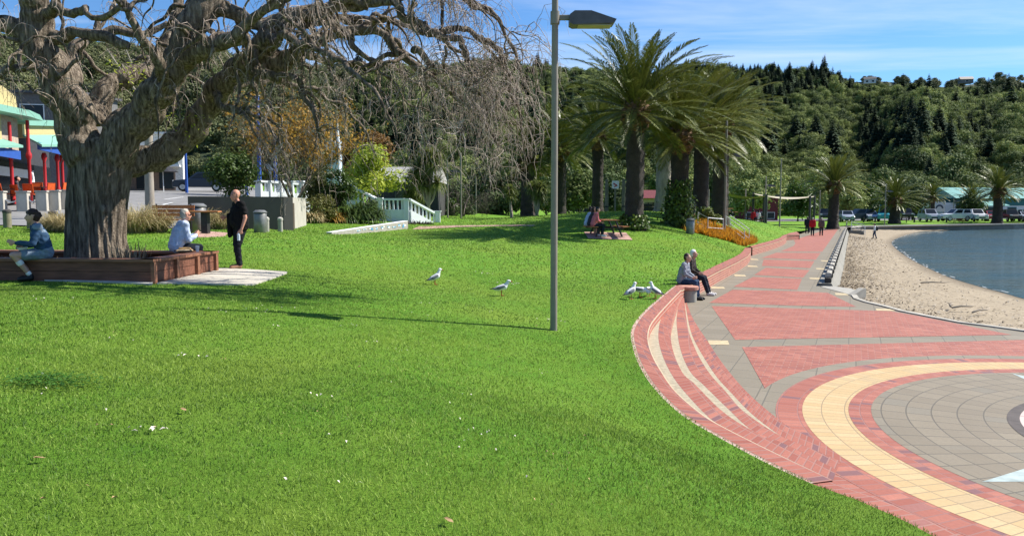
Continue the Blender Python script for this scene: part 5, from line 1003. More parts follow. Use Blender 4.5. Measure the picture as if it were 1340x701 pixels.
for k in range(9):
    f_ = .30 + k * .078; mb = MB(); tz = top_a + (top_b - top_a) * f_; bz = (d_.z - .0) * f_; hgt = (tz - bz) * .62; zc = bz + (tz - bz) * .52
    for q in range(4):
        ff = f_ + rg.uniform(-.016, .016); w_ = rg.uniform(.10, .28); z0 = zc + rg.uniform(-.3, .3) * hgt; v0 = d_.xy * ff; u_ = d_.xy.normalized() * w_; hz = rg.uniform(.12, .28) * hgt; f2 = fn * (1 + .25 * q); mb.add([(v0.x + f2.x, v0.y + f2.y, z0 - hz), (v0.x + u_.x + f2.x, v0.y + u_.y + f2.y, z0 - hz * .7), (v0.x + u_.x + f2.x, v0.y + u_.y + f2.y, z0 + hz), (v0.x + f2.x, v0.y + f2.y, z0 + hz * .8)], [(0, 1, 2, 3)], q % 2)
    mb.build('painted_mark', mt_, t)
# white stairs with balustrade
WST = M('white_render', (.70, .73, .74), .7, var=.06, scale=2)
t = thing('stair_balustrade', 'white balustraded stair wall stepping down from the street to the lawn', 'balustrade', at(532, 292, 50)); o3 = Vector(t.location)
def bal(P, Q, hw, n, base=0):
    """sloping wall with rail and balusters; P,Q tops of the wall"""
    P = P - o3; Q = Q - o3; mb = MB(); d_ = (Q - P).xy.normalized(); nn = Vector((-d_.y, d_.x, 0)) * .14; low = -1.0
    mb.add([tuple(P - nn), tuple(Q - nn), (Q.x - nn.x, Q.y - nn.y, low), (P.x - nn.x, P.y - nn.y, low), tuple(P + nn), tuple(Q + nn), (Q.x + nn.x, Q.y + nn.y, low), (P.x + nn.x, P.y + nn.y, low)], [(0, 3, 2, 1), (4, 5, 6, 7), (0, 1, 5, 4), (1, 2, 6, 5), (0, 4, 7, 3)]); mb.build('stair_wall', WST, t)
    u_ = Vector((0, 0, hw)); mb = MB(); mb.add([tuple(v_) for v_ in (P - nn + u_ * .82, Q - nn + u_ * .82, Q - nn + u_, P - nn + u_, P + nn + u_ * .82, Q + nn + u_ * .82, Q + nn + u_, P + nn + u_)], [(0, 1, 2, 3), (5, 4, 7, 6), (3, 2, 6, 7), (0, 4, 5, 1), (1, 5, 6, 2), (0, 3, 7, 4)]); mb.build('handrail', WST, t)
    for k in range(n): c = P.lerp(Q, (k + .5) / n); mb = MB(); mb.box((c.x, c.y, c.z + hw * .41), (.10, .12, hw * .84)); mb.build('baluster', WST, t)
def pil(x, yb, yt, Y, w_):
    a_ = at(x, yb, Y) - o3; b_ = at(x, yt, Y) - o3; mb = MB(); mb.box((a_.x, a_.y, (a_.z - .5 + b_.z) / 2), (w_, w_, b_.z - a_.z + .5), bev=.015); mb.box((a_.x, a_.y, b_.z + .03), (w_ + .1, w_ + .1, .07)); mb.build('pillar', WST, t)
bal(at(455, 254, 52), at(495, 275, 50.5), .75, 7); pil(497, 286, 260, 50.2, .36); bal(at(501, 274, 50.2), at(529, 274, 50), .72, 5); pil(532, 288, 261, 50, .36); bal(at(536, 275, 50), at(570, 293, 52), .75, 7); pil(573, 296, 277, 52, .34)
# upper white balustrade along the street
t = thing('balustrade', 'white balustrade along the street edge behind the grey wall', 'balustrade', at(360, 256, 44)); o3 = Vector(t.location); bal(at(338, 250, 44), at(404, 254, 47), .62, 11)
for x in (339, 352, 366, 381, 394): pil(x, 256, 238, 44 + (x - 338) * .045, .34)
# obelisk memorial
t = thing('memorial_obelisk', 'pale blue white memorial obelisk with a thin spire among the trees', 'monument', at(438, 238, 64)); mb = MB(); mb.box((0, 0, 1.3), (1.1, 1.1, 4.2), bev=.05); mb.build('shaft', M('pale_monument', (.55, .62, .68), .7, var=.06), t); mb = MB(); mb.tube([(.32, 0, 3.4), (.32, 0, 4.4), (.32, 0, 5.0)], [.18, .08, .02], 8); mb.tube([(.32, 0, -.5), (.32, 0, 3.5)], [.2, .19], 8); mb.build('spire', WHITE, t)
# sign seen from behind, blue poles
p = at(355, 252, 46); t = thing('give_way_sign', 'back of a triangular road sign on a thin pole', 'road sign', p); mb = MB(); mb.tube([(0, 0, -.5), (0, 0, 1.6)], .035, 8); mb.build('pole', GALV, t); mb = MB(); mb.side([(-.36, 1.7), (0, 1.08), (.36, 1.7)], -.06, -.04); mb.build('plate', M('sign_back', (.45, .46, .46), .5, .3), t)
for x, yb, yt, Y, lb in ((340, 252, 128, 48, 'taller of two blue poles behind the grey wall'), (361, 252, 182, 50, 'shorter of two blue poles behind the grey wall'), (244.5, 252, 196, 64, 'blue lamp post in front of the white apartment building'), (323, 252, 215, 66, 'thin blue pole seen behind the dense shrub')):
    p = at(x, yb, Y); h = (yb - yt) / 1000 * Y; t = thing('blue_pole', lb, 'pole', p); mb = MB(); mb.tube([(0, 0, -1), (0, 0, h)], [.13, .10], 12); auto_smooth(mb.build('pole', BLUEP, t)); mb = MB(); mb.lathe([(.14, h), (.14, h + .06), (.02, h + .1)], n=12); mb.build('cap', WHITE, t)
# wooden bollards at the kerb
g = 'timber bollards along the street kerb'; first = None
for x, yb, lb in ((41, 299, 'timber bollard with dark cap behind the seated woman'), (70, 300, 'timber bollard just left of the elm trunk'), (10, 298, 'timber bollard at the left edge in front of the seated woman'), (349, 303, 'left one of two stubby bollards before the grey wall'), (367, 303, 'right one of two stubby bollards before the grey wall')):
    p = onground(x, yb); r_, h = (.13, .62) if x < 100 else (.10, .55); t = thing('bollard', lb, 'bollard', p, 0, g if x < 100 else 'bollards before the grey wall'); mb = MB(); mb.lathe([(r_, -.1), (r_, h - .1)], n=14); auto_smooth(mb.build('post', M('old_timber', (.20, .18, .12), .85, var=.3) if x < 100 else CONC, t)); mb = MB(); mb.lathe([(r_ + .012, h - .1), (r_ + .012, h - .02), (r_ * .5, h + .03)], n=14); auto_smooth(mb.build('cap', M('dark_cap', (.06, .055, .05), .8) if x < 100 else CONCP, t))
# steel bins
def bin_(label, p, h, r_):
    t = thing('rubbish_bin', label, 'rubbish bin', p); mb = MB(); mb.lathe([(r_ * .92, 0), (r_, .03), (r_, h * .82), (r_ * .95, h * .84)], n=22); auto_smooth(mb.build('drum', STEEL, t)); mb = MB(); mb.lathe([(r_ * 1.06, h * .88), (r_ * 1.06, h * .92), (r_ * .7, h), (.02, h + .01)], n=22); auto_smooth(mb.build('lid', GALV, t)); mb = MB(); mb.lathe([(r_ * .9, h * .83), (r_ * .9, h * .89)], n=22); mb.build('opening', BLK, t)
bin_('steel rubbish bin with slanted top beside the orange bench', onground(259, 303.5), 1.0, .30); bin_('grey round rubbish bin right of the standing man in black', onground(341, 304.5), .85, .24)
t = bin_('pale steel rubbish bin at the top of the flower bed on the bank', onground(903, 306), .82, .22)
# orange bench and table
p = onground(249, 305); t = thing('park_bench', 'orange timber bench with backrest and side table behind the man in blue', 'bench', p, R(8))
for k in range(3): mb = MB(); mb.box((-.55, .1 + .02 * k, .62 + .13 * k), (1.35, .04, .11)); mb.build('back_slat', ORG, t)
for k in range(3): mb = MB(); mb.box((-.55, -.32 + k * .14, .45), (1.35, .12, .04)); mb.build('seat_slat', ORG, t)
for x in (-1.1, 0): mb = MB(); mb.tube([(x, .16, 0), (x, .16, .98)], .03, 6); mb.tube([(x, -.33, 0), (x, -.33, .43)], .03, 6); mb.tube([(x, -.33, .42), (x, .16, .42)], .03, 6); mb.build('leg', DARKM, t)
mb = MB(); mb.box((.55, -.2, .72), (.95, .6, .05), bev=.01); mb.build('table_top', ORG, t); mb = MB(); mb.box((.55, -.2, .35), (.2, .4, .7)); mb.build('table_leg', DARKM, t)
# ------------------------------------------------------------------ restaurant with red posts
Ar = Vector((-25.9, 37)); dr = Vector((-.287, .958)); nr = Vector((.958, .287)); ang = math.atan2(dr.y, dr.x)
t = thing('restaurant', 'yellow restaurant with green awnings, red posts and blue fascia behind the elm', 'building', (Ar.x, Ar.y, 2.4), ang)   # local x along facade, local -y towards street
YEL_ = M('yellow_paint', (.50, .40, .19), .7, var=.06); GRN_ = M('green_awning', (.20, .40, .31), .6, var=.06); TAN_ = M('tan_paint', (.40, .33, .25), .8)
zs = lambda y, s_: CAMZ + (270 - y) / 1000 * (37 + .958 * s_) - 2.4
S = lambda nm, P, m_: P.build(nm, m_, t)
mb = MB(); mb.box((6, 3.2, 2.2), (19, 5, 6.6)); S('shop_body', mb, M('shop_dark', (.05, .05, .055), .6)); mb = MB(); mb.box((6, .62, 1.55), (18.6, .06, 2.7)); S('shop_glass', mb, GLASS)
mb = MB(); mb.box((-2.6, -1.0, zs(167, -1)), (5.0, .6, 1.4)); S('yellow_wall', mb, YEL_); mb = MB(); mb.box((1.6, -1.0, zs(178, 1.5)), (2.5, .3, 1.9)); S('tan_panel', mb, TAN_)
mb = MB(); mb.side([(-.7, zs(150, 0)), (-.7, zs(136, 0)), (1.0, zs(114, 1)), (2.9, zs(128, 3)), (3.2, zs(150, 3))], -1.1, 1.4); S('gable', mb, YEL_)
mb = MB(); mb.side([(-6, zs(155, -1)), (-6, zs(147, -1)), (1.6, zs(146, 2)), (3.2, zs(150, 3)), (3.8, zs(159, 4)), (1.6, zs(154, 2))], -2.1, .2); S('awning', mb, GRN_)
mb = MB(); mb.side([(3.9, zs(165, 4)), (3.9, zs(157.5, 4)), (11.5, zs(158, 11)), (11.5, zs(165, 11))], -1.4, 1.0); S('awning', mb, GRN_)
mb = MB(); mb.side([(3.4, zs(182, 4)), (3.4, zs(165, 4)), (11.6, zs(164, 11)), (11.6, zs(183, 11))], -1.2, -.6); S('yellow_wall', mb, YEL_)
def slope_(x0, x1, ya, yb, nm):
    mb = MB(); mb.add([(x0, -1.25, zs(ya, x0)), (x1, -1.25, zs(ya, x1)), (x1, -2.1, zs(yb, x1)), (x0, -2.1, zs(yb, x0)), (x0, -1.25, zs(ya + 3, x0)), (x1, -1.25, zs(ya + 3, x1)), (x1, -2.1, zs(yb + 3, x1)), (x0, -2.1, zs(yb + 3, x0))], [(0, 3, 2, 1), (4, 5, 6, 7), (2, 3, 7, 6), (0, 4, 7, 3), (1, 2, 6, 5)]); S(nm, mb, GRN_)
slope_(3.3, 11.8, 177, 189, 'awning'); slope_(-6, .2, 182, 190, 'awning')
mb = MB(); mb.box((7.5, -1.9, zs(197, 7)), (8.2, .10, .40)); S('blue_fascia', mb, BLUEP); mb = MB(); mb.box((-2.8, -1.9, zs(199, -2)), (6.2, .10, .42)); S('blue_fascia', mb, BLUEP)
mb = MB(); mb.box((7.5, .4, zs(226, 7)), (6.6, .05, .5)); S('shop_sign', mb, WHITE)
for s_, yt in ((-2.6, 195), (.2, 160), (3.0, 158), (5.7, 202), (8.3, 200), (9.3, 199), (11.3, 199)):
    z1 = zs(yt, s_); zb_ = zp(Ar.x + dr.x * s_, Ar.y + dr.y * s_) - 2.4 - .1; mb = MB(); mb.lathe([(.12, zb_), (.12, zb_ + .8), (.08, zb_ + .9), (.08, zb_ + 2.3), (.14, zb_ + 2.45), (.14, zb_ + 2.6), (.08, zb_ + 2.75), (.075, z1)], (s_, -1.55, 0), 10); auto_smooth(mb.build('post', REDP_, t))
# buildings behind
def block(name, label, cat, p, rz, dims, wall, roofm=None, wins=(), roofh=.0, over=.3, trim=None):
    t = thing(name, label, cat, p, rz); L__, D__, H__ = dims; mb = MB(); mb.box((0, D__ / 2, H__ / 2), (L__, D__, H__)); mb.build('wall', wall, t)
    if roofh: mb = MB(); mb.add([(-L__ / 2 - over, -over, H__), (L__ / 2 + over, -over, H__), (L__ / 2 + over, D__ + over, H__), (-L__ / 2 - over, D__ + over, H__), (-L__ / 2 - over, D__ / 2, H__ + roofh), (L__ / 2 + over, D__ / 2, H__ + roofh)], [(0, 1, 5, 4), (2, 3, 4, 5), (0, 4, 3), (1, 2, 5), (3, 2, 1, 0)]); mb.build('roof', roofm, t)
    elif roofm: mb = MB(); mb.box((0, D__ / 2, H__ + .1), (L__ + over * 2, D__ + over * 2, .2)); mb.build('roof', roofm, t)
    for (x, z, w_, h_) in wins:
        mb = MB(); mb.box((x, -.01, z), (w_ + .14, .06, h_ + .14)); f_ = mb.build('window', trim or WHITE, t); mb = MB(); mb.box((x, -.035, z), (w_, .03, h_)); mb.build('pane', GLASS, f_)
    return t
gw = M('grey_weatherboard', (.13, .125, .12), .8); p = at(20, 250, 60); p.z = 4.0
block('grey_house', 'dark grey two storey house behind the yellow gable', 'building', p, R(10), (9, 6, 7.5), gw, M('dark_roof', (.08, .08, .085), .7), [(-1.8, 6.1, 1.6, 1.2), (1.5, 6.0, 1.6, 1.2)])
p = at(62, 250, 66); p.z = 4.0; t = block('grey_building', 'grey building with a long pale glass band behind the green awnings', 'building', p, R(-12), (4.8, 6, 8.4), M('grey_concrete', (.16, .155, .15), .8), M('dark_roof', (.08, .08, .085)))
mb = MB(); mb.box((0, -.03, 6.9), (4.2, .06, 1.7)); f_ = mb.build('glass_band', M('pale_glass', (.22, .32, .33), .15, spec=.6), t)
for k in range(5): mb = MB(); mb.box((-1.7 + k * .85, -.07, 6.9), (.07, .05, 1.7)); mb.build('mullion', WHITE, f_)
# white apartments right of trunk
p = at(225, 250, 74); p.z = zp(p.x, p.y) - .1; t = block('apartment_building', 'white apartment building with a glass balcony right of the elm trunk', 'building', Vector((-37.4, 73.5, p.z)), R(20), (11, 7, 5.6), M('white_render2', (.66, .66, .63), .7), WHITE, [(3.6, 3.6, 2.2, 1.3), (.6, 3.6, 2.2, 1.3), (-2.4, 3.6, 2.2, 1.3)])
mb = MB(); mb.box((0, -.9, 2.55), (10.6, 1.8, .2)); mb.build('balcony', WHITE, t); mb = MB(); mb.box((0, -1.75, 3.1), (10.4, .04, .9)); mb.build('balcony_glass', M('pale_glass', (.22, .32, .33)), t); mb = MB(); mb.box((0, .02, 1.2), (9.6, .1, 2.0)); mb.build('shop_front', M('shop_tan', (.26, .19, .14), .8), t)
for k in range(5): mb = MB(); mb.box((-4 + k * 2, -.05, 1.15), (1.3, .06, 1.6)); mb.build('shop_window', GLASS, t)
for k in range(3): mb = MB(); mb.box((-3.4 + k * 3.2, -1.9, 2.15), (2.6, .06, .45)); mb.build('shop_sign', (WHITE, REDP_, WHITE)[k], t)
p = at(205, 251, 66); p.z = zp(p.x, p.y); t = thing('parasol', 'dark folded parasol in front of the white apartment building', 'parasol', p + Vector((.6, 0, 0))); mb = MB(); mb.tube([(0, 0, 0), (0, 0, 2.3)], .04, 6); mb.build('pole', WHITE, t); mb = MB(); mb.lathe([(1.3, 1.75), (.7, 2.15), (.03, 2.45)], n=8); mb.build('canopy', M('dark_cloth', (.03, .03, .035), .9), t)
# dark house with grey metal roof
p = at(528, 282, 66); p.z = min(p.z, 1.9); mr = brick_mat('grey_metal_roof', (.36, .35, .33), (.40, .39, .37), (.22, .21, .2), .5, 20, vary=(.38, .37, .35), off=0, msize=.03)
t = block('dark_house', 'dark single storey house with a pale grey ribbed roof beyond the stairs', 'house', p, R(0), (6.0, 7, 3.0), M('dark_house_wall', (.05, .048, .045), .8), None, [(1.2, 1.7, 1.0, 1.0), (-1.3, 1.7, 1.2, 1.0)], trim=M('dark_roof', (.08, .08, .085))); mb = MB(); mb.add([(-3.3, -.4, 2.9), (3.3, -.4, 2.9), (3.0, 3.6, 4.4), (-3.0, 3.6, 4.4), (3.3, 7.4, 2.9), (-3.3, 7.4, 2.9)], [(0, 1, 2, 3), (3, 2, 4, 5), (1, 4, 2), (0, 3, 5), (0, 5, 4, 1)]); mb.build('roof', mr, t)
# teal hall at the right
TEAL = M('teal_wall', (.03, .13, .13), .7, var=.08); TROOF = brick_mat('teal_roof', (.12, .31, .28), (.14, .34, .31), (.09, .23, .21), .6, 30, vary=(.13, .33, .29), off=0, msize=.03)
p = at(1300, 285, 158); p.z = .3; t = thing('teal_hall', 'long low hall with pale teal roofs and dark teal walls behind the car park', 'building', p, R(12)); sc_ = .158
mb = MB(); mb.box((4, 6, 1.6), (32, 12, 3.2)); mb.build('wall', M('white_wall', (.60, .60, .58), .8), t); mb = MB(); mb.box((5, 5.9, 3.4), (28, 12, 1.6)); mb.build('upper_wall', TEAL, t)
mb = MB(); mb.add([(-10, -.9, 4.1), (20, -.9, 4.1), (20, 5, 6.4), (-9, 5, 6.4), (20, 12, 4.1), (-10, 12, 4.1)], [(0, 1, 2, 3), (3, 2, 4, 5), (0, 3, 5), (1, 4, 2), (0, 5, 4, 1)]); mb.build('roof', TROOF, t); mb = MB(); mb.add([(-10.5, -4, 2.6), (0, -4, 2.6), (0, -.2, 3.7), (-7, -.2, 3.7), (-10.5, -4, 2.5), (0, -4, 2.5), (0, -.2, 3.6), (-7, -.2, 3.6)], [(0, 1, 2, 3), (7, 6, 5, 4), (0, 4, 5, 1), (1, 5, 6, 2), (0, 3, 7, 4)]); mb.build('canopy_roof', TROOF, t)
for k in range(5): mb = MB(); mb.box((-6 + k * 5.2, -.04, 1.3), (2.2, .08, 2.0)); f_ = mb.build('window', TEAL, t); mb = MB(); mb.box((-6 + k * 5.2, -.09, 1.4), (1.8, .04, 1.5)); mb.build('pane', GLASS, f_)
p = at(1229, 274, 148); p.z = .3; t = thing('sign_board', 'white sign board with a dark arched emblem beside the teal hall', 'sign', p, R(5)); mb = MB(); mb.box((0, 0, 2.4), (2.3, .12, 1.9)); mb.build('board', WHITE, t); mb = MB()
for sx in (-.9, .9): mb.tube([(sx, 0, 0), (sx, 0, 1.5)], .06, 8)
mb.build('post', GALV, t); mb = MB(); mb.side([(math.cos(a) * .8, 2.05 + math.sin(a) * .75) for a in np.linspace(0, math.pi, 10)] + [(math.cos(a) * .5, 2.05 + math.sin(a) * .42) for a in np.linspace(math.pi, 0, 10)], -.085, -.065); mb.build('emblem', M('emblem', (.08, .10, .14), .7), t)
# house on the hill crest
p = Vector(((1131 - 670) / 1000 * 430, 430, CAMZ + (270 - 117) / 1000 * 430)); block('hill_house', 'small white house high on the right hill crest', 'house', p + Vector((0, 0, 2)), R(-20), (6, 4, 2.4), M('white_wall', (.60, .60, .58)), M('dark_roof', (.08, .08, .085)), [(-1.5, 1.2, 1.2, 1.0), (1.5, 1.2, 1.2, 1.0)], roofh=1.5)
p = Vector(((1256 - 670) / 1000 * 400, 400, CAMZ + (270 - 112) / 1000 * 400)); block('hill_house', 'tiny low house on the hill crest at the far right', 'house', p, R(-10), (6, 4, 2.0), M('grey_concrete', (.16, .155, .15)), M('tan_roof', (.35, .3, .24)), [(0, 1.1, 1.6, .9)], roofh=1.6)
# concrete planters and chains before the restaurant
g = 'concrete barrier blocks along the restaurant terrace'; bl = []
for i, (x, lb) in enumerate(((4, 'concrete barrier block at the left edge above the seated woman'), (35, 'concrete barrier block with its lit side left of the woman\'s bun'), (60, 'concrete barrier block between two red posts'), (76, 'concrete barrier block third from the elm trunk'), (89, 'concrete barrier block touching the elm trunk'))):
    p = foot(x, 34.5 + i * .5); t = thing('concrete_block', lb, 'barrier', p, ang, g); mb = MB(); mb.box((0, 0, .42), (.5, .46, .95), bev=.02); mb.build('block', CONCP, t); mb = MB(); mb.box((0, 0, .93), (.54, .5, .06)); mb.build('top', CONCP, t); bl.append(p)
for i in range(4):
    a_, b_ = bl[i] + Vector((.1, 0, .75)), bl[i + 1] + Vector((-.1, 0, .75)); mb = MB(); P = []
    for k in range(9): f_ = k / 8; v_ = a_.lerp(b_, f_); v_.z -= .3 * 4 * f_ * (1 - f_); P.append(tuple(v_))
    mb.tube(P, .03, 6); tag(mb.build('chain', WHITE), 'pale sagging chain between two concrete blocks by the ' + ('first red post', 'second red post', 'third red post', 'elm trunk')[i], 'chain')
OC = M('orange_plastic', (.62, .10, .02), .5)
def chair(label, p, rz):
    t = thing('orange_chair', label, 'chair', p, rz, 'orange chairs on the restaurant terrace'); mb = MB(); mb.box((0, 0, .45), (.48, .46, .05), bev=.015); mb.build('seat', OC, t); mb = MB(); mb.box((0, .22, .74), (.48, .05, .46), bev=.02, rx=R(-10)); mb.build('backrest', OC, t)
    for sx in (-.2, .2):
        for sy in (-.19, .19): mb = MB(); mb.tube([(sx, sy, 0), (sx, sy, .44)], .018, 6); mb.build('leg', DARKM, t)
for i, (x, Y, lb) in enumerate(((2, 36.2, 'orange chair at the left edge of the terrace'), (12, 38.4, 'orange chair before the first red post'), (29, 37.4, 'orange chair behind the second concrete block'), (44, 38.2, 'orange chair below the man in the white shirt'), (53, 39.6, 'orange chair right of the man in the white shirt'), (68, 39.4, 'orange chair behind the third and fourth concrete blocks'), (84, 40.2, 'orange chair nearest the elm trunk'))): chair(lb, foot(x, Y) + Vector((0, 0, .06)), ang + i * .5)
for i, (x, Y) in enumerate(((20, 37.4), (60, 39.4))): t = thing('cafe_table', ('cafe table with orange chairs at the left end of the terrace', 'cafe table with orange chairs near the elm trunk')[i], 'table', foot(x, Y) + Vector((0, 0, .06))); mb = MB(); mb.lathe([(.4, .72), (.4, .75), (.02, .755)], n=16); mb.build('table_top', M('table_dark', (.06, .05, .045), .5), t); mb = MB(); mb.lathe([(.25, 0), (.25, .03), (.04, .05), (.04, .72)], n=10); mb.build('pedestal', DARKM, t)
# ------------------------------------------------------------------ handrails on the bank and at the beach steps
def handrail(label, pts, drop, col=STEEL, cat='handrail'):
    t = thing('handrail', label, cat, pts[0]); o_ = Vector(pts[0]); mb = MB(); mb.tube([tuple(p_ - o_) for p_ in pts], .024, 8); mb.build('top_rail', col, t); mb = MB(); mb.tube([tuple(p_ - o_ - Vector((0, 0, drop * .55))) for p_ in pts], .02, 8); mb.build('mid_rail', col, t)
    for p_ in pts: mb = MB(); mb.tube([tuple(p_ - o_), tuple(p_ - o_ - Vector((0, 0, drop)))], .024, 8); mb.build('post', col, t)
WR = M('white_rail', (.72, .72, .70), .4, .2)
def onb(x, y, up_): p_ = onground(x, y); return p_ + Vector((0, 0, up_))
handrail('upper pale handrail descending past the rubbish bin in the flower bed', [onb(913, 300, .95), onb(926, 306, .9), onb(946, 307, .9)], 1.0, WR); handrail('lower pale handrail running down the bank to the gap in the wall', [onb(950, 302.5, .95), onb(974, 320.5, .9)], 1.0, WR); handrail('second lower pale handrail beside the orange plants', [onb(955, 300.5, .95), onb(980, 319.5, .9)], 1.0, WR)
q_ = SW0 + d * Lw * .88; nb = nrm
t = thing('beach_steps', 'dark concrete steps from the promenade down to the sand', 'steps', q_ + nb * .3, rz)
for k in range(4): mb = MB(); mb.box((-.6 * k - .3, -.75, -.10 - .13 * k), (.6, 1.6, .2)); mb.build('step', M('dark_step', (.10, .095, .085), .8), t)
def hr(a_, b_): return [SW0 + d * Lw * a_[0] + nb * a_[1] + Vector((0, 0, a_[2])), SW0 + d * Lw * b_[0] + nb * b_[1] + Vector((0, 0, b_[2]))]
handrail('white handrail on the near side of the beach steps', hr((.86, .5, 1.0), (.80, 1.9, .55)), 1.0, WR); handrail('white handrail on the far side of the beach steps', hr((.97, .5, 1.0), (.91, 1.9, .55)), 1.0, WR)
handrail('steel safety rail at the end of the sea wall', [SW0 + d * Lw * .82 + Vector((0, 0, .95)), SW0 + d * Lw * .90 + Vector((0, 0, .95)), SW0 + d * Lw * .97 + Vector((0, 0, .95))], .95, STEEL)
# ------------------------------------------------------------------ shade sails
SAIL = M('shade_cloth', (.42, .37, .26), .8, var=.06)
for lb, P in (('long cream shade sail on dark posts behind the palms', ((952, 252, 78), (1003, 256, 76), (1000, 257.6, 84), (950, 255.5, 86))), ('second cream shade sail stretching toward the far promenade palm', ((986, 253, 86), (1066, 256.5, 88), (1060, 258, 80), (1000, 256, 78))), ('small cream shade sail glimpsed between the palm trunks', ((866, 258, 74), (912, 254, 72), (908, 259, 80), (870, 260, 82)))):
    Q = [at(*p_) for p_ in P]; t = thing('shade_sail', lb, 'shade sail', (Q[0].x, Q[0].y, zp(Q[0].x, Q[0].y))); o_ = Vector(t.location); V = []; n = 9
    for i in range(n):
        for j in range(n): u_, v_ = i / (n - 1), j / (n - 1); p_ = Q[0].lerp(Q[1], u_).lerp(Q[3].lerp(Q[2], u_), v_); p_.z -= 1.2 * u_ * (1 - u_) * .9 + .3 * v_ * (1 - v_); V.append(tuple(p_ - o_))
    mb = MB(); mb.add(V, [(i * n + j, i * n + j + 1, (i + 1) * n + j + 1, (i + 1) * n + j) for i in range(n - 1) for j in range(n - 1)]); mb.build('cloth', SAIL, t, smooth=True)
    for q_ in Q: mb = MB(); l_ = q_ - o_; mb.tube([(l_.x, l_.y, zp(q_.x, q_.y) - o_.z - .2), (l_.x, l_.y, l_.z + .1)], .12, 10); mb.build('post', M('dark_post', (.055, .06, .055), .6), t)
# picnic tables
def picnic(label, p, rz, top=None):
    t = thing('picnic_table', label, 'picnic table', p, rz); m_ = top or ORG
    mb = MB(); mb.box((0, 0, .75), (.8, 1.8, .05), bev=.01); mb.build('table_top', m_, t)
    for sx in (-.72, .72): mb = MB(); mb.box((sx, 0, .45), (.3, 1.8, .045), bev=.01); mb.build('bench_seat', m_, t)
    for sy in (-.6, .6): mb = MB(); mb.tube([(-.3, sy, .73), (-.62, sy, 0)], .04, 6); mb.tube([(.3, sy, .73), (.62, sy, 0)], .04, 6); mb.tube([(-.8, sy, .41), (.8, sy, .41)], .035, 6); mb.build('leg_frame', DARKM, t)
    return t
pp = foot(792, 35.5); picnic('timber picnic table where three people sit left of the tallest palm', pp, R(8)); o_ = onground(792, 309.5)
mb = MB(); P = [pp + Vector(v_) for v_ in ((-.9, -1.0, 0), (1.1, -1.0, 0), (1.1, 1.0, 0), (-.9, 1.0, 0))]; mb.add([(v_.x, v_.y, zp(v_.x, v_.y) + .03) for v_ in P], [(0, 1, 2, 3)]); structure(mb.build('footpath', M('pink_path', (.42, .26, .21))))
picnic('dark picnic table under the small shade sail between the palms', foot(858, 62), R(40), M('dark_timber2', (.08, .05, .04), .8)); picnic('red brown picnic table under the long shade sail', foot(985, 76), R(70), M('red_timber', (.20, .07, .05), .8)); picnic('picnic table with an orange top beside the ivy clad palm', foot(945, 66), R(20)); picnic('orange topped picnic table in front of the silver wagon', foot(1252, 118), R(70)); picnic('timber picnic table behind the palm by the teal van', foot(1178, 119), R(60), M('dark_timber2', (.08, .05, .04)))
p = foot(804, 55); t = thing('notice_sign', 'small white and red square sign on a timber post behind the picnic people', 'sign', p); mb = MB(); mb.box((0, 0, .95), (.12, .12, 1.9)); mb.build('post', M('old_timber', (.20, .18, .12)), t); mb = MB(); mb.box((0, -.08, 1.9), (.5, .03, .55)); f_ = mb.build('plate', WHITE, t); mb = MB(); mb.box((-.02, -.1, 1.92), (.3, .01, .09), ry=R(30)); mb.box((.02, -.1, 1.8), (.26, .01, .07), ry=R(-25)); mb.build('red_mark', REDP_, f_)
for x, lb in ((793, 'timber play post left of the small red and white sign'), (815, 'timber play post right of the small red and white sign')):
    p = foot(x, 56); t = thing('timber_post', lb, 'post', p); mb = MB(); mb.lathe([(.14, -.2), (.13, 1.9), (.10, 2.3), (.02, 2.35)], n=10); mb.build('post', M('old_timber', (.20, .18, .12)), t); mb = MB(); mb.lathe([(.145, .3), (.145, .4)], n=10); mb.build('band', DARKM, t)
p = foot(846, 84); t = thing('kiosk', 'small cream kiosk with a dark red roof seen between the palm trunks', 'kiosk', p); mb = MB(); mb.box((0, 1, 1.1), (3.2, 2, 2.3)); mb.build('wall', M('cream_wall', (.5, .42, .25), .8), t); mb = MB(); mb.add([(-2.3, -.6, 2.3), (2.3, -.6, 2.3), (2.3, 2.6, 2.3), (-2.3, 2.6, 2.3), (-1.2, 1, 3.2), (1.2, 1, 3.2)], [(0, 1, 5, 4), (1, 2, 5), (2, 3, 4, 5), (3, 0, 4), (0, 3, 2, 1)]); mb.build('roof', M('dark_red_roof', (.16, .03, .035), .7), t); mb = MB(); mb.box((0, -.03, 1.2), (2.2, .06, 1)); mb.build('hatch', BLK, t)
p = at(995, 282, 132); p.z = zp(p.x, p.y); block('red_hall', 'low dark red hall seen under the long shade sail', 'building', p, 0, (6, 5, 4.2), M('dark_red_wall', (.14, .03, .03), .8), M('dark_roof', (.08, .08, .085)), [(-1.8, .9, 1.2, 1.0), (0, .9, 1.2, 1.0), (1.8, .9, 1.2, 1.0)])
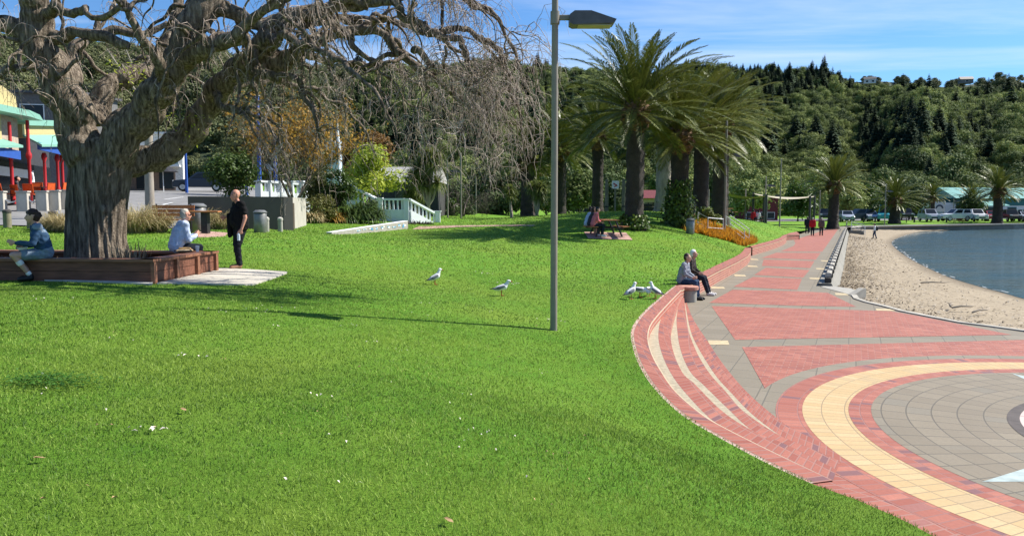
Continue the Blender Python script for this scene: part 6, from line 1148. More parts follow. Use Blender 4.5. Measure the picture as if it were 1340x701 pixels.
# ------------------------------------------------------------------ vehicles
TYRE = M('tyre', (.02, .02, .02), .9); RIM = M('rim', (.5, .5, .5), .35, .7); HL = M('headlight', (.75, .75, .72), .15); TL = M('tail_light', (.4, .02, .02), .3)
def paint(n, c): return M('paint_' + n, c, .3, .0, var=.03, spec=.5)
def car(name, label, p, rz, kind, pt, group='cars parked along the waterfront'):
    t = thing(name, label, {'van': 'van', 'ute': 'pickup'}.get(kind, 'car'), p, rz, group)
    if kind == 'sedan': L__, W__, base, cab = 4.5, 1.72, [(-2.25, .42), (-2.22, .86), (-1.7, .98), (1.0, .95), (2.05, .74), (2.24, .6), (2.22, .3), (-2.15, .3)], [(-1.75, .97), (-1.05, 1.42), (.25, 1.44), (1.05, .94)]
    elif kind == 'hatch': L__, W__, base, cab = 4.0, 1.7, [(-2.0, .4), (-2.02, .85), (-1.9, 1.0), (.95, .97), (1.8, .78), (2.0, .6), (1.98, .3), (-1.95, .3)], [(-1.95, 1.0), (-1.6, 1.46), (.15, 1.5), (1.0, .96)]
    elif kind == 'suv': L__, W__, base, cab = 4.6, 1.82, [(-2.3, .5), (-2.32, .95), (-2.25, 1.1), (.95, 1.08), (2.1, .98), (2.3, .75), (2.26, .38), (-2.25, .38)], [(-2.27, 1.09), (-2.05, 1.68), (.2, 1.72), (1.0, 1.07)]
    elif kind == 'van': L__, W__, base, cab = 5.2, 1.95, [(-2.6, .4), (-2.6, 1.15), (1.6, 1.15), (2.4, 1.0), (2.6, .75), (2.58, .35), (-2.55, .35)], [(-2.58, 1.14), (-2.52, 2.25), (1.0, 2.3), (1.75, 1.13)]
    else: L__, W__, base, cab = 5.1, 1.82, [(-2.55, .55), (-2.55, 1.02), (.9, 1.05), (2.3, 1.0), (2.55, .8), (2.52, .42), (-2.5, .42)], [(-.75, 1.04), (-.62, 1.68), (.55, 1.72), (1.2, 1.04)]
    mb = MB(); w_ = W__ / 2; n = len(base); cxx = lambda y: 1
    V = [];
    for yy, ins in ((-w_, .10), (-w_ * .93, 0), (w_ * .93, 0), (w_, .10)): V += [(x * (1 - ins * .25), yy, z + (ins * .6 * (.65 - z) if z > .4 else 0)) for x, z in base]
    Fs = [tuple(range(n)), tuple(range(4 * n - 1, 3 * n - 1, -1))]
    for k in range(3): Fs += [(k * n + i, (k + 1) * n + i, (k + 1) * n + (i + 1) % n, k * n + (i + 1) % n) for i in range(n)]
    mb.add(V, Fs); m = len(cab); tp = .80; V = [(x, (-w_ * .94 if i in (0, m - 1) else -w_ * tp), z) for i, (x, z) in enumerate(cab)] + [(x, (w_ * .94 if i in (0, m - 1) else w_ * tp), z) for i, (x, z) in enumerate(cab)]
    mb.add(V, [tuple(range(m)), tuple(range(2 * m - 1, m - 1, -1))] + [(i, m + i, m + (i + 1) % m, (i + 1) % m) for i in range(m)]); b = mb.build('body', pt, t); auto_smooth(b, 35)
    c0, c1, c2, c3 = [Vector((x, 0, z)) for x, z in cab]
    def pane(P, nm):
        mb = MB(); c = sum((Vector(q_) for q_ in P), Vector()) / len(P); mb.add([tuple(c + (Vector(q_) - c) * .86) for q_ in P], [tuple(range(len(P)))]); return mb.build(nm, GLASS, t)
    def off(P, v_): return [Vector(q_) + Vector(v_) for q_ in P]
    pane(off([(c3.x, -w_ * .94, c3.z), (c3.x, w_ * .94, c3.z), (c2.x, w_ * tp, c2.z), (c2.x, -w_ * tp, c2.z)], (.012, 0, .012)), 'windscreen')
    pane(off([(c0.x, -w_ * .94, c0.z), (c0.x, w_ * .94, c0.z), (c1.x, w_ * tp, c1.z), (c1.x, -w_ * tp, c1.z)], (-.012, 0, .008)), 'rear_window')
    for sg in (-1, 1):
        fr0 = -.05 if kind != 'van' else .35; A_ = lambda f_: (c0.x + (c3.x - c0.x) * f_, sg * w_ * .94, c0.z + .02); B_ = lambda f_: (c1.x + (c2.x - c1.x) * f_, sg * w_ * tp, c1.z - .02)
        for f0, f1 in (((.06, .5), (.52, .97)) if kind not in ('van',) else ((.62, .98),)): pane(off([A_(f0), A_(f1), B_(f1), B_(f0)], (0, sg * .012, .004)), 'side_window')
        for wx in (-L__ * .30, L__ * .31):
            mb = MB(); rw = .33 if kind in ('sedan', 'hatch') else .38
            for rr2, yy0, yy1, mi in ((rw, w_ * .78, w_ * 1.0, 0), (rw * .62, w_ * .9, w_ * 1.012, 1)): mb.tube([(wx, sg * yy0, rw), (wx, sg * yy1, rw)], rr2, 16, mi)
            mb.build('wheel', [TYRE, RIM], t)
        fx, fz = [(x, z) for x, z in base if x > 2 * (L__ / 2) * .44 and z > .5][0] if False else (L__ * .478, .72 if kind in ('sedan', 'hatch') else .9)
        mb = MB(); mb.box((fx, sg * w_ * .70, fz), (.12, .34, .15), bev=.02); mb.build('headlight', HL, t); mb = MB(); mb.box((-L__ * .498, sg * w_ * .78, fz + .08), (.06, .22, .24), bev=.01); mb.build('tail_light', TL, t)
    mb = MB(); mb.box((L__ * .492, 0, .55), (.06, W__ * .5, .14)); mb.build('grille', BLK, t)
    return t
WHP, SIL, DKB, BLKP, REDC, TEALP = paint('white', (.66, .67, .70)), paint('silver', (.30, .33, .39)), paint('navy', (.02, .03, .05)), paint('black', (.012, .012, .014)), paint('red', (.28, .02, .02)), paint('teal', (.05, .33, .38))
for x, Y, rz_, kind, pt, lb in ((1078, 131, -60, 'suv', DKB, 'dark blue car partly behind the far promenade palm trunk'), (1093, 130, -62, 'hatch', BLKP, 'black hatchback just right of the far promenade palm trunk'), (1106, 124, -62, 'hatch', SIL, 'pale silver hatchback between two dark cars'), (1121, 126, -120, 'suv', DKB, 'dark blue four wheel drive left of the silver sedan'), (1136, 126, -48, 'sedan', SIL, 'silver sedan parked left of the teal van'), (1156, 125, -72, 'van', TEALP, 'teal van parked behind the palm and slim lamp post'), (1182, 134, -60, 'ute', BLKP, 'dark pickup right of the palm beside the teal van'), (1213, 124, -50, 'suv', SIL, 'pale silver four wheel drive parked alone with its front to the right'), (1247, 126, -128, 'suv', WHP, 'white wagon left of the red car under the small palm'),
                              (1259, 131, -60, 'hatch', REDC, 'red hatchback half hidden behind the white wagon'), (1274, 126, -55, 'suv', WHP, 'white four wheel drive between the two red cars'), (1293, 130, -60, 'sedan', REDC, 'red sedan partly behind the broad right hand palm trunk'), (1318, 127, -52, 'ute', BLKP, 'black pickup right of the broad right hand palm'), (1336, 128, -50, 'sedan', SIL, 'silver sedan at the right edge of the car park'), (1345, 131, -40, 'suv', WHP, 'white four wheel drive cut off by the right edge')):
    p = foot(x, Y); p.z += .07; i_car = int(x); car('parked_' + {'van': 'van', 'ute': 'pickup'}.get(kind, 'car'), lb, p, R(rz_ - 42 - (i_car * 7) % 12), kind, pt).scale = (1.06, 1.06, 1.16)
p = at(262, 251, 70); p.z = zp(p.x, p.y) + .05; car('parked_car', 'dark blue car parked on the street left of the dense shrub', p, R(200), 'suv', DKB, None)
p = at(372, 257, 60); p.z = 4.0
for i, (x, lb) in enumerate(((1098, 'low timber post on the grass before the silver hatchback'), (1128, 'low timber post on the grass before the silver sedan'), (1143, 'low timber post on the grass left of the teal van'), (1194, 'low timber post on the grass right of the dark pickup'), (1236, 'dark low post on the grass before the white wagon'))): p = foot(x, 121); mb = MB(); mb.lathe([(.13, -.2), (.13, .75), (.09, .8)], (0, 0, 0), 8); tag(mb.build('timber_post', DT, loc=p), lb, 'post', 'low posts before the car park')
# ================================================================== people
SKIN = M('skin', (.52, .30, .21), .5, var=.08, scale=10); SKIN2 = M('skin_ruddy', (.55, .27, .19), .5, var=.08, scale=10)
def cloth(n, c, v=.2): return M('cloth_' + n, c, .85, var=v, scale=14, bmp=.25, bscale=22, spec=.1)
V3 = Vector
def stand(lean=0, stride=0, armL=None, armR=None, yaw=0):
    J = dict(pel=V3((0, 0, .95)), che=V3((0, .02, 1.26)), nk=V3((0, .03, 1.47)), hd=V3((0, .06, 1.62)), hf=V3((0, 1, 0)))
    for s, sx in (('L', -1), ('R', 1)):
        st = stride * sx
        J['sh' + s] = V3((.185 * sx, .02, 1.41)); J['el' + s] = V3((.245 * sx, -.03 - st * .3, 1.12)); J['wr' + s] = V3((.25 * sx, .06 - st * .55, .87)); J['ha' + s] = V3((.24 * sx, .09 - st * .6, .775))
        J['hp' + s] = V3((.09 * sx, 0, .92)); J['kn' + s] = V3((.10 * sx, .05 + st * .55, .50)); J['an' + s] = V3((.10 * sx, -.02 + st, .09)); J['to' + s] = V3((.12 * sx, .16 + st, .035))
    return J
def sit(h=.45, knee=.44, shin=None, footy=.42, spread=.1, lean=.05, drop=None):
    fz = drop if drop is not None else 0; J = dict(pel=V3((0, 0, h + .11)), che=V3((0, lean, h + .42)), nk=V3((0, lean * 1.7, h + .63)), hd=V3((0, lean * 1.7 + .05, h + .78)), hf=V3((0, 1, -.1)).normalized())
    for s, sx in (('L', -1), ('R', 1)):
        J['sh' + s] = V3((.18 * sx, lean * 1.5, h + .57)); J['el' + s] = V3((.23 * sx, lean + .08, h + .30)); J['wr' + s] = V3((.13 * sx, lean + .27, h + .20)); J['ha' + s] = V3((.08 * sx, lean + .36, h + .20))
        J['hp' + s] = V3((.09 * sx, .03, h + .085)); J['kn' + s] = V3((spread * sx, knee, h + .07)); J['an' + s] = V3((spread * sx, footy, fz + .09)); J['to' + s] = V3((spread * 1.1 * sx, footy + .17, fz + .035))
    return J
def segs(J, fat=1.0, belly=0.0):
    ax = (J['shR'] - J['shL']).normalized(); S = {}
    up_ = (J['nk'] - J['pel']).normalized(); fw = up_.cross(ax) * -1
    fw = ax.cross(up_) * -1 if ax.cross(up_).dot(J['hf']) < 0 else ax.cross(up_)
    S['torso'] = [(J['pel'] + ax * .075 * s, .112 * fat, J['che'] + ax * .08 * s, .115 * fat) for s in (-1, 1)] + [(J['che'] + ax * .08 * s, .115 * fat, J['nk'] + ax * .10 * s - up_ * .09, .075) for s in (-1, 1)] + [(J['shL'], .068, J['shR'], .068)] + ([(J['pel'] + fw * belly + up_ * .1, .12 * fat, J['che'] + fw * belly * .7 - up_ * .08, .11 * fat)] if belly else [])
    S['neck'] = [(J['nk'] - up_ * .06, .062, J['hd'] - V3((0, 0, .04)), .054)]
    h, f = J['hd'], J['hf']; S['head'] = [(h - f * .02 + V3((0, 0, .03)), .096, h + f * .015 - V3((0, 0, .035)), .082), (h + f * .02, .078, h + f * .035 - V3((0, 0, .085)), .05), (h + f * .085 + V3((0, 0, .015)), .013, h + f * .105 - V3((0, 0, .022)), .019)]
    sd = f.cross(V3((0, 0, 1))).normalized(); S['head'] += [(h + sd * .086 * s - f * .005 + V3((0, 0, .015)), .019, h + sd * .088 * s - V3((0, 0, .03)), .014) for s in (-1, 1)] + [(h + f * .088 - V3((0, 0, .058)) + sd * .016 * s, .011, h + f * .090 - V3((0, 0, .058)), .012) for s in (-1, 1)]
    for s in 'LR':
        S['ua' + s] = [(J['sh' + s], .060, J['el' + s], .044)]; S['fa' + s] = [(J['el' + s], .043, J['wr' + s], .029)]
        d = (J['ha' + s] - J['wr' + s]).normalized(); sgn = -1 if s == 'L' else 1; n = d.cross(V3((0, 0, 1))); n = n.normalized() if n.length > .2 else V3((sgn, 0, 0)); w = d.cross(n).normalized(); c = J['wr' + s]; H = []
        for q in (-1, 1): H.append((c + d * .02 + w * .012 * q, .022, c + d * .085 + w * .024 * q, .020))
        for k, ln in enumerate((.062, .074, .070, .052)):
            b = c + d * .085 + w * (.030 - .020 * k); m = b + d * ln * .55 + n * .008; e = m + (d * .75 + n * -.65 * sgn).normalized() * ln * .5; H += [(b, .0095, m, .009), (m, .009, e, .0075)]
        b = c + d * .03 + w * .03; m = b + (d * .6 + w * .8).normalized() * .04; H += [(b, .012, m, .0105), (m, .0105, m + d * .03, .009)]; S['hand' + s] = H
        S['th' + s] = [(J['hp' + s], .088 * (fat * .4 + .6), J['kn' + s], .060)]; S['sh_' + s] = [(J['kn' + s], .058, (J['kn' + s] * .6 + J['an' + s] * .4) , .055), (J['kn' + s] * .6 + J['an' + s] * .4, .055, J['an' + s], .038)]
        t = J['to' + s]; a = J['an' + s]; S['ft' + s] = [(a - V3((0, 0, .04)), .042, t, .033), (a, .040, a - V3((0, 0, .045)), .043)]
    return S
def cap_mesh(sl, infl=0, n=10):
    mb = MB()
    for p0, r0, p1, r1 in sl: mb.capsule(p0, r0 + infl, p1, r1 + infl, n)
    return mb
def folds(me, amp, seed, k=1.0):
    n = len(me.vertices)
    if not n: return me
    co = np.zeros(n * 3, np.float32); me.vertices.foreach_get('co', co); no = np.zeros(n * 3, np.float32); me.vertices.foreach_get('normal', no); co = co.reshape(-1, 3); no = no.reshape(-1, 3); x, y, z = (co * k).T
    f = np.sin(z * 38 + np.sin(x * 21 + seed) * 2.2 + y * 14) * .55 + np.sin(z * 67 - y * 33 + np.sin(x * 40 + seed) * 1.5) * .3 + np.sin(x * 52 + y * 45 + z * 18 + seed) * .3
    co += no * (f * amp)[:, None]; me.vertices.foreach_set('co', co.ravel()); me.update(); return me
def cut(sg, f0, f1): p0, r0, p1, r1 = sg; return (p0.lerp(p1, f0), r0 + (r1 - r0) * f0, p0.lerp(p1, f1), r0 + (r1 - r0) * f1)
def figure(label, loc, rz, J, wear, s=1.0, vox=.012, fat=1.0, belly=0, hair=None, skin=None, hairlen=0, group=None):
    S = segs(J, fat, belly); allseg = [x for v in S.values() for x in v]; me = remeshed(cap_mesh(allseg), 'person', vox, 2)
    o = link('person', me, skin or SKIN, loc=loc, smooth=True); o.rotation_euler = (0, 0, rz); o.scale = (s,) * 3; tag(o, label, 'person', group)
    for nm, mt, parts in wear:
        sl = []
        for pt in parts:
            k, infl, f0, f1 = (pt + (.012, 0, 1)[len(pt) - 1:]) if isinstance(pt, tuple) else (pt, .012, 0, 1)
            for sg in S[k]: q = cut(sg, f0, f1); sl.append((q[0], q[1] + infl, q[2], q[3] + infl))
        link(nm, folds(remeshed(cap_mesh(sl), nm, max(vox, .011), 3), .0065 if nm not in ('shoe', 'sock') else 0, len(label) * .7 + len(nm)), mt, o, smooth=True)
    if hair:
        h, f = J['hd'], J['hf']; mb = MB(); mb.capsule(h - f * .028 + V3((0, 0, .042)), .094, h - f * .035 - V3((0, 0, .02)), .088, 14)
        if hairlen == 2: mb.capsule(h - f * .11 + V3((0, 0, .02)), .05, h - f * .125, .045, 10); mb.capsule(h - f * .02 + V3((0, 0, .045)), .102, h - f * .05 - V3((0, 0, .03)), .09, 12)
        if hairlen == 3: mb.capsule(h - f * .05, .10, h - f * .07 - V3((0, 0, .16)), .075, 10)
        link('hair', folds(remeshed(mb, 'hair', .011, 2), .005, 3, 2.2), hair, o, smooth=True)
    if vox <= .013:
        h, f = J['hd'], J['hf']; sd = f.cross(V3((0, 0, 1))).normalized(); mb = MB()
        for q in (-1, 1): mb.capsule(h + f * .086 + sd * .033 * q + V3((0, 0, .012)), .0085, h + f * .088 + sd * .033 * q + V3((0, 0, .012)), .0085, 8)
        mb.build('eyes', M('eye', (.03, .02, .018), .3), o, smooth=True)
    return o
HB, HG, HW, HK = M('hair_brown', (.035, .018, .012), .6), M('hair_grey', (.42, .38, .32), .7), M('hair_white', (.72, .71, .68), .7), M('hair_black', (.012, .01, .01), .5)
JEANS, BLACK, WHITEC, DENIM, LDEN = cloth('jeans', (.035, .06, .11)), cloth('black', (.010, .010, .011)), cloth('white', (.72, .72, .70)), cloth('denim', (.032, .068, .125)), cloth('light_denim', (.17, .22, .28)); GREYC = cloth('grey', (.26, .28, .32)); NAVY = cloth('navy', (.02, .024, .034)); REDCL = cloth('red', (.48, .02, .03)); PINK = cloth('pink', (.60, .16, .18)); BLUS = cloth('pale_blue', (.46, .53, .68)); CHK = cloth('charcoal', (.05, .05, .055))
LEA = M('tan_leather', (.26, .13, .07), .5); SHOEW = M('shoe_white', (.66, .62, .58), .7); SHOEB = M('shoe_black', (.012, .012, .013), .5)
FULLARM = ['uaL', 'uaR', 'faL', 'faR']; LEGS = ['thL', 'thR', 'sh_L', 'sh_R']
def torso(*a): return [('torso', .016)] + list(a)
# seated woman (faces left, feet tucked back)
J = sit(.42, .50, footy=.22, spread=.09, lean=.08, drop=.02); J['elL'] = V3((-.24, .22, .70)); J['wrL'] = V3((-.16, .47, .72)); J['haL'] = V3((-.13, .56, .75)); J['elR'] = V3((.25, .1, .68)); J['wrR'] = V3((.14, .34, .64)); J['haR'] = V3((.08, .42, .63)); J['hf'] = V3((0, 1, -.12)).normalized(); J['anL'].y = .26; J['toL'].y = .43
pw = at(60, 334, 14.25); pw.y = A.y + (A.x - pw.x) * .085 + .13; zc = ztop - .42
figure('woman in a blue denim jacket sitting on the planter edge with food on her lap', (pw.x, pw.y, zc), R(128), J, [('top', BLACK, [('torso', .010)]), ('jacket', DENIM, [('torso', .024, .28, 1)] + [('uaL', .018), ('uaR', .018), ('faL', .015, 0, .9), ('faR', .015, 0, .9)]), ('skirt', LDEN, [('thL', .03, 0, .62), ('thR', .03, 0, .62), ('torso', .022, 0, .2)]), ('sock', WHITEC, [('sh_L', .006, .75, 1), ('sh_R', .006, .75, 1)]), ('shoe', SHOEB, [('ftL', .012)]), ('shoe', SHOEB, [('ftR', .012)])], s=1.0, fat=1.06, hair=HB, hairlen=2, vox=.010)
rot = Matrix.Rotation(R(128), 3, 'Z')
tp_ = V3((pw.x, pw.y, zc)) + rot @ V3((0, .36, .585)); t = thing('food_tray', 'pale paper food tray on the seated woman\'s lap', 'food tray', tp_, R(128)); mb = MB(); mb.add([(-.08, -.06, 0), (.08, -.06, 0), (.08, .06, 0), (-.08, .06, 0), (-.11, -.085, .05), (.11, -.085, .05), (.11, .085, .05), (-.11, .085, .05)], [(3, 2, 1, 0), (0, 1, 5, 4), (1, 2, 6, 5), (2, 3, 7, 6), (3, 0, 4, 7)]); mb.build('tray', WHITEC, t); mb = MB(); mb.capsule((-.04, 0, .03), .035, (.04, .01, .03), .03, 8); mb.build('food', M('food', (.45, .28, .12), .8), t)
# seated man, pale blue shirt
J = sit(.42, .46, footy=.40, spread=.10, lean=.10, drop=-.02); J['elL'] = V3((-.22, .20, .68)); J['wrL'] = V3((-.08, .40, .76)); J['haL'] = V3((-.03, .46, .82)); J['elR'] = V3((.23, .20, .66)); J['wrR'] = V3((.09, .40, .76)); J['haR'] = V3((.03, .46, .82)); J['hf'] = V3((.05, 1, -.12)).normalized()
pm = at(228, 326, 17.6); pm.z = ztop - .42; pm = V3((B.x - .80, B.y - .12, ztop - .42))
o = figure('grey haired man in a pale blue shirt and sunglasses sitting on the planter eating', pm, R(-52), J, [('shirt', BLUS, [('torso', .026), ('uaL', .022), ('uaR', .022), ('faL', .018, 0, .92), ('faR', .018, 0, .92)]), ('trousers', NAVY, [('thL', .016), ('thR', .016), ('sh_L', .014), ('sh_R', .014), ('torso', .014, 0, .12)]), ('shoe', SHOEB, [('ftL', .012)]), ('shoe', SHOEB, [('ftR', .012)])], fat=1.12, belly=.05, hair=HG, skin=SKIN2, vox=.010)
mb = MB(); h, f = J['hd'], J['hf']; sdv = f.cross(V3((0, 0, 1))).normalized()
for q in (-1, 1): mb.capsule(h + f * .095 + sdv * .03 * q + V3((0, 0, .012)), .019, h + f * .085 + sdv * .055 * q + V3((0, 0, .012)), .015, 8); mb.tube([h + f * .08 + sdv * .075 * q + V3((0, 0, .015)), h - f * .02 + sdv * .095 * q + V3((0, 0, .018))], .006, 6)
mb.build('sunglasses', BLK, o)
mb = MB(); mb.lathe([(.030, 0), (.042, .115), (.040, .118)], n=16); cpz = V3((B.x - .25, B.y - .35, ztop)); t = thing('paper_cup', 'white paper cup on the planter edge beside the man in pale blue', 'cup', cpz); mb.build('cup', WHITEC, t); mb = MB(); mb.lathe([(.043, .116), (.043, .124), (.036, .13)], n=16); mb.build('lid', WHITEC, t)
t = thing('wrapped_bread', 'brown paper food parcel on the planter edge beside the white cup', 'food parcel', V3((B.x - .55, B.y - .28, ztop)), R(20)); mb = MB(); mb.box((0, 0, .025), (.34, .2, .05), bev=.02); mb.build('paper', M('kraft_paper', (.45, .33, .2), .9), t); mb = MB(); mb.capsule((-.1, 0, .06), .03, (.1, 0, .06), .03, 8); mb.build('bread', M('food', (.45, .28, .12)), t)
# standing man in black
J = stand(); J['hf'] = V3((-.25, .95, -.12)).normalized(); J['hd'] = V3((-.01, .10, 1.61)); J['elR'] = V3((.30, .0, 1.13)); J['wrR'] = V3((.24, .24, 1.13)); J['haR'] = V3((.20, .33, 1.13)); J['anR'].x += .06; J['toR'].x += .07; J['knR'].x += .03; J['anL'].y += .10; J['toL'].y += .10; J['knL'].y += .06; J['haL'] = V3((-.23, .12, .775))
ps = at(316, 350, 17.2); ps.z = zp(ps.x, ps.y)
figure('bald man in black t-shirt and trousers standing beside the planter with a bottle', ps, R(128), J, [('t_shirt', BLACK, [('torso', .022), ('uaL', .022, 0, .62), ('uaR', .022)]), ('trousers', cloth('black_trouser', (.014, .015, .02)), [('thL', .022), ('thR', .022), ('sh_L', .020), ('sh_R', .020), ('torso', .014, 0, .15)]), ('shoe', LEA, [('ftL', .012)]), ('shoe', LEA, [('ftR', .012)])], s=1.02, fat=1.28, belly=.06, skin=SKIN2, vox=.010)
rot = Matrix.Rotation(R(128), 3, 'Z'); hb_ = ps + rot @ (J['haL'] * 1.02); t = thing('water_bottle', 'clear plastic bottle in the standing man\'s lowered hand', 'bottle', hb_ + V3((0, 0, -.15))); mb = MB(); mb.lathe([(.03, 0), (.033, .02), (.033, .13), (.014, .17), (.014, .19)], n=14); mb.build('bottle', M('bottle_plastic', (.55, .62, .68), .15, spec=.6), t); mb = MB(); mb.lathe([(.016, .188), (.016, .205)], n=10); mb.build('cap', WHITE, t)
jb = ps + rot @ V3((.25, .14, 1.12)); t = MB(); t.capsule((.0, -.06, .07), .07, (.10, .04, .06), .065, 10); t.capsule((.0, -.04, .04), .07, (-.01, -.03, -.38), .055, 10); t.capsule((.09, .03, .04), .065, (.07, .02, -.34), .05, 10); jk = link('jacket', remeshed(t, 'jacket', .015, 3), BLACK, loc=jb, smooth=True); jk.rotation_euler = (0, 0, R(10)); tag(jk, 'black jacket bundled over the standing man\'s forearm', 'jacket')
# two men on the seat wall
wd_ = V3((.41, .91, 0)); J = sit(.46, .43, footy=.47, spread=.10, lean=.07); rzw = R(-118)
q1 = gz(892, 371.3, WH); q1.z = 0
figure('man in a grey shirt and blue jeans sitting nearest the bollard on the brick wall', q1, rzw, J, [('shirt', GREYC, torso('uaL', 'uaR', ('faL', .013, 0, .9), ('faR', .013, 0, .9))), ('jeans', JEANS, [('thL', .018), ('thR', .018), ('sh_L', .018), ('sh_R', .018), ('torso', .014, 0, .12)]), ('shoe', SHOEB, [('ftL', .012)]), ('shoe', SHOEB, [('ftR', .012)])], fat=1.1, hair=HB, vox=.011)
q2 = gz(901, 366.2, WH); q2.z = 0; J = sit(.46, .46, footy=.62, spread=.10, lean=.06); J['hf'] = V3((-.15, 1, -.05)).normalized()
figure('white haired man in a dark jacket with legs stretched out on the brick wall', q2, rzw, J, [('jacket', cloth('brown_check', (.06, .05, .042), .5), torso('uaL', 'uaR', ('faL', .015, 0, .92), ('faR', .015, 0, .92))), ('trousers', NAVY, [('thL', .018), ('thR', .018), ('sh_L', .018), ('sh_R', .018), ('torso', .014, 0, .12)]), ('sock', SKIN, [('sh_L', .004, .8, 1), ('sh_R', .004, .8, 1)]), ('shoe', SHOEW, [('ftL', .013)]), ('shoe', SHOEW, [('ftR', .013)])], fat=1.05, s=1.03, hair=HW, vox=.011)
# picnic trio, facing right
for (dx, dy, top_, lo, hr_, lb, hl) in ((-.74, -.62, PINK, NAVY, HK, 'dark haired person in a pink checked top at the near end of the picnic table', 0), (-.74, .05, CHK, NAVY, HB, 'brown haired person in a dark top between the two others at the picnic table', 3), (-.74, .66, BLUS, SKIN, HB, 'person in a pale blue top at the far end of the picnic table', 0)):
    J = sit(.45, .45, footy=.40, lean=.09); l_ = pp + Matrix.Rotation(R(8), 3, 'Z') @ V3((dx, dy, 0)); l_.z = pp.z
    figure(lb, l_, R(-86), J, [('top', top_, torso('uaL', 'uaR', ('faL', .013, 0, .6), ('faR', .013, 0, .6))), ('trousers', lo, [('thL', .015), ('thR', .015), ('sh_L', .013), ('sh_R', .013)]), ('shoe', SHOEW, [('ftL', .012)]), ('shoe', SHOEW, [('ftR', .012)])], vox=.016, hair=hr_, hairlen=hl)
# walkers on the promenade
for (x, y, top_, lo, hr_, st, lb) in ((1056, 305.6, NAVY, NAVY, HK, .16, 'walker in a dark coat on the left of the three on the promenade'), (1063, 308.3, REDCL, NAVY, HG, -.14, 'walker in a bright red jacket on the promenade'), (1074.5, 308.3, cloth('taupe', (.13, .10, .09)), CHK, HG, .15, 'walker in a grey brown coat right of the one in red')):
    p = gz(x, y, 0); figure(lb, p, R(-24), stand(stride=st), [('jacket', top_, [('torso', .04), ('uaL', .03), ('uaR', .03), ('faL', .024, 0, .92), ('faR', .024, 0, .92)]), ('trousers', lo, [('thL', .02), ('thR', .02), ('sh_L', .018), ('sh_R', .018)]), ('shoe', SHOEB, [('ftL', .012)]), ('shoe', SHOEB, [('ftR', .012)])], s=.97, vox=.018, hair=hr_, fat=1.15)
p = gz(1144.5, 312.3, -.42); J = stand(stride=.18); o = figure('person in pale top and jeans with a dark backpack walking on the sand', p, R(60), J, [('top', WHITEC, torso('uaL', 'uaR', ('faL', .013, 0, .9), ('faR', .013, 0, .9))), ('jeans', JEANS, [('thL', .02), ('thR', .02), ('sh_L', .018), ('sh_R', .018)]), ('shoe', SHOEB, [('ftL', .012)]), ('shoe', SHOEB, [('ftR', .012)])], s=.86, vox=.018, hair=HK)
mb = MB(); mb.capsule((0, -.2, 1.05), .15, (0, -.2, 1.28), .14, 10); mb.capsule((-.1, -.06, 1.42), .03, (-.1, .13, 1.2), .03, 8); mb.capsule((.1, -.06, 1.42), .03, (.1, .13, 1.2), .03, 8); bp = mb.build('backpack', BLK, smooth=True); bp.location = p; bp.rotation_euler = (0, 0, R(60)); bp.scale = (.86,) * 3; tag(bp, 'dark backpack worn by the person on the sand', 'backpack')
p = onground(906, 303.5) + V3((.15, 1.2, 0)); p.z = zp(p.x, p.y); figure('man in a dark grey jumper standing behind the rubbish bin on the bank', p, R(150), stand(), [('jumper', cloth('dark_grey', (.07, .075, .085)), torso('uaL', 'uaR', ('faL', .015, 0, .9), ('faR', .015, 0, .9))), ('trousers', NAVY, [('thL', .02), ('thR', .02), ('sh_L', .018), ('sh_R', .018)]), ('shoe', SHOEB, [('ftL', .012)]), ('shoe', SHOEB, [('ftR', .012)])], vox=.016, hair=HK, fat=1.12)
p = foot(47, 42.5) + V3((0, 0, .06)); figure('man in a white shirt walking on the restaurant terrace', p, R(140), stand(stride=.1), [('shirt', WHITEC, torso('uaL', 'uaR', ('faL', .015, 0, .9), ('faR', .015, 0, .9))), ('trousers', NAVY, [('thL', .02), ('thR', .02), ('sh_L', .018), ('sh_R', .018)]), ('shoe', SHOEB, [('ftL', .012)]), ('shoe', SHOEB, [('ftR', .012)])], vox=.016, hair=HK)
for x, Y, top_, lb in ((983, 75.4, REDCL, 'tiny seated person in red under the long shade sail'), (990, 75.6, WHITEC, 'tiny seated person in white under the long shade sail'), (25, 38.2, CHK, 'dark clothed diner seated on the terrace among orange chairs')):
    p = foot(x, Y); J = sit(.45); figure(lb, p + V3((0, 0, .05)), R(-60), J, [('top', top_, torso('uaL', 'uaR', 'faL', 'faR')), ('trousers', NAVY, LEGS), ('shoe', SHOEB, [('ftL', .012)]), ('shoe', SHOEB, [('ftR', .012)])], vox=.02, hair=HK)
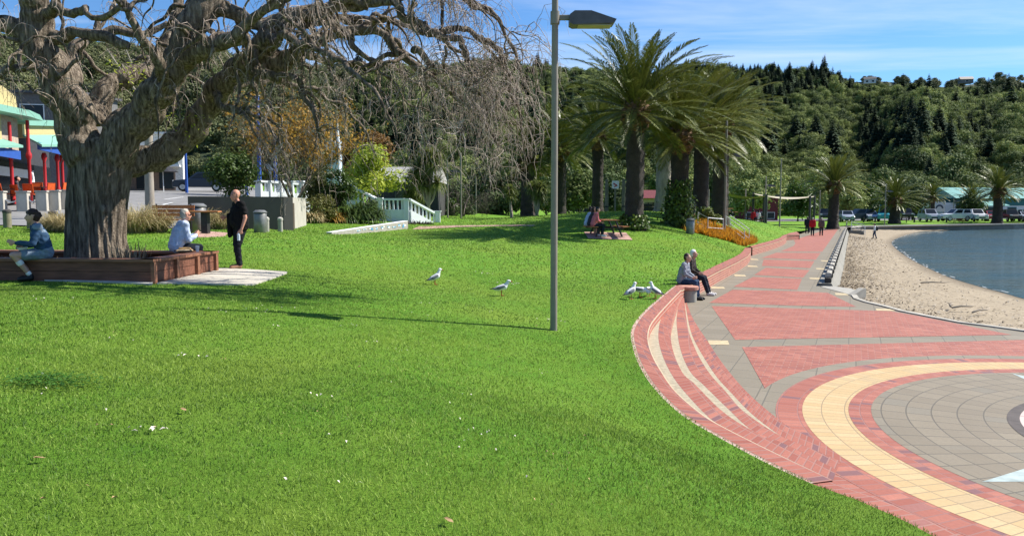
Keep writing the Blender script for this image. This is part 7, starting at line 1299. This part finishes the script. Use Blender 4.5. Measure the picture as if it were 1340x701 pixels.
# ================================================================== gulls
GW, GG, GB, GR = M('gull_white', (.75, .75, .74), .7, var=.03), M('gull_grey', (.16, .17, .20), .7, var=.08), M('gull_black', (.015, .015, .016), .6), M('gull_red', (.40, .05, .03), .5)
def gull(label, px_, rz_, pose='stand', s=1.0):
    p = onground(*px_); p.z += .012; t = thing('gull', label, 'gull', p, rz_, 'gulls on the lawn', s)           # faces local +x
    hd = {'stand': (.155, .30), 'alert': (.13, .335), 'peck': (.21, .13)}[pose]; bx = {'stand': 0.22, 'alert': .42, 'peck': -.12}[pose]
    mb = MB(); c, sn = math.cos(bx), math.sin(bx); ln = lambda x, z: (x * c - z * sn, 0, .165 + x * sn + z * c)
    mb.capsule(ln(-.14, 0), .022, ln(-.06, 0), .055, 12); mb.capsule(ln(-.07, 0), .055, ln(.06, .004), .066, 12); mb.capsule(ln(.06, .004), .064, ln(.10, .02), .046, 12); mb.capsule(ln(.09, .02), .046, (hd[0] - .015, 0, hd[1] - .02), .03, 12); mb.capsule((hd[0] - .012, 0, hd[1]), .032, (hd[0] + .016, 0, hd[1] - .003), .027, 12)
    link('body', remeshed(mb, 'body', .009, 3), GW, t, smooth=True)
    for sg in (-1, 1):
        mb = MB(); mb.capsule(V3(ln(.06, .02)) + V3((0, sg * .050, 0)), .024, V3(ln(-.06, .012)) + V3((0, sg * .050, 0)), .036, 10); mb.capsule(V3(ln(-.06, .012)) + V3((0, sg * .050, 0)), .026, V3(ln(-.19, .018)) + V3((0, sg * .018, 0)), .008, 10); mb.build('wing', GG, t, smooth=True)
        mb = MB(); l0 = V3((.0, sg * .026, .12)); mb.tube([l0, (.005, sg * .026, .055), (.0, sg * .026, .008)], .006, 6); mb.tube([(0, sg * .026, .006), (.05, sg * .026 + .014, .004)], .006, 5); mb.tube([(0, sg * .026, .006), (.055, sg * .026 - .014, .004)], .006, 5); mb.build('leg', GR, t)
    mb = MB(); mb.capsule(V3(ln(-.15, .022)), .016, V3(ln(-.235, .028)), .006, 8); mb.build('tail', GB, t, smooth=True); dn = -.012 if pose != 'peck' else -.04; mb = MB(); mb.tube([(hd[0] + .035, 0, hd[1] - .006), (hd[0] + .062, 0, hd[1] - .008 + dn * .4), (hd[0] + .078, 0, hd[1] - .014 + dn)], [.010, .008, .003], 8); mb.build('beak', GR, t); mb = MB()
    for sg in (-1, 1): mb.capsule((hd[0] + .012, sg * .024, hd[1] + .008), .006, (hd[0] + .014, sg * .025, hd[1] + .008), .006, 6)
    mb.build('eyes', GB, t)
gull('gull standing upright, farthest left of all on the lawn', (569, 373), R(28), 'alert', 1.1); gull('gull with grey wings walking, left of the nearest lamp post', (656, 387.5), R(8), 'stand', 1.1)
gull('leftmost gull of the four gathered beside the brick edge', (825, 392), R(35), 'alert', 1.15); gull('gull pecking at the grass, second from left of the four', (837, 389.5), R(-20), 'peck', 1.15); gull('gull crouched low, third from left of the four', (848, 388.5), R(70), 'peck', 1.1); gull('upright gull nearest the brick edge facing left', (858, 391), R(140), 'alert', 1.15)
# ================================================================== litter on the lawn
rg = random.Random(12); LEAFD = M('dry_leaf', (.34, .22, .11), .8, var=.4); PET = M('pale_petal', (.66, .58, .50), .7)
def litter(label, nm, cat, px_, k, spread, size, mt):
    c = onground(*px_); mb = MB()
    for i in range(k):
        x, y = c.x + rg.gauss(0, spread), c.y + rg.gauss(0, spread * .6); a = rg.uniform(0, 6.28); z = zp(x, y) + .03; s_ = size * rg.uniform(.6, 1.3); ca, sa = math.cos(a) * s_, math.sin(a) * s_
        mb.add([(x - c.x - ca, y - c.y - sa, z - c.z), (x - c.x + sa * .5, y - c.y - ca * .5, z - c.z + .012), (x - c.x + ca, y - c.y + sa, z - c.z + .008), (x - c.x - sa * .5, y - c.y + ca * .5, z - c.z + .016)], [(0, 1, 2, 3)])
    tag(mb.build(nm, mt, loc=c), label, cat, kind='stuff')
for x, y, k, sp, sz in ((188, 567, 7, .07, .022), (244, 468, 8, .09, .02), (400, 521, 4, .12, .016), (665, 372, 10, .2, .03), (640, 358, 8, .3, .03), (728, 421, 8, .1, .025), (560, 400, 6, .25, .02), (77, 395, 10, .35, .02), (320, 405, 6, .3, .018), (905, 330, 7, .3, .03), (750, 345, 8, .4, .03), (845, 365, 3, .1, .05)): litter('scatter of small pale petals lying in the grass', 'petals', 'petals', (x, y), k, sp, sz, PET)
for q in range(26): litter('scatter of small pale petals lying in the grass', 'petals', 'petals', (rg.uniform(20, 760), rg.uniform(380, 660)), rg.randint(1, 4), .12, .014, PET)
for q in range(14): litter('bits of dry leaf and twig lying in the grass', 'leaf_litter', 'leaf litter', (rg.uniform(20, 760), rg.uniform(385, 670)), rg.randint(1, 3), .15, .018, LEAFD)
for x, y, lb in ((41, 467, 'pale tan dry leaf lying on the grass at the left'), (587, 688, 'brown dry leaf at the bottom of the lawn'), (240, 541, 'dry curled leaf in the grass among pale petals'), (652, 470, 'dry leaf on the grass below the nearest lamp post'), (52, 606, 'dry leaf at the lower left of the lawn')):
    c = onground(x, y); mb = MB(); s_ = .035; mb.add([(-s_, 0, .03), (-s_ * .3, -s_ * .5, .036), (s_ * .6, -s_ * .4, .045), (s_, 0, .04), (s_ * .5, s_ * .5, .05), (-s_ * .4, s_ * .5, .038)], [(0, 1, 2, 3, 4, 5)]); o = mb.build('dry_leaf', LEAFD, loc=c); o.rotation_euler = (0, 0, rg.uniform(0, 6)); tag(o, lb, 'leaf')
# clover patch
c = onground(65, 503); rng = np.random.default_rng(4); n = 900; XY = np.c_[rng.normal(c.x, .20, n), rng.normal(c.y, .13, n)]; Cq = np.c_[XY, zt(XY[:, 0], XY[:, 1]) + rng.uniform(.035, .065, n)]; V, Fc = leaf_cards(Cq, np.tile([0, 0, 1.], (n, 1)), np.full(n, .013), rng, .8, .3); tag(link('clover', np_mesh('clover', V, Fc, np.repeat(rng.uniform(0, 1, n), 4)), M_leaf('clover', (.03, .09, .01), (.09, .22, .03), .3, .5, 0)), 'dark green clover patch in the lawn at the left', 'clover', kind='stuff')
# driftwood sticks on the sand
for x, y, Ls, a, lb in ((1262, 403, .9, .3, 'pale driftwood stick lying near the kerb'), (1285, 408, 1.1, .6, 'forked driftwood branch lying on weed near the kerb'), (1225, 371, 1.2, -.1, 'thin dark stick on the sand toward the water'), (1245, 401, .6, 1.0, 'short driftwood stick beside the longer pale one')):
    p = gz(x, y, -.16 if y > 390 else -.38); mb = MB(); mb.tube([(-Ls / 2, 0, .03), (-Ls * .1, .04, .06), (Ls * .2, -.03, .05), (Ls / 2, .05, .07)], [.025, .03, .022, .01], 7); mb.tube([(Ls * .1, 0, .05), (Ls * .3, .18, .12)], [.015, .006], 6); o = mb.build('driftwood', M('driftwood', (.30, .25, .19), .9, var=.3), loc=p, smooth=True); o.rotation_euler = (0, 0, a); tag(o, lb, 'driftwood')
